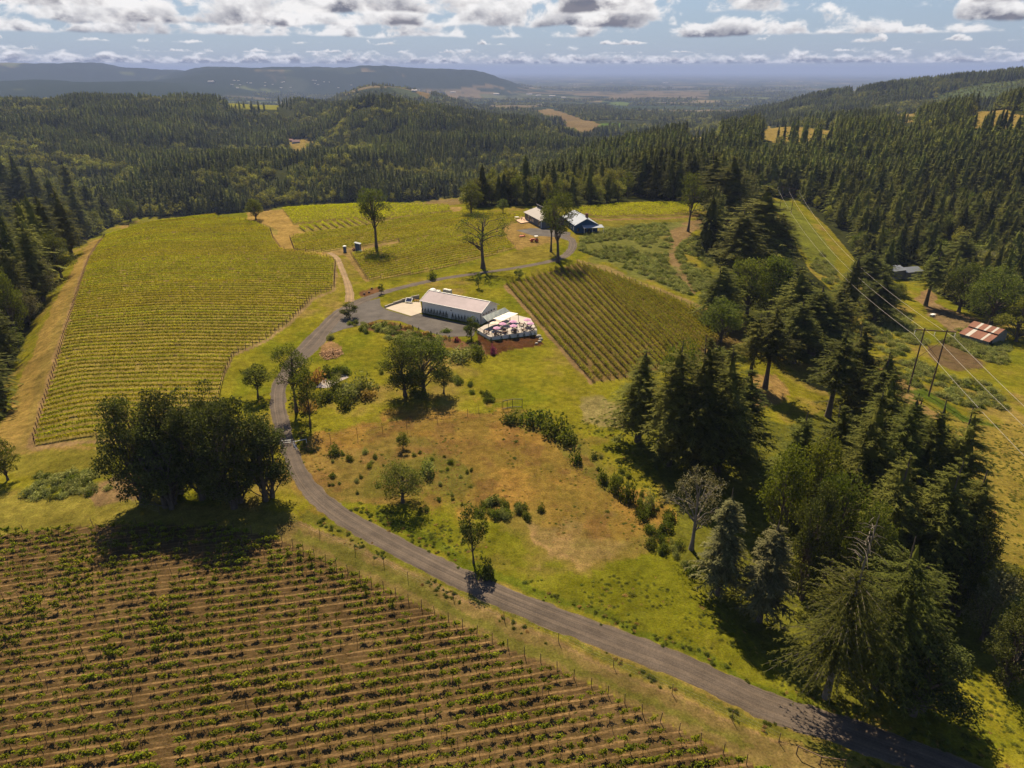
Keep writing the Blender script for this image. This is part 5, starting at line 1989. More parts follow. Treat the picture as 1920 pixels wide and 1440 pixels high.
# ---- the farm house: grey wing and blue wing
c0, c1 = at(1015, 428), at(984, 411.5)
o_, ang2, L2, W2, sg2 = frame(c0, c1, at(1046, 426))
W2 = 13.0
print('farm house', L2, W2, sg2)
fh = thing('farm_house', 'dark grey house with two pale shed roofs and a clerestory band beside the gravel apron', 'house', c0, ang2)
H1, H2, H3 = 4.0, 6.0, 7.7
s_ = sg2
mb = MB()
mb.poly([(0, 0, -0.5), (L2, 0, -0.5), (L2, 0, H1), (0, 0, H1)])
for x in (0, L2):
    mb.poly([(x, 0, -0.5), (x, 0, H1), (x, s_ * W2 * 0.55, H2), (x, s_ * W2 * 0.55, H3), (x, s_ * W2, H1 - 0.2), (x, s_ * W2, -0.5)])
mb.poly([(0, s_ * W2, -0.5), (L2, s_ * W2, -0.5), (L2, s_ * W2, H1 - 0.2), (0, s_ * W2, H1 - 0.2)])
part('wall', mb, 'grey_siding', fh)
mb = MB()
slab(mb, [(-0.6, -s_ * 0.7, H1 - 0.12), (L2 + 0.6, -s_ * 0.7, H1 - 0.12), (L2 + 0.6, s_ * W2 * 0.55, H2 + 0.12), (-0.6, s_ * W2 * 0.55, H2 + 0.12)], 0.16)
part('roof', mb, 'house_roof_metal', fh)
mb = MB()
slab(mb, [(-0.6, s_ * W2 * 0.55 - s_ * 0.35, H3 + 0.20), (L2 + 0.6, s_ * W2 * 0.55 - s_ * 0.35, H3 + 0.20), (L2 + 0.6, s_ * (W2 + 0.6), H1 - 0.2), (-0.6, s_ * (W2 + 0.6), H1 - 0.2)], 0.16)
part('roof', mb, 'house_roof_metal', fh)
mb = MB()
mb.box((L2 / 2, s_ * (W2 * 0.55 - 0.02), (H2 + H3) / 2 + 0.05), (L2, 0.10, H3 - H2))
cl = part('clerestory', mb, 'grey_siding', fh)
mb = MB()
for x in np.linspace(2.5, L2 - 2.5, 5):
    mb.box((x, s_ * (W2 * 0.55 - 0.09), (H2 + H3) / 2 + 0.1), (2.2, 0.06, 0.7))
part('panes', mb, 'dark_glass', cl)
for x, w_, h_ in ((3.2, 1.5, 2.6), (12.5, 1.6, 1.4), (15.5, 2.0, 2.5), (19.5, 1.6, 2.5)):
    if x < L2 - 1:
        mb = MB()
        mb.box((x, -s_ * 0.05, h_ / 2 + 0.9), (w_ + 0.25, 0.10, h_ + 0.25))
        fr = part('window', mb, 'white_paint', fh)
        mb = MB()
        mb.box((x, -s_ * 0.11, h_ / 2 + 0.9), (w_, 0.06, h_))
        part('pane', mb, 'dark_glass', fr)
mb = MB()
mb.bar((0, -s_ * 0.1, -0.2), (0, -s_ * 0.1, H1 - 0.1), 0.22)
part('corner_trim', mb, 'white_paint', fh)
c0, c1 = at(1078, 437), at(1120, 437)
o_, ang3, L3, _w3, sg3 = frame(c0, c1, at(1067, 428))
W3 = 24.0
print('blue wing', L3, W3, sg3)
bw = thing('farm_annex', 'deep blue gabled annex with pale metal roof and front porch beside the farm house', 'house', c0, ang3)
# ridge runs along local y
E, Rg = 4.0, 7.0
mb = MB()
for y in (0, W3):
    mb.poly([(0, y, -0.5), (L3, y, -0.5), (L3, y, E), (L3 / 2, y, Rg), (0, y, E)])
for x in (0, L3):
    mb.poly([(x, 0, -0.5), (x, W3, -0.5), (x, W3, E), (x, 0, E)])
part('wall', mb, 'blue_siding', bw)
mb = MB()
k_ = (Rg - E) / (L3 / 2)
for xa, s2 in ((0, -1), (L3, 1)):
    slab(mb, [(xa + s2 * 0.5, -0.6, E - k_ * 0.5 + 0.1), (xa + s2 * 0.5, W3 + 0.5, E - k_ * 0.5 + 0.1), (L3 / 2, W3 + 0.5, Rg + 0.1), (L3 / 2, -0.6, Rg + 0.1)], 0.14)
part('roof', mb, 'blue_roof_metal', bw)
mb = MB()
slab(mb, [(L3 * 0.30, 0.0, 3.8), (L3 + 2.0, 0.0, 3.8), (L3 + 2.4, -3.4, 3.0), (L3 * 0.30, -3.4, 3.0)], 0.12)
pr = part('porch_roof', mb, 'blue_roof_metal', bw)
for x in (L3 * 0.33, L3 * 0.7, L3 * 0.98, L3 + 2.2):
    mb = MB()
    mb.box((x, -3.25, 1.4), (0.16, 0.16, 3.0))
    part('post', mb, 'white_paint', pr)
for x, w_, h_, z in ((L3 * 0.45, 1.3, 2.2, 1.2), (L3 * 0.62, 1.2, 2.3, 1.15), (L3 * 0.8, 1.6, 1.4, 1.6), (L3 * 0.12, 1.2, 1.8, 1.6)):
    mb = MB()
    mb.box((x, -0.05, z), (w_, 0.1, h_))
    part('window', mb, 'dark_glass', bw)
for y in (3, 7.5, 12):
    mb = MB()
    mb.box((-0.05, y, 1.7), (0.1, 1.2, 1.7))
    part('window', mb, 'white_paint', bw)
mb = MB()
mb.box((L3 * 0.62, 5.0, 7.0), (1.3, 1.0, 3.0))
mb.box((L3 * 0.62, 5.0, 8.58), (1.5, 1.2, 0.2))
part('chimney', mb, 'brick', bw)
P = at(979, 415)
dk = atp([(962, 411), (979, 406.5), (996, 416.5), (977, 420)])
mb = MB()
zc_ = P[2] + 0.45
mb.poly([(p[0] - P[0], p[1] - P[1], 0.45) for p in dk])
for i in range(4):
    a, b = dk[i] - P[:2], dk[(i + 1) % 4] - P[:2]
    mb.poly([(a[0], a[1], -0.3), (b[0], b[1], -0.3), (b[0], b[1], 0.449), (a[0], a[1], 0.449)])
tag(link('wooden_deck', mb.mesh('wooden_deck', 'deck_board'), None, P), 'low pale wooden deck at the left end of the farm house', 'deck')
q = at(969, 411)
mb = MB()
mb.box((0, 0, 0.85), (2.2, 1.2, 0.08), 0.3)
for a in (-0.9, 0.9):
    for b in (-0.45, 0.45):
        mb.bar((a, b, 0.0), (a, b, 0.82), 0.08)
tag(link('deck_table', mb.mesh('deck_table', 'white_paint'), None, (q[0], q[1], P[2] + 0.45)), 'white table on the pale wooden deck', 'table')
for kx, ky in ((978, 414), (983, 415.5)):
    q = at(kx, ky)
    o = link('chair', CH, None, (q[0], q[1], P[2] + 0.45), random.uniform(0, 6))
    o.scale = (1.3, 1.3, 1.2)
    tag(o, 'dark chair on the pale wooden deck of the farm house', 'chair', 'chairs on the wooden deck')


# ---- tractor and mower
def wheel(r, w):
    mb = MB()
    mb.v = []
    n = 18
    for x in (-w / 2, w / 2):
        for rr in (r, r * 0.82, r * 0.5):
            for k in range(n):
                a = 2 * math.pi * k / n
                mb.v.append((x * (1.0 if rr < r else 0.8), rr * math.cos(a), rr * math.sin(a)))
    for side in (0, 3):
        for ring in (0, 1):
            for k in range(n):
                a_, b_ = (side + ring) * n + k, (side + ring) * n + (k + 1) % n
                mb.f.append((a_, b_, b_ + n, a_ + n))
                mb.m.append(0 if ring == 0 else 1)
        mb.f.append(tuple((side + 2) * n + k for k in range(n)))
        mb.m.append(1)
    for k in range(n):
        mb.f.append((k, (k + 1) % n, 3 * n + (k + 1) % n, 3 * n + k))
        mb.m.append(0)
    return mb


P = at(1003, 453)
tr_ = thing('tractor', 'red-orange tractor with a pale roof standing on the grass below the farm house', 'tractor', P, R(105))
mb = MB()
mb.box((0, 1.15, 1.15), (0.75, 1.9, 0.75), taper=0.9)
mb.box((0, -0.4, 0.95), (0.9, 1.5, 0.5))
mb.box((0, 2.2, 0.75), (1.6, 0.5, 0.7), taper=0.9)
part('body', mb, 'tractor_paint', tr_)
mb = MB()
mb.box((0, -0.55, 2.62), (1.5, 1.7, 0.12))
part('roof', mb, 'white_paint', tr_)
mb = MB()
for sx in (-0.65, 0.65):
    for sy in (-1.3, 0.2):
        mb.bar((sx, sy, 1.2), (sx, sy, 2.58), 0.07)
part('roof_posts', mb, 'dark_metal', tr_)
mb = MB()
mb.box((0, -0.75, 1.4), (0.5, 0.5, 0.12))
mb.box((0, -1.0, 1.7), (0.5, 0.1, 0.6))
part('seat', mb, 'dark_metal', tr_)
for sx in (-1, 1):
    w_ = part('wheel', wheel(0.78, 0.42), ['tyre_rubber', 'tractor_paint'], tr_)
    w_.location = (sx * 0.78, -0.75, 0.78)
    w_ = part('wheel', wheel(0.48, 0.30), ['tyre_rubber', 'tractor_paint'], tr_)
    w_.location = (sx * 0.68, 1.55, 0.48)
P = at(979, 444)
mo = thing('mower_deck', 'orange-red farm implement lying on the bare ground left of the tractor', 'farm implement', P, R(20))
mb = MB()
mb.box((0, 0, 0.42), (2.9, 1.2, 0.28), taper=0.92)
mb.box((1.2, 0.2, 0.75), (0.3, 0.5, 0.5))
part('deck', mb, 'tractor_paint', mo)
mb = MB()
mb.bar((-0.6, 0.5, 0.5), (0, 1.7, 0.7), 0.10)
mb.bar((0.6, 0.5, 0.5), (0, 1.7, 0.7), 0.10)
part('hitch', mb, 'dark_metal', mo)
for sx in (-1.2, 1.2):
    w_ = part('wheel', wheel(0.26, 0.16), ['tyre_rubber', 'white_paint'], mo)
    w_.location = (sx, -0.75, 0.26)

# ---- portable toilet and pump shed in the vineyard notch
P = at(647, 472.5)
pt = thing('portable_toilet', 'grey portable toilet with a white domed roof in the vineyard notch', 'portable toilet', P, 0.15)
mb = MB()
mb.box((0, 0, 1.25), (1.3, 1.3, 2.5), taper=0.97)
part('cabin', mb, 'toilet_plastic', pt)
mb = MB()
mb.lathe((0, 0, 2.5), [(0.88, 0.0), (0.86, 0.12), (0.55, 0.34), (0.0, 0.42)], 12)
part('roof', mb, 'white_paint', pt)
mb = MB()
mb.box((0, -0.67, 1.2), (0.8, 0.06, 2.0))
part('door', mb, 'pump_shed_board', pt)
P = at(672, 471)
ps = thing('pump_shed', 'tall narrow blue-grey shed with a slanted pale roof beside the portable toilet', 'shed', P, -0.1)
mb = MB()
mb.poly([(-1.1, -0.9, -0.2), (1.1, -0.9, -0.2), (1.1, -0.9, 3.4), (-1.1, -0.9, 3.9)])
mb.poly([(-1.1, 0.9, -0.2), (-1.1, 0.9, 3.9), (1.1, 0.9, 3.4), (1.1, 0.9, -0.2)])
mb.poly([(-1.1, -0.9, -0.2), (-1.1, -0.9, 3.9), (-1.1, 0.9, 3.9), (-1.1, 0.9, -0.2)])
mb.poly([(1.1, -0.9, -0.2), (1.1, 0.9, -0.2), (1.1, 0.9, 3.4), (1.1, -0.9, 3.4)])
part('wall', mb, 'pump_shed_board', ps)
mb = MB()
slab(mb, [(-1.4, -1.15, 4.06), (1.35, -1.15, 3.44), (1.35, 1.15, 3.44), (-1.4, 1.15, 4.06)], 0.12)
part('roof', mb, 'shed_roof_metal', ps)
mb = MB()
for x in (-1.06, 1.06):
    mb.box((x, -0.94, 1.6), (0.14, 0.06, 3.4))
part('corner_trim', mb, 'galvanised', ps)
P = at(664, 470)
mb = MB()
mb.box((0, 0, 0.55), (1.2, 1.6, 0.5), 0.6)
mb.bar((0, 0, 0.5), (1.6, -0.9, 0.5), 0.12)
mb.box((0, 0, 1.0), (0.5, 0.8, 0.5), 0.6)
tag(link('pump_trailer', mb.mesh('pump_trailer', 'brick'), None, P), 'small reddish pump on a trailer left of the pump shed', 'trailer')
P = at(676, 472.5)
mb = MB()
mb.box((0, 0, 0.35), (1.3, 0.9, 0.7), 0.1)
mb.box((0, 0, 0.74), (1.4, 1.0, 0.08), 0.1)
tag(link('white_crate', mb.mesh('white_crate', 'white_paint'), None, P), 'low white crate at the foot of the pump shed', 'crate')

# ---- the rusty-roofed barn
c0, c1 = at(1851, 650), at(1798, 633)
o_, ang4, L4, W4, sg4 = frame(c0, c1, at(1902, 647))
W4 = min(max(W4, 11.0), 16.0)
print('barn', L4, W4, sg4)
bn = thing('barn', 'low grey barn with a rust-red roof striped by pale panels, at the right edge', 'barn', c0, ang4)
s_ = sg4
h0, h1, h2, h3 = 2.1, 3.6, 4.1, 5.2
ys, yr = 0.42 * W4, 0.70 * W4
mb = MB()
mb.poly([(0, 0, -0.8), (L4, 0, -0.8), (L4, 0, h0), (0, 0, h0)])
mb.poly([(0, s_ * W4, -0.8), (L4, s_ * W4, -0.8), (L4, s_ * W4, 3.3), (0, s_ * W4, 3.3)])
for x in (0, L4):
    mb.poly([(x, 0, -0.8), (x, 0, h0), (x, s_ * ys, h1), (x, s_ * ys, h2), (x, s_ * yr, h3), (x, s_ * W4, 3.3), (x, s_ * W4, -0.8)])
part('wall', mb, 'barn_wall_metal', bn)


def striped(y0, z0, y1, z1, strips):
    mb = MB()
    ed = [-0.4] + [e for s in strips for e in s] + [L4 + 0.4]
    for i in range(len(ed) - 1):
        slab(mb, [(ed[i], s_ * y0, z0), (ed[i + 1], s_ * y0, z0), (ed[i + 1], s_ * y1, z1), (ed[i], s_ * y1, z1)], 0.10, 1 if i % 2 else 0)
    return mb


part('lower_roof', striped(-0.5, h0 - 0.05, ys + 0.1, h1 + 0.10, [(L4 * 0.19, L4 * 0.27), (L4 * 0.66, L4 * 0.80)]), ['rust_roof', 'pale_roof_panel'], bn)
part('upper_roof', striped(ys - 0.45, h2 - 0.05, yr, h3 + 0.10, [(L4 * 0.14, L4 * 0.22), (L4 * 0.40, L4 * 0.48), (L4 * 0.68, L4 * 0.77)]), ['rust_roof', 'pale_roof_panel'], bn)
mb = MB()
slab(mb, [(-0.4, s_ * (yr + 0.02), h3 + 0.08), (L4 + 0.4, s_ * (yr + 0.02), h3 + 0.08), (L4 + 0.4, s_ * (W4 + 0.5), 3.15), (-0.4, s_ * (W4 + 0.5), 3.15)], 0.10)
part('back_roof', mb, 'shed_roof_metal', bn)
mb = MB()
mb.box((-0.03, s_ * 1.6, 0.9), (0.08, 2.3, 2.1))  # solid dark slab on the wall, painted as the shaded inside of the doorway
part('shaded_doorway', mb, 'doorway_shade', bn)
lt = MB()
slab(lt, [(0.5, s_ * (W4 + 0.3), 3.1), (L4 * 0.5, s_ * (W4 + 0.3), 3.1), (L4 * 0.5, s_ * (W4 + 3.6), 2.4), (0.5, s_ * (W4 + 3.6), 2.4)], 0.1)
for x in (0.7, L4 * 0.25, L4 * 0.48):
    lt.box((x, s_ * (W4 + 3.4), 1.1), (0.16, 0.16, 2.5))
part('lean_to', lt, 'shed_roof_metal', bn)
# ---- grey sheds
for (pa, pb, Wd_, ev, rg, lab) in [((1672, 524), (1695, 523), 9.0, 4.2, 5.4, 'left one of the two grey metal sheds among the farm trees'),
                                   ((1697, 524), (1727, 522), 8.0, 3.6, 4.9, 'right one of the two grey metal sheds, with the longer pale wall')]:
    a, b = at(*pa), at(*pb)
    aa = math.atan2(b[1] - a[1], b[0] - a[0])
    LL = math.hypot(b[0] - a[0], b[1] - a[1])
    sd = thing('shed', lab, 'shed', a, aa)
    part('wall', gable_shell(LL, Wd_, ev, rg), 'shed_wall_metal', sd)
    part('roof', gable_roof(LL, Wd_, ev, rg, 0.4), 'shed_roof_metal', sd)
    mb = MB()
    mb.box((-0.04, Wd_ / 2, 1.7), (0.08, Wd_ * 0.7, 3.4))  # dark slab over the end wall, its colour stands for shade indoors
    part('shaded_doorway', mb, 'doorway_shade', sd)
P = at(1748, 593)
mb = MB()
mb.box((0, 0, 0.55), (2.3, 1.1, 0.7), 0.5, taper=1.1)
mb.box((0, 0, 0.92), (2.6, 1.35, 0.06), 0.5)
mb.box((0.3, 0.1, 0.1), (1.6, 0.8, 0.2), 0.5)
tag(link('water_trough', mb.mesh('water_trough', 'white_paint'), None, P), 'white trough on the grass below the shaded farm track', 'trough')
P = at(1757, 782)
mb = MB()
mb.tube([(0, 0, -0.2), (0.05, 0, 1.0), (0.35, 0.0, 1.35)], 0.09, 7)
tag(link('marker_post', mb.mesh('marker_post', 'white_paint'), None, P), 'bent white marker post in the pale grass below the power poles', 'marker')

# ---- power line
def hframe(A, B, hA, hB, lab, over=0.42):
    o = thing('power_pole', lab, 'power pole', A)
    a0 = np.zeros(3)
    b0 = np.array(B) - np.array(A)
    ta, tb_ = a0 + (0, 0, hA), b0 + (0, 0, hB)
    for p, t in ((a0, ta), (b0, tb_)):
        mb = MB()
        mb.tube([p - (0, 0, 0.5), t], [0.24, 0.17], 9)
        part('pole', mb, 'pole_wood', o)
    d = tb_ - ta
    mb = MB()
    e0, e1 = ta - d * over - (0, 0, 0.6), tb_ + d * over - (0, 0, 0.6)
    mb.bar(e0, e1, 0.22, 0.30)
    part('crossarm', mb, 'pole_wood', o)
    mb = MB()
    mb.bar(a0 + (ta - a0) * 0.55, b0 + (tb_ - b0) * 0.85, 0.10)
    mb.bar(a0 + (ta - a0) * 0.85, b0 + (tb_ - b0) * 0.55, 0.10)
    part('brace', mb, 'pole_wood', o)
    pts = []
    for t in (0.01, 0.5, 0.99):
        p = e0 + (e1 - e0) * t
        mb = MB()
        for k in range(7):
            mb.lathe(p - (0, 0, 0.25 + 0.19 * k), [(0.03, 0.0), (0.13, 0.04), (0.13, 0.07), (0.03, 0.12)], 8)
        mb.tube([p - (0, 0, 1.65), p], 0.025, 5)
        part('insulator', mb, 'galvanised', o)
        pts.append(np.array(A) + p - (0, 0, 1.65))
    return pts


A, B = at(1702, 736), at(1741, 743)
hA = height_to(A, 615)
near_pts = hframe(A, B, hA, hA + A[2] - B[2], 'tall wooden H-frame power pole in the scrub on the right')
A2, B2 = at(1461, 397), at(1483, 400)
hA2 = 17.0
far_pts = hframe(A2, B2, hA2, hA2, 'distant wooden H-frame power pole at the top of the cut')
print('poles', A, B, hA, A2, B2)
exits = [(1920, 858), (1920, 806), (1920, 762)]
for i, (p, q) in enumerate(zip(near_pts, far_pts)):
    # next pole, beyond the picture: same stride on, swung so that the wire leaves the frame where it does in the photo
    best = None
    for dx_ in np.linspace(-40, 160, 201):
        e = np.array((p[0] + dx_, p[1] - 210.0, p[2] - 2.0))
        s = np.linspace(0.05, 0.95, 60)
        w_ = p + (e - p) * s[:, None]
        w_[:, 2] -= 4 * 6.0 * s * (1 - s)
        X, Y, Z = project(w_[:, 0], w_[:, 1], w_[:, 2])
        ok = Z > 5
        if ok.sum() > 3 and X[ok].max() > 1920 and X[ok].min() < 1920:
            k = np.argmax((X > 1920) & ok)
            er = abs(Y[k] - exits[i][1])
            if best is None or er < best[0]:
                best = (er, e)
    e = best[1] if best else np.array((p[0] + 60, p[1] - 210, p[2]))
    mb = MB()
    for a, b, sag in ((q, p, 7.0), (p, e, 6.0)):
        s = np.linspace(0, 1, 40)
        w_ = a + (b - a) * s[:, None]
        w_[:, 2] -= 4 * sag * s * (1 - s)
        mb.tube(w_ - p, 0.040, 5)
    o = link('power_line', mb.mesh('power_line', 'wire_metal'), None, p)
    tag(o, ['pale power line on the left, nearest the lone firs', 'pale middle power line of the three', 'pale power line on the right, nearest the barn'][i], 'power line')


# ---- fences and gates
def post_mb(h, w=0.10):
    mb = MB()
    mb.tube([(0, 0, -0.3), (0, 0, h)], [w / 2, w / 2], 6)
    return mb


def wire_fence(pix, h, label, w=0.10, mat='post_wood', name='wire_fence'):
    P = [at(*p) for p in pix]
    o = thing(name, label, 'fence', P[0])
    me = post_mb(h, w).mesh('fence_post', mat)
    mb = MB()
    for i, p in enumerate(P):
        link('fence_post', me, o, (p[0] - P[0][0], p[1] - P[0][1], p[2] - P[0][2]))
        if i:
            for hh in (0.35, 0.62, 0.95):
                mb.tube([np.array(P[i - 1]) - P[0] + (0, 0, h * hh), np.array(p) - P[0] + (0, 0, h * hh)], 0.006, 4, cap=False)
    part('fence_wire', mb, 'galvanised', o)


wire_fence([(576, 846), (620, 828), (670, 817), (717, 808), (763, 807), (820, 792), (877, 781), (898, 777), (941, 768)], 2.1, 'tall wire fence on thin posts between the lawn and the dry meadow')
wire_fence([(545, 985), (600, 1005), (666, 1036), (720, 1060), (765, 1087), (850, 1122), (945, 1162), (1047, 1203), (1150, 1250), (1260, 1300), (1372, 1350), (1460, 1392)], 1.7, 'thin wire fence along the foreground verge of the gravel road')
wire_fence([(205, 880), (226, 925), (258, 952), (300, 965)], 1.8, 'short post and wire fence beside the big oak clump')


def rail_gate(pix, h, label, mat, rails, name):
    P = [at(*p) for p in pix]
    o = thing(name, label, 'gate', P[0])
    for p in P:
        link('gate_post', post_mb(h, 0.14).mesh('gate_post', mat), o, (p[0] - P[0][0], p[1] - P[0][1], p[2] - P[0][2]))
    mb = MB()
    for i in range(len(P) - 1):
        for r_ in rails:
            mb.bar(np.array(P[i]) - P[0] + (0, 0, h * r_), np.array(P[i + 1]) - P[0] + (0, 0, h * r_), 0.10, 0.12)
    part('rail', mb, mat, o)


rail_gate([(1493, 1414), (1537, 1434), (1582, 1440)], 1.5, 'rusty pipe rail gate on three posts beside the gravel road at the bottom', 'post_wood', (0.93,), 'pipe_gate')
rail_gate([(943, 768), (951, 766), (961, 764), (979, 764)], 2.4, 'dark wire gate on tall posts at the corner of the lawn', 'dark_metal', (0.95, 0.08), 'wire_gate')
rail_gate([(551, 836), (575, 831)], 1.15, 'white swing gate arm open at the right side of the road', 'white_paint', (0.9,), 'road_gate')
rail_gate([(530, 834), (546, 833)], 1.15, 'white swing gate arm at the left side of the road', 'white_paint', (0.9, 0.45), 'road_gate')
P = at(556, 842)
mb = MB()
mb.bar((0, 0, 0), (-0.75, 0.55, 1.25), 0.22, 0.10)
tag(link('white_board', mb.mesh('white_board', 'white_paint'), None, P), 'white board leaning beside the road gate', 'board')

# ---- heap of cut brush, boulders by the terrace, stumps
_q = np.random.default_rng(12)
P = at(621, 664)
mb = MB()
for k in range(170):
    a, r_ = _q.uniform(0, 6.28), _q.uniform(0, 1) ** 0.6 * 3.2
    z_ = max(0.05, 1.0 * (1 - r_ / 3.4) * _q.uniform(0.2, 1))
    c_ = np.array((math.cos(a) * r_, math.sin(a) * r_ * 1.3, z_))
    d_ = rand_dirs(_q, 1)[0] * np.array((1, 1, 0.35)) * _q.uniform(0.4, 1.1)
    mb.bar(c_ - d_, c_ + d_, _q.uniform(0.06, 0.16))
tag(link('brush_pile', mb.mesh('brush_pile', 'cut_brush'), None, P), 'tan heap of cut brush on the grass beside the gravel yard', 'brush pile')
for px, py, s in ((1010, 632, 0.75), (1014, 637, 0.6), (1012, 641, 0.5), (1006, 645, 0.45)):
    tag(link('boulder', boulder(int(px * py), s), None, at(px, py)), 'pale boulder at the right corner of the terrace', 'boulder', 'boulders at the terrace corner')
for px, py in ((683, 552), (697, 542), (692, 549)):
    mb = MB()
    mb.tube([(0, 0, -0.1), (0, 0, 0.55)], [0.42, 0.34], 9)
    tag(link('tree_stump', mb.mesh('tree_stump', 'brown_timber'), None, at(px, py)), 'short tree stump on the red mulch by the road bend', 'stump', 'stumps on the mulch by the road')

# ---- far buildings
def far_house(px, py, L_, W_, ev, rg, rz, label, wall='far_white', roof='far_roof', group=None, cat='building', name='far_building'):
    P = at(px, py)
    o = thing(name, label, cat, P, rz, group)
    part('wall', gable_shell(L_, W_, ev, rg), wall, o)
    part('roof', gable_roof(L_, W_, ev, rg, ev * 0.1), roof, o)


far_house(548, 270, 16, 9, 4.5, 8, 0.3, 'small red-roofed house in the clearing of the far plantation', 'far_white', 'house_red', cat='house', name='forest_house')
far_house(541, 266, 9, 7, 3.5, 6, -0.3, 'reddish outbuilding just above the house in the forest clearing', 'house_red', 'house_red', name='forest_house', cat='house')
for px, py, L_, lab in [(1243, 156, 110, 'very long white roof far out on the valley floor'), (925, 177, 55, 'white farm building at the left of the pale valley fields'),
                        (987, 178, 60, 'long white farm building among the pale valley fields'), (1005, 180, 45, 'white farm building beside the pale valley fields'),
                        (1030, 181, 55, 'white farm building at the middle of the far valley farms'), (1052, 184, 40, 'white farm building at the right of the far valley farms'),
                        (845, 174, 50, 'pale farm building at the foot of the tan hill slope'), (1008, 198, 24, 'small white house by the valley woods'),
                        (925, 194, 22, 'small white house in the valley woods left of the tan field'), (772, 172, 26, 'white house on top of the tan hill slope'),
                        (786, 170, 20, 'second white house on the tan hill slope'), (1395, 188, 40, 'pale roof in the valley right of the woods'),
                        (1020, 200, 20, 'small pale house beside the tan valley field'), (389, 154, 60, 'white building at the foot of the blue ridge')]:
    far_house(px, py, L_, L_ * 0.3 + 6, 5 + L_ * 0.04, 8 + L_ * 0.05, _q.uniform(-0.3, 0.3), lab)
for k in range(22):
    px, py = _q.uniform(415, 660), _q.uniform(151, 166)
    far_house(px, py, _q.uniform(12, 26), 9, 4, 6, _q.uniform(-0.6, 0.6), 'tiny pale building of the hazy town below the blue ridge', group='buildings of the far town')
for k in range(26):
    px, py = _q.uniform(980, 1560), _q.uniform(150, 170)
    far_house(px, py, _q.uniform(16, 44), 12, 5, 7, _q.uniform(-0.4, 0.4), 'tiny pale building scattered on the hazy valley floor', group='buildings on the far valley floor')
# ---------------------------------------------------------------- trees and shrubs that stand on their own
_prng = np.random.default_rng(555)
SOLO = []       # world places of the single trees, so that the woods keep off them


def plant(kind, px, base, top, wpx, label=None, group=None, cat='tree', variant=None, name=None, spot=None):
    tm, cm, h, w = PLANTS[kind][(int(_prng.integers(100)) if variant is None else variant) % len(PLANTS[kind])]
    P = at(px, base) if spot is None else spot
    H = height_to(P, top)
    Wd = wpx * depth((P[0], P[1], P[2] + H * 0.6)) / FPX
    sx, sz = Wd / w, H / h
    nm = name or {'fir_bare_trunk': 'fir', 'blue_fir': 'fir', 'dead_top_fir': 'fir', 'drooping_fir': 'fir', 'dark_oak': 'oak', 'sparse_oak': 'oak', 'tall_oak': 'oak', 'grey_oak': 'oak',
                  'bright_tree': 'broadleaf_tree', 'grey_tree': 'broadleaf_tree', 'slim_tree': 'broadleaf_tree', 'cone_tree': 'broadleaf_tree'}.get(kind, kind)
    rz = _prng.uniform(0, 6.28)
    if tm is None:
        o = link(nm if nm.endswith('shrub') or 'hedge' in nm else nm, cm, None, P, rz)
        tag(o, label, 'shrub' if cat == 'tree' else cat, group)
    else:
        o = thing(nm, label, cat, P, rz, group)
        link('trunk', tm, o)
        link('crown', cm, o)
        SOLO.append((P[0], P[1], max(Wd * 0.3, 1.5)))
    o.scale = (sx, sx, sz)
    return o


T = plant
# the dark clump beside the road
for a in [(275, 938, 740, 125, 'broad dark oak at the left end of the big clump by the foreground vineyard', 0),
          (330, 925, 726, 120, 'dark oak second from the left in the big clump, behind its left end', 1),
          (390, 935, 728, 130, 'dark oak in the middle of the big clump at the head of the young vines', 2),
          (445, 947, 745, 135, 'wide dark oak right of the middle of the big clump, in front', 0),
          (502, 934, 770, 105, 'dark oak at the right end of the big clump, its crown over the gravel road', 1),
          (415, 905, 718, 110, 'dark oak at the back of the big clump, topmost crown beside the left vineyard', 2),
          (320, 950, 790, 110, 'low dark oak at the front of the big clump, nearest the young vines', 1)]:
    T('dark_oak', *a[:4], a[4], 'oaks of the big clump by the road', variant=a[5])
T('tall_oak', 556, 772, 645, 76, 'tall ragged tree with an open crown at the gravel road bend, left of the pond', variant=1)
T('slim_tree', 582, 800, 688, 46, 'slender dark tree just right of the tall ragged tree at the road bend', variant=1)
T('slim_tree', 484, 745, 683, 52, 'round young broadleaf tree on the grass left of the road bend')
T('oak', 760, 742, 633, 88, 'left one of the two leafy oaks on the lawn below the planted bank', variant=0)
T('oak', 795, 738, 634, 104, 'right one of the two leafy oaks on the lawn below the planted bank', variant=1)
T('slim_tree', 832, 738, 688, 44, 'small broadleaf tree leaning against the right lawn oak')
T('oak', 755, 942, 866, 88, 'low round oak alone in the dry meadow', variant=2)
T('slim_tree', 888, 1056, 942, 56, 'slim dark tree on a bare stem beside the gravel road, casting its shade on it', variant=0)
T('grey_oak', 1296, 1030, 884, 118, 'half-bare lichen-grey oak at the edge of the meadow, left of the firs')
T('tall_oak', 706, 468, 351, 66, 'tall oak on a bare trunk in the notch of the middle vineyard', variant=0)
T('sparse_oak', 906, 503, 396, 98, 'spreading half-bare oak on the verge above the upper road', variant=0)
T('tall_oak', 1046, 492, 358, 76, 'tall leafy oak standing in front of the farm house', variant=1)
T('tall_oak', 1033, 472, 372, 44, 'thinner oak on a forked bare trunk just left of the tall house oak', variant=0)
T('bright_tree', 884, 402, 340, 46, 'bright rounded tree at the far field corner left of the farm house', variant=0)
T('slim_tree', 943, 400, 372, 24, 'small dark round tree between the far vines and the farm house')
T('tall_oak', 1290, 434, 322, 52, 'tall leaning oak at the end of the bright vine strip', variant=1)
T('cone_tree', 884, 636, 592, 28, 'small cone-shaped green tree at the corner of the terrace')
T('cone_tree', 655, 596, 566, 32, 'small spreading tree on the mulch island in the road fork')
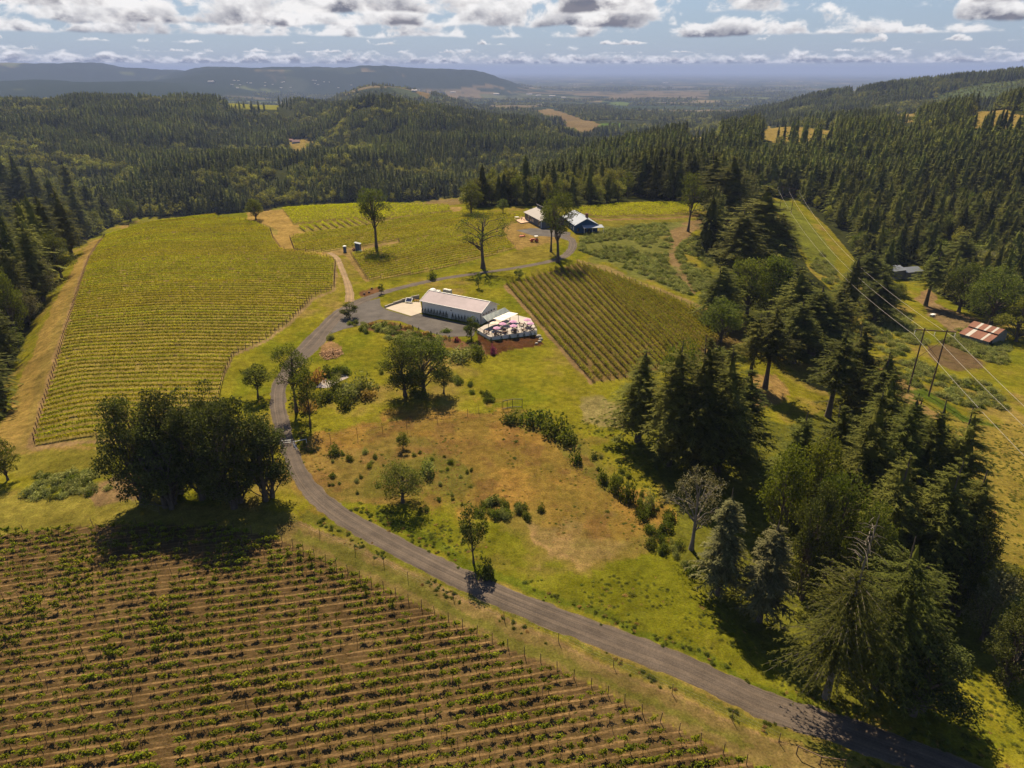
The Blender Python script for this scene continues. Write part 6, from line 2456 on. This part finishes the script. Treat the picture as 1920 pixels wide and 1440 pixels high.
T('cone_tree', 715, 551, 530, 12, 'little upright tree on the red mulch at the upper road bend')
T('shrub', 811, 524, 501, 22, 'rounded dark shrub on the verge below the middle vineyard')
T('cone_tree', 897, 540, 508, 14, 'thin young tree on the grass between upper road and white building')
T('cone_tree', 973, 522, 502, 18, 'young tree at the upper left corner of the slope vines')
T('fir', 10, 770, 684, 42, 'bright young fir at the left edge of the picture beside the tan track')
T('bright_tree', 15, 900, 822, 54, 'dark round tree at the left edge above the foreground vineyard', variant=1)

# the firs right of the meadow
FIRS_R = [(1196, 828, 655, 84, 'fir', 'narrow fir at the left front of the dark fir group by the meadow'),
          (1252, 872, 640, 92, 'fir', 'tall fir behind the left front of the fir group by the meadow'),
          (1300, 890, 632, 104, 'fir', 'tallest broad fir in the middle of the fir group by the meadow'),
          (1345, 882, 655, 100, 'fir', 'broad fir at the right of the fir group by the meadow'),
          (1385, 850, 690, 84, 'fir', 'shorter fir at the right end of the fir group by the meadow'),
          (1330, 790, 640, 90, 'fir', 'fir at the back of the fir group by the meadow, near the slope vines'),
          (1270, 800, 630, 90, 'oak', 'rounded oak tucked in behind the fir group by the meadow'),
          (1404, 718, 588, 60, 'fir_bare_trunk', 'fir on a bare trunk at the clearing, left of its twin'),
          (1434, 729, 574, 76, 'fir_bare_trunk', 'fir on a long bare trunk at the clearing, right of its twin'),
          (1552, 782, 618, 84, 'fir_bare_trunk', 'tall fir with bare lower trunk at the right edge of the clearing'),
          (1590, 770, 612, 90, 'fir', 'dense fir just behind the bare-trunked fir at the clearing edge'),
          (1638, 800, 660, 80, 'fir', 'fir between the clearing and the near power poles'),
          (1350, 640, 560, 80, 'oak', 'round oak at the lower right corner of the slope vines'),
          (1345, 600, 500, 80, 'fir', 'fir at the top of the wooded strip right of the slope vines'),
          (1400, 590, 480, 90, 'oak', 'broad dark oak in the wooded strip right of the slope vines'),
          (1440, 600, 475, 84, 'oak', 'oak in the middle of the wooded strip beside the power line cut'),
          (1480, 640, 500, 84, 'fir', 'fir low in the wooded strip beside the power line cut'),
          (1520, 665, 535, 100, 'fir', 'broad dark fir right of the clearing, upper one'),
          (1485, 680, 560, 84, 'fir', 'dark fir at the top of the clearing'),
          (1555, 660, 540, 84, 'fir', 'fir leaning over the power line cut, above the clearing'),
          (1418, 500, 345, 112, 'fir', 'great broad fir left of the power line cut'),
          (1382, 520, 390, 84, 'fir', 'fir left of the great broad fir by the cut'),
          (1455, 500, 400, 74, 'fir', 'fir right of the great broad fir, at the edge of the cut'),
          (1362, 420, 290, 84, 'fir', 'tall fir behind the end of the bright vine strip'),
          (1330, 405, 285, 70, 'fir', 'tall fir at the right end of the dark plantation'),
          (1345, 1115, 916, 84, 'blue_fir', 'pale drooping fir at the meadow edge, left of its twin'),
          (1424, 1165, 968, 92, 'blue_fir', 'pale drooping fir at the meadow edge, right of its twin'),
          (1452, 1030, 830, 84, 'bright_tree', 'bright green tree between the dark firs in the lower right wood'),
          (1512, 1010, 812, 84, 'bright_tree', 'second bright green tree in the lower right wood, right of the first'),
          (1475, 960, 770, 84, 'fir', 'fir with grey top behind the bright trees in the lower right wood'),
          (1590, 1010, 735, 110, 'fir', 'tall fir in the middle of the lower right wood'),
          (1650, 1000, 740, 104, 'fir', 'tall fir right of the middle of the lower right wood'),
          (1700, 1010, 750, 100, 'fir', 'tall fir in the right half of the lower right wood'),
          (1752, 1020, 765, 104, 'fir', 'tall fir at the right rim of the lower right wood'),
          (1545, 940, 760, 90, 'fir', 'fir at the back of the lower right wood, left part'),
          (1620, 930, 690, 84, 'fir', 'fir at the back of the lower right wood behind the clearing'),
          (1680, 905, 745, 84, 'fir', 'fir at the back of the lower right wood, right part'),
          (1640, 1090, 850, 104, 'fir', 'fir in front of the middle of the lower right wood'),
          (1720, 1120, 860, 116, 'fir', 'dark fir in the right front of the lower right wood'),
          (1772, 1130, 885, 110, 'fir', 'dark fir at the right front rim of the lower right wood'),
          (1545, 1085, 880, 100, 'oak', 'oak under the firs in the lower right wood'),
          (1600, 1130, 925, 90, 'oak', 'oak behind the dead-topped fir'),
          (1500, 1120, 905, 90, 'dark_oak', 'dark oak behind the right one of the pale twin firs'),
          (1790, 1150, 960, 90, 'dark_oak', 'dark oak at the right front corner of the lower right wood'),
          (1548, 1308, 960, 190, 'dead_top_fir', 'great fir with a bleached dead top beside the gravel road'),
          (1640, 1290, 1005, 210, 'drooping_fir', 'broad drooping fir right of the dead-topped fir'),
          (1712, 1330, 1190, 170, 'dark_oak', 'low dark oak hanging over the grass right of the drooping fir'),
          (1840, 1200, 1065, 90, 'grey_tree', 'greyish rounded tree at the right side below the lower right wood'),
          (1885, 1280, 1115, 110, 'dark_oak', 'dark rounded tree at the right edge above the bottom lawn'),
          (1880, 1130, 1060, 60, 'bright_tree', 'light green bushy tree by the path at the right edge'),
          # the farm on the right
          (1855, 612, 500, 112, 'oak', 'broad leafy oak behind the rusty-roofed barn'),
          (1797, 585, 492, 70, 'oak', 'dark oak left of the broad oak behind the barn'),
          (1735, 573, 470, 56, 'fir_bare_trunk', 'open fir standing on the bare ground between the sheds and the barn'),
          (1748, 520, 455, 34, 'cypress', 'narrow conical tree beside the grey sheds'),
          (1893, 558, 476, 28, 'cypress', 'tall narrow columnar tree near the right edge of the farm'),
          (1905, 640, 555, 80, 'bright_tree', 'light green tree just right of the barn roof'),
          (1672, 578, 528, 46, 'bright_tree', 'round green tree in front of the grey sheds'),
          (1640, 600, 510, 62, 'fir', 'dark fir left of the grey sheds beside the wires'),
          (1622, 548, 470, 66, 'fir', 'broad dark fir between the power line cut and the sheds'),
          (1790, 520, 440, 74, 'fir', 'dark fir rising behind the farm trees'),
          (1840, 515, 470, 70, 'grey_tree', 'pale crowned tree above the broad farm oak')]
for px, b, t, w, k, lab in FIRS_R:
    T(k, px, b, t, w * (1.2 if k == 'fir' else 1.0), lab, 'trees right of the meadow')
# silvery trees at the left forest edge
for px, b, t, w, k, lab in [(84, 560, 478, 60, 'grey_tree', 'silvery round tree at the upper part of the left forest edge'),
                            (56, 610, 535, 52, 'grey_tree', 'silvery round tree at the middle of the left forest edge'),
                            (14, 690, 550, 64, 'fir', 'drooping fir at the left forest edge above the bright young fir'),
                            (34, 640, 490, 60, 'oak', 'dark leafy tree at the middle of the left forest edge'),
                            (116, 520, 430, 54, 'oak', 'dark leafy tree at the upper left forest edge by the tan track'),
                            (180, 440, 395, 36, 'bright_tree', 'light green tree at the far end of the left forest edge'),
                            (245, 415, 370, 34, 'oak', 'round dark tree beyond the far corner of the left vineyard'),
                            (480, 412, 372, 34, 'oak', 'round dark tree behind the strip of vines above the left block')]:
    T(k, px, b, t, w, lab, 'trees of the left forest edge')

for i_, (px, b, t, w) in enumerate([(150, 432, 298, 56), (120, 450, 322, 56), (178, 428, 338, 44), (203, 422, 362, 38), (88, 430, 300, 60), (58, 425, 284, 62), (32, 420, 272, 62), (6, 440, 300, 60),
                                    (105, 500, 360, 60), (70, 520, 372, 62), (40, 530, 380, 64), (10, 560, 410, 66), (82, 565, 420, 56), (48, 605, 455, 60), (12, 645, 490, 66), (135, 480, 352, 52), (160, 455, 345, 46), (-8, 700, 545, 66), (28, 480, 335, 60)]):
    T('fir', px, b, t, w, ('tall' if b - t > 120 else 'smaller') + ' dense fir in the front of the left-hand forest, ' + ('beside the upper tan track' if px > 140 else 'high on the left edge' if b < 470 else 'beside the lower tan track'), 'front firs of the left-hand forest')
# shrubs ------------------------------------------------------------
for px, b, t, w, k, lab in [(684, 735, 690, 56, 'grey_shrub', 'silvery shrub on the right bank of the pond'),
                            (655, 752, 712, 60, 'grey_shrub', 'pale bushy shrub in front of the pond'),
                            (627, 735, 702, 30, 'green_shrub', 'round bright green shrub standing in front of the pond water'),
                            (648, 764, 738, 34, 'green_shrub', 'yellow-green shrub at the front of the pond planting'),
                            (608, 752, 725, 46, 'shrub', 'loose shrub at the left front of the pond'),
                            (612, 705, 682, 34, 'green_shrub', 'reedy green shrub on the far bank of the pond'),
                            (630, 700, 684, 26, 'shrub', 'dark shrub on the far bank of the pond'),
                            (590, 720, 688, 40, 'dry_shrub', 'brownish shrub between the road bend and the pond'),
                            (688, 745, 724, 40, 'dry_shrub', 'tan shrub at the right end of the pond planting'),
                            (578, 770, 735, 34, 'dry_shrub', 'rust brown dead bush under the tall ragged tree'),
                            (908, 1082, 1040, 38, 'dark_shrub', 'dark round bush at the foot of the slim roadside tree'),
                            (1078, 868, 838, 26, 'dark_shrub', 'dark bush with a long shadow at the lower end of the hedge line'),
                            (1003, 795, 762, 60, 'dark_shrub', 'dense dark bush right of the wire gate'),
                            (960, 788, 765, 44, 'dark_shrub', 'dense dark bush just behind the wire gate'),
                            (1040, 818, 775, 56, 'dark_shrub', 'dense dark bush in the middle of the hedge line'),
                            (1065, 830, 790, 44, 'shrub', 'loose green bush at the right of the hedge line'),
                            (1128, 905, 875, 24, 'shrub', 'small round bush above the gully'),
                            (1152, 922, 880, 28, 'dark_shrub', 'dark bush in the gully, upper one'),
                            (1176, 940, 896, 32, 'dark_shrub', 'dark bush in the gully, lower one'),
                            (1215, 950, 910, 36, 'grey_shrub', 'pale bush at the lower end of the gully'),
                            (630, 852, 832, 30, 'dark_shrub', 'dark bush near the wire fence left in the meadow'),
                            (800, 890, 850, 40, 'grey_shrub', 'thin grey bush behind the low meadow oak'),
                            (756, 842, 808, 24, 'cone', 'little fir sapling by the wire fence'),
                            (716, 700, 690, 12, 'green_shrub', 'small shrub under the left lawn oak'),
                            (775, 735, 716, 34, 'green_shrub', 'green shrub under the left lawn oak'),
                            (790, 745, 722, 28, 'shrub', 'green shrub between the two lawn oaks'),
                            (895, 668, 640, 40, 'dark_shrub', 'dense shrub at the end of the planted bank'),
                            (860, 672, 645, 56, 'grey_shrub', 'pale shrub on the planted bank below the terrace'),
                            (820, 665, 640, 50, 'shrub', 'loose shrub in the middle of the planted bank'),
                            (780, 648, 630, 44, 'shrub', 'shrub near the left of the planted bank'),
                            (836, 622, 614, 22, 'shrub', 'shrub by the yard edge in the mulch'),
                            (856, 640, 630, 16, 'red_shrub', 'small red-leaved shrub on the mulch bank'),
                            (925, 664, 644, 14, 'purple_shrub', 'small purple-leaved shrub below the terrace corner'),
                            (720, 614, 600, 14, 'shrub', 'green shrub at the left of the mulch strip'),
                            (560, 1320, 1311, 10, 'dry_shrub', 'dry weed in the foreground vineyard')]:
    if k == 'cone':
        T('cone_tree', px, b, t, w, lab)
    else:
        T(k, px, b, t, w, lab, None, 'shrub', name='shrub')
# many small bushes of the meadow, the gully and the fence lines
_b = np.random.default_rng(808)
bush_spots = []
for poly, n, smin, smax in [([(575, 890), (640, 840), (860, 850), (900, 900), (860, 960), (700, 955)], 34, 6, 17),
                            ([(900, 930), (1030, 960), (1030, 985), (900, 965)], 22, 12, 26),
                            ([(600, 640), (720, 600), (860, 650), (880, 672), (780, 665), (700, 630)], 20, 10, 22),
                            ([(850, 700), (935, 752), (925, 762), (840, 715)], 16, 8, 18),
                            ([(1180, 960), (1260, 960), (1300, 1080), (1240, 1060)], 22, 14, 30),
                            ([(1060, 800), (1160, 880), (1250, 950), (1230, 965), (1120, 900)], 20, 8, 20),
                            ([(620, 690), (700, 720), (690, 765), (590, 770)], 12, 14, 28)]:
    c = W(poly)
    k = 0
    while k < n:
        q = _b.uniform(c.min(0), c.max(0))
        if pip(np.array([q[0]]), np.array([q[1]]), c)[0]:
            bush_spots.append((q, _b.uniform(smin, smax)))
            k += 1
for q, s_ in bush_spots:
    z_ = float(ground_z(*q))
    a_, b_, c_ = project(q[0], q[1], z_)
    P_ = (q[0], q[1], z_)
    o = T(['shrub', 'dark_shrub', 'grey_shrub', 'shrub'][int(_b.integers(4))], 0, 0, b_ - s_ * 0.75, s_, 'small wild bush in the rough grass between the road and the firs', 'small wild bushes of the meadow', 'shrub', name='shrub', spot=P_)

# the arborvitae hedge along the white wall and the yard edge are placed with the building

# ---------------------------------------------------------------- brambles, meadow grass
def fill(polys, n, rng, keepout=None):
    X, Y = [], []
    P = [W(p) for p in polys]
    area = [abs(0.5 * np.sum(p[:, 0] * np.roll(p[:, 1], -1) - p[:, 1] * np.roll(p[:, 0], -1))) for p in P]
    for p, a in zip(P, area):
        m = int(n * a / sum(area) * 1.0)
        got = 0
        while got < m:
            q = rng.uniform(p.min(0), p.max(0), (m * 2, 2))
            q = q[pip(q[:, 0], q[:, 1], p)][: m - got]
            X.append(q[:, 0])
            Y.append(q[:, 1])
            got += len(q)
    return np.concatenate(X), np.concatenate(Y)


_r = np.random.default_rng(4242)
x, y = fill([[(1095, 440), (1180, 425), (1245, 420), (1262, 455), (1248, 490), (1300, 555), (1270, 545), (1150, 492), (1085, 470)],
             [(1262, 470), (1300, 440), (1340, 470), (1330, 520), (1345, 575), (1300, 545)],
             [(1590, 555), (1640, 560), (1700, 590), (1740, 640), (1700, 660), (1640, 640)],
             [(1600, 640), (1690, 660), (1760, 700), (1860, 720), (1890, 770), (1800, 760), (1700, 720)],
             [(1540, 470), (1590, 540), (1575, 560), (1520, 500)],
             [(1840, 600), (1900, 660), (1880, 690), (1760, 640)],
             [(640, 606), (720, 606), (800, 630), (900, 655), (890, 672), (770, 655), (700, 622)],
             [(60, 890), (200, 885), (210, 925), (60, 935)]], 3400, _r)
keep = fbm(x / 9, y / 9, 33, 3) > 0.40
x, y = x[keep], y[keep]
_sh = [m[1] for m in PLANTS['grey_shrub']] + [m[1] for m in PLANTS['shrub'][:3]] + [m[1] for m in PLANTS['dark_shrub'][:2]]
s_ = _r.uniform(0.6, 1.5, len(x))
scatter('bramble_thicket', _sh, x, y, ground_z(x, y) - 0.1, _r.uniform(0, 6.28, len(x)), np.stack([s_ * 1.25, s_ * 1.25, s_ * 0.8], 1), _r.choice(8, len(x), p=[.24, .24, .24, .09, .08, .07, .02, .02]),
        'tangled pale flowering brambles covering the banks', 'brambles')


# weeds along both sides of the gravel road
RP = spline(atp([p[:2] for p in ROAD_PIX]), 14)
tg = np.gradient(RP, axis=0)
tg /= np.linalg.norm(tg, axis=1)[:, None]
k = _r.integers(0, len(RP), 2600)
side = _r.choice((-1, 1), len(k))
off = np.where(side > 0, _r.uniform(3.0, 4.6, len(k)), _r.uniform(2.9, 4.2, len(k)))
q = RP[k] + np.stack([-tg[k, 1], tg[k, 0]], 1) * (side * off)[:, None] + _r.normal(0, 0.5, (len(k), 2))
keep = (np.hypot(q[:, 0], q[:, 1]) < 175) & (fbm(q[:, 0] / 5, q[:, 1] / 5, 93, 3) > 0.50)
q = q[keep]
s_ = _r.uniform(0.16, 0.42, len(q))
scatter('roadside_weeds', [PLANTS['shrub'][0][1], PLANTS['shrub'][1][1], PLANTS['dry_shrub'][0][1], PLANTS['dark_shrub'][0][1]], q[:, 0], q[:, 1], ground_z(q[:, 0], q[:, 1]), _r.uniform(0, 6.28, len(q)),
        np.stack([s_ * 1.2, s_ * 1.2, s_ * 0.8], 1), _r.integers(0, 4, len(q)), 'low green and dry weeds along the edges of the gravel road', 'weeds')

x, y = fill([[(560, 870), (600, 805), (760, 795), (930, 770), (1060, 800), (1170, 750), (1230, 880), (1265, 960), (1260, 1040), (1330, 1110), (1420, 1190), (1500, 1290), (1560, 1335), (1300, 1225), (1000, 1100), (850, 1035), (700, 965), (610, 905)],
             [(1790, 800), (1925, 790), (1925, 1080), (1880, 1060)], [(1700, 1330), (1740, 1250), (1830, 1240), (1930, 1320), (1990, 1500), (1860, 1425), (1720, 1385)]], 9000, _r)
dens = fbm(x / 7, y / 7, 57, 4)
keep = _r.random(len(x)) < sstep(0.38, 0.62, dens)
x, y = x[keep], y[keep]
dryp = pip(x, y, GROUND_AREAS[5][0])
s_ = _r.uniform(0.10, 0.30, len(x)) * (1 + 0.6 * (_r.random(len(x)) < 0.06))
idx = np.where(_r.random(len(x)) < np.where(dryp, 0.85, 0.12), 3, _r.integers(0, 3, len(x)))
scatter('meadow_grass', [PLANTS['green_shrub'][0][1], PLANTS['shrub'][2][1], PLANTS['green_shrub'][0][1], PLANTS['dry_shrub'][0][1]], x, y, ground_z(x, y) - 0.05, _r.uniform(0, 6.28, len(x)), np.stack([s_ * 1.6, s_ * 1.6, s_ * 0.6], 1), idx,
        'rough green and straw coloured tussocks of the unmown meadow', 'meadow grass')

# straw and weeds left along the young vine rows
X, Y = [], []
for p0, p1 in parallel_rows(FIELD_A, ROW_A_DIR, ROW_A_GAP, ROW_A_OFF):
    n_ = int(np.linalg.norm(p1 - p0) * 0.9)
    q = p0 + (p1 - p0) * _r.random(n_)[:, None] + ROW_A_N * _r.normal(0.0, 0.16, n_)[:, None]
    X.append(q[:, 0])
    Y.append(q[:, 1])
x, y = np.concatenate(X), np.concatenate(Y)
keep = fbm(x / 6, y / 6, 97, 3) > 0.44
x, y = x[keep], y[keep]
s_ = _r.uniform(0.08, 0.20, len(x))
scatter('row_weeds', [PLANTS['dry_shrub'][0][1], PLANTS['shrub'][3][1]], x, y, ground_z(x, y) - 0.03, np.full(len(x), ROW_ANGLE), np.stack([s_ * 2.2, s_, s_ * 0.7], 1), (_r.random(len(x)) < 0.2).astype(int),
        'dry straw and weeds along the bare foreground vine rows', 'weeds')
# ---------------------------------------------------------------- the woods
_w = np.random.default_rng(31337)
solo = np.array([(a, b, c) for a, b, c in SOLO])
ring_polys = OPEN_LAND + [YELLOW_HILL] + GLADES + [p for p, _ in PLAIN]
HAND = W([(1180, 730), (1200, 620), (1300, 570), (1330, 480), (1380, 400), (1440, 380), (1560, 520), (1600, 640), (1700, 690), (1850, 780), (1960, 900), (1990, 1080), (1960, 1400), (1700, 1390), (1480, 1290), (1330, 1110), (1250, 1040), (1260, 960), (1220, 885), (1160, 800), (1170, 735)])


def woods(r0, r1, gap, azmax=43.0):
    """jittered grid of tree places"""
    X0 = r1 * math.sin(math.radians(azmax))
    gx, gy = np.meshgrid(np.arange(-X0, X0, gap), np.arange(0, r1, gap))
    x = gx.ravel() + _w.uniform(-0.48, 0.48, gx.size) * gap
    y = gy.ravel() + _w.uniform(-0.48, 0.48, gx.size) * gap
    r = np.hypot(x, y)
    az = np.degrees(np.arctan2(x, y))
    k = (r > r0) & (r < r1) & (np.abs(az) < azmax)
    x, y = x[k], y[k]
    k = ~in_any(x, y, ring_polys)
    return x[k], y[k]


# nearer woods: each tree full size
x, y = woods(70, 600, 7.6)
k = ~pip(x, y, HAND)
x, y = x[k], y[k]
if len(solo):
    d2 = (x[:, None] - solo[None, :, 0]) ** 2 + (y[:, None] - solo[None, :, 1]) ** 2
    k = (d2 > (solo[None, :, 2] ** 2)).all(1)
    x, y = x[k], y[k]
k = fbm(x / 22, y / 22, 71, 3) > 0.36
x, y = x[k], y[k]
z = ground_z(x, y)
px, py, zc = project(x, y, z)
# broadleaf belts: behind the farm house, and here and there at the wood's rim
edge = np.zeros(len(x), bool)
for dx, dy in ((0, -14), (14, 0), (-14, 0), (0, 14)):
    edge |= in_any(x + dx, y + dy, OPEN_LAND)
belt = (px > 860) & (px < 1190) & (np.hypot(x, y) < 540)
left_rim = edge & (px < 520)
pleaf = np.where(belt, 0.75, np.where(edge & ((px < 260) | (px > 1400)), 0.28, np.where(edge & (px < 860), 0.45, 0.18)))
pleaf = pleaf + 0.35 * (fbm(x / 60, y / 60, 66, 2) > 0.62)
plantation = (px > 1185) & (px < 1350) & (np.hypot(x, y) < 640)
pleaf[plantation] = 0.02
leaf = _w.random(len(x)) < pleaf
hgt = np.where(leaf, _w.uniform(9, 19, len(x)), _w.uniform(14, 31, len(x)))
hgt = np.where((px < 300) & (np.hypot(x, y) < 420) & ~leaf, _w.uniform(20, 36, len(x)), hgt)
hgt = np.where(plantation & ~leaf, _w.uniform(26, 33, len(x)), hgt)
hgt = np.where(edge & leaf & ~belt, hgt * 0.75, hgt)
hgt = np.where(belt & leaf, _w.uniform(12, 20, len(x)), hgt)
hgt = hgt * (0.72 + 0.5 * fbm(x / 35, y / 35, 73, 2)) * np.where((px < 260) & (np.hypot(x, y) < 420) & ~leaf, 1.2, 1.0)
wid = np.where(leaf, hgt / 17 * _w.uniform(0.75, 1.2, len(x)), (hgt / 27) ** 0.5 * _w.uniform(0.9, 1.6, len(x)))
zs = np.where(leaf, hgt / 17, hgt / 27)
var = np.where(leaf, 6 + np.where(_w.random(len(x)) < np.where(belt, 0.85, 0.5), _w.integers(2, 4, len(x)), _w.integers(0, 2, len(x))), _w.integers(0, 6, len(x)))
rot = _w.uniform(0, 6.28, len(x))
# how large and how visible: height in pixels, rim trees and tree tops first
tpx, tpy, _ = project(x, y, z + hgt)
vis = (tpx > 0) & (tpx < 1920) & (tpy > -20) & (tpy < 1440)
# a tree shows if no nearer tree covers its top: coarse depth buffer over columns
cell = 9
buf = {}
shown = np.zeros(len(x), bool)
for j in np.argsort(zc):
    if not vis[j]:
        continue
    c0 = int(tpx[j] // cell)
    top = min(buf.get(c0, 9999), buf.get(c0 + 1, 9999), buf.get(c0 - 1, 9999))
    if tpy[j] < top - 3:
        shown[j] = True
    rad = max(1, int(FPX * 2.2 * wid[j] / zc[j] / cell))
    for c in range(c0 - rad, c0 + rad + 1):
        buf[c] = min(buf.get(c, 9999), tpy[j] + 0.25 * abs(py[j] - tpy[j]) * (abs(c - c0) / rad + 0.2))
score = np.where(shown, hgt / zc, -1)
solo_f = [j for j in np.argsort(-score) if score[j] > 0 and not leaf[j]][:225]
solo_l = [j for j in np.argsort(-score) if score[j] > 0 and leaf[j]][:90]


def zone(j):
    if px[j] < 260 and np.hypot(x[j], y[j]) < 420:
        return 'in the left-hand forest'
    if px[j] < 560:
        return 'in the woods behind the left vineyard'
    if px[j] < 880:
        return 'in the woods behind the middle vineyard'
    if px[j] < 1190:
        return 'in the woods behind the farm house'
    if px[j] < 1360:
        return 'in the plantation behind the bright vines'
    return 'in the forest on the right-hand slope'


for j in solo_f + solo_l:
    nm, me, h0, kd = WOOD[var[j]]
    o = link(nm, me, None, (x[j], y[j], z[j] - 0.2), rot[j])
    o.scale = (wid[j], wid[j], zs[j])
    where = zone(j) + (', at its rim' if edge[j] else '')
    build_ = 'broad ' if wid[j] * 27 / max(hgt[j], 1) > 1.35 else 'slim '
    if kd == 'fir':
        tag(o, (('very tall ' if hgt[j] > 27 else 'tall ' if hgt[j] > 22 else 'mid-height ' if hgt[j] > 17 else 'short ') + build_ + 'dark fir ' + where), 'tree', 'dark firs ' + zone(j))
    else:
        tag(o, ('tall ' if hgt[j] > 14.5 else 'low ') + ('light green ' if var[j] >= 8 else 'dark green ') + 'broadleaf tree ' + where, 'tree', 'broadleaf trees ' + zone(j))
rest = np.ones(len(x), bool)
rest[solo_f + solo_l] = False
scatter('near_woods', [w_[1] for w_ in WOOD], x[rest], y[rest], z[rest] - 0.2, rot[rest], np.stack([wid, wid, zs], 1)[rest], var[rest],
        'close-set firs and broadleaf trees of the surrounding woods', 'woods')

# far woods on the valley sides and hills
sets = []
for r0, r1, gap in ((600, 1000, 6.4), (1000, 1700, 7.4), (1700, 2900, 9.5)):
    a, b = woods(r0, r1, gap, 39.5)
    sets.append((a, b))
x = np.concatenate([s[0] for s in sets])
y = np.concatenate([s[1] for s in sets])
k = fbm(x / 38, y / 38, 75, 3) > 0.35
x, y = x[k], y[k]
zb_ = zbase(x, y)
r = np.hypot(x, y)
# thin out where the valley opens to fields
open_f = (zb_ < -84) & (fbm(x / 160, y / 160, 17, 3) < 0.50) & (r > 1500)
k = ~open_f
x, y, zb_, r = x[k], y[k], zb_[k], r[k]
z = ground_z(x, y)
low = sstep(-62, -72, zb_)
pl = 0.13 + 0.40 * low * (fbm(x / 80, y / 80, 19, 2) > 0.48) + 0.25 * (fbm(x / 140, y / 140, 29, 3) > 0.63)
leaf = _w.random(len(x)) < pl
# nothing tall stands close before the clearings
gx_, gy_, gd_ = project(x, y, z)
tx_, ty_, _d = project(x, y, z + 22)
hide = np.zeros(len(x), bool)
for p in [YELLOW_HILL] + GLADES[:3]:
    a_, b_, c_ = project(p[:, 0], p[:, 1], ground_z(p[:, 0], p[:, 1]))
    hide |= (tx_ > a_.min()) & (tx_ < a_.max()) & (ty_ < b_.max() - 2) & (gy_ > b_.min()) & (gd_ < c_.max())
hide &= _w.random(len(x)) < 0.88
x, y, z, zb_, r, leaf, low = (q[~hide] for q in (x, y, z, zb_, r, leaf, low))
cc = in_any(x, y, CLEARCUTS)
stand = fbm(x / 150, y / 150, 39, 2)                  # stands of even age
hgt = np.where(leaf, _w.uniform(9, 17, len(x)), (13 + 13 * sstep(0.35, 0.6, stand)) * _w.uniform(0.8, 1.15, len(x)))
hgt[cc] = _w.uniform(3, 7, cc.sum())
wd = np.where(leaf, hgt / 15 * _w.uniform(0.8, 1.3, len(x)), (hgt / 24) ** 0.75 * _w.uniform(0.85, 1.3, len(x))) * (1 + 0.25 * sstep(1000, 2400, r))
idx = np.where(leaf, 5 + _w.integers(0, 3, len(x)), _w.integers(0, 5, len(x)))
scatter('far_forest', [m for m, _ in FARW], x, y, z - 0.3, _w.uniform(0, 6.28, len(x)), np.stack([wd, wd, np.where(leaf, hgt / 15, hgt / 24)], 1), idx,
        'endless dark forest covering the hills beyond the vineyards', 'forest')
print('trees', len(solo_f), len(solo_l), rest.sum(), len(x))

# copses and hedgerows on the valley floor and far ridges
n = 85000
az = np.radians(_w.uniform(-39, 39, n))
r = np.exp(_w.uniform(math.log(2800), math.log(11000), n))
x, y = r * np.sin(az), r * np.cos(az)
k = ((fbm(x / 420, y / 420, 80, 4) > 0.53) | (_w.random(n) < 0.02) | ((zbase(x, y) > -110) & (fbm(x / 500, y / 500, 84, 4) > 0.36))) & ~in_any(x, y, [p for p, _ in PLAIN] + CLEARCUTS + GLADES)
x, y, r = x[k], y[k], r[k]
k = (zbase(x, y) < -112) | (r < 5300)
x, y, r = x[k], y[k], r[k]
s_ = _w.uniform(0.6, 1.1, len(x)) * (1 + 0.6 * sstep(4000, 9000, r))
idx = np.where(_w.random(len(x)) < 0.5, _w.integers(0, 5, len(x)), 5 + _w.integers(0, 3, len(x)))
scatter('valley_woods', [m for m, _ in FARW], x, y, ground_z(x, y) - 0.5, _w.uniform(0, 6.28, len(x)), np.stack([s_ * 1.6, s_ * 1.6, s_ * 0.9], 1), idx,
        'scattered woods and hedgerows across the hazy valley floor', 'woods')
# ---------------------------------------------------------------- air
def haze():
    mb = MB()
    mb.box((0, 30000, 25.0), (150000, 130000, 530.0))
    m, g, out = new_mat('haze_air')
    v = g.add('ShaderNodeVolumePrincipled')
    v.inputs['Color'].default_value = (0.34, 0.43, 0.73, 1)
    v.inputs['Density'].default_value = 6.5e-5
    v.inputs['Anisotropy'].default_value = 0.0
    g.l.new(v.outputs[0], out.inputs['Volume'])
    o = link('haze', mb.mesh('haze', 'haze_air'))
    tag(o, 'thin blue summer haze over the valley', 'haze', kind='stuff')


haze()
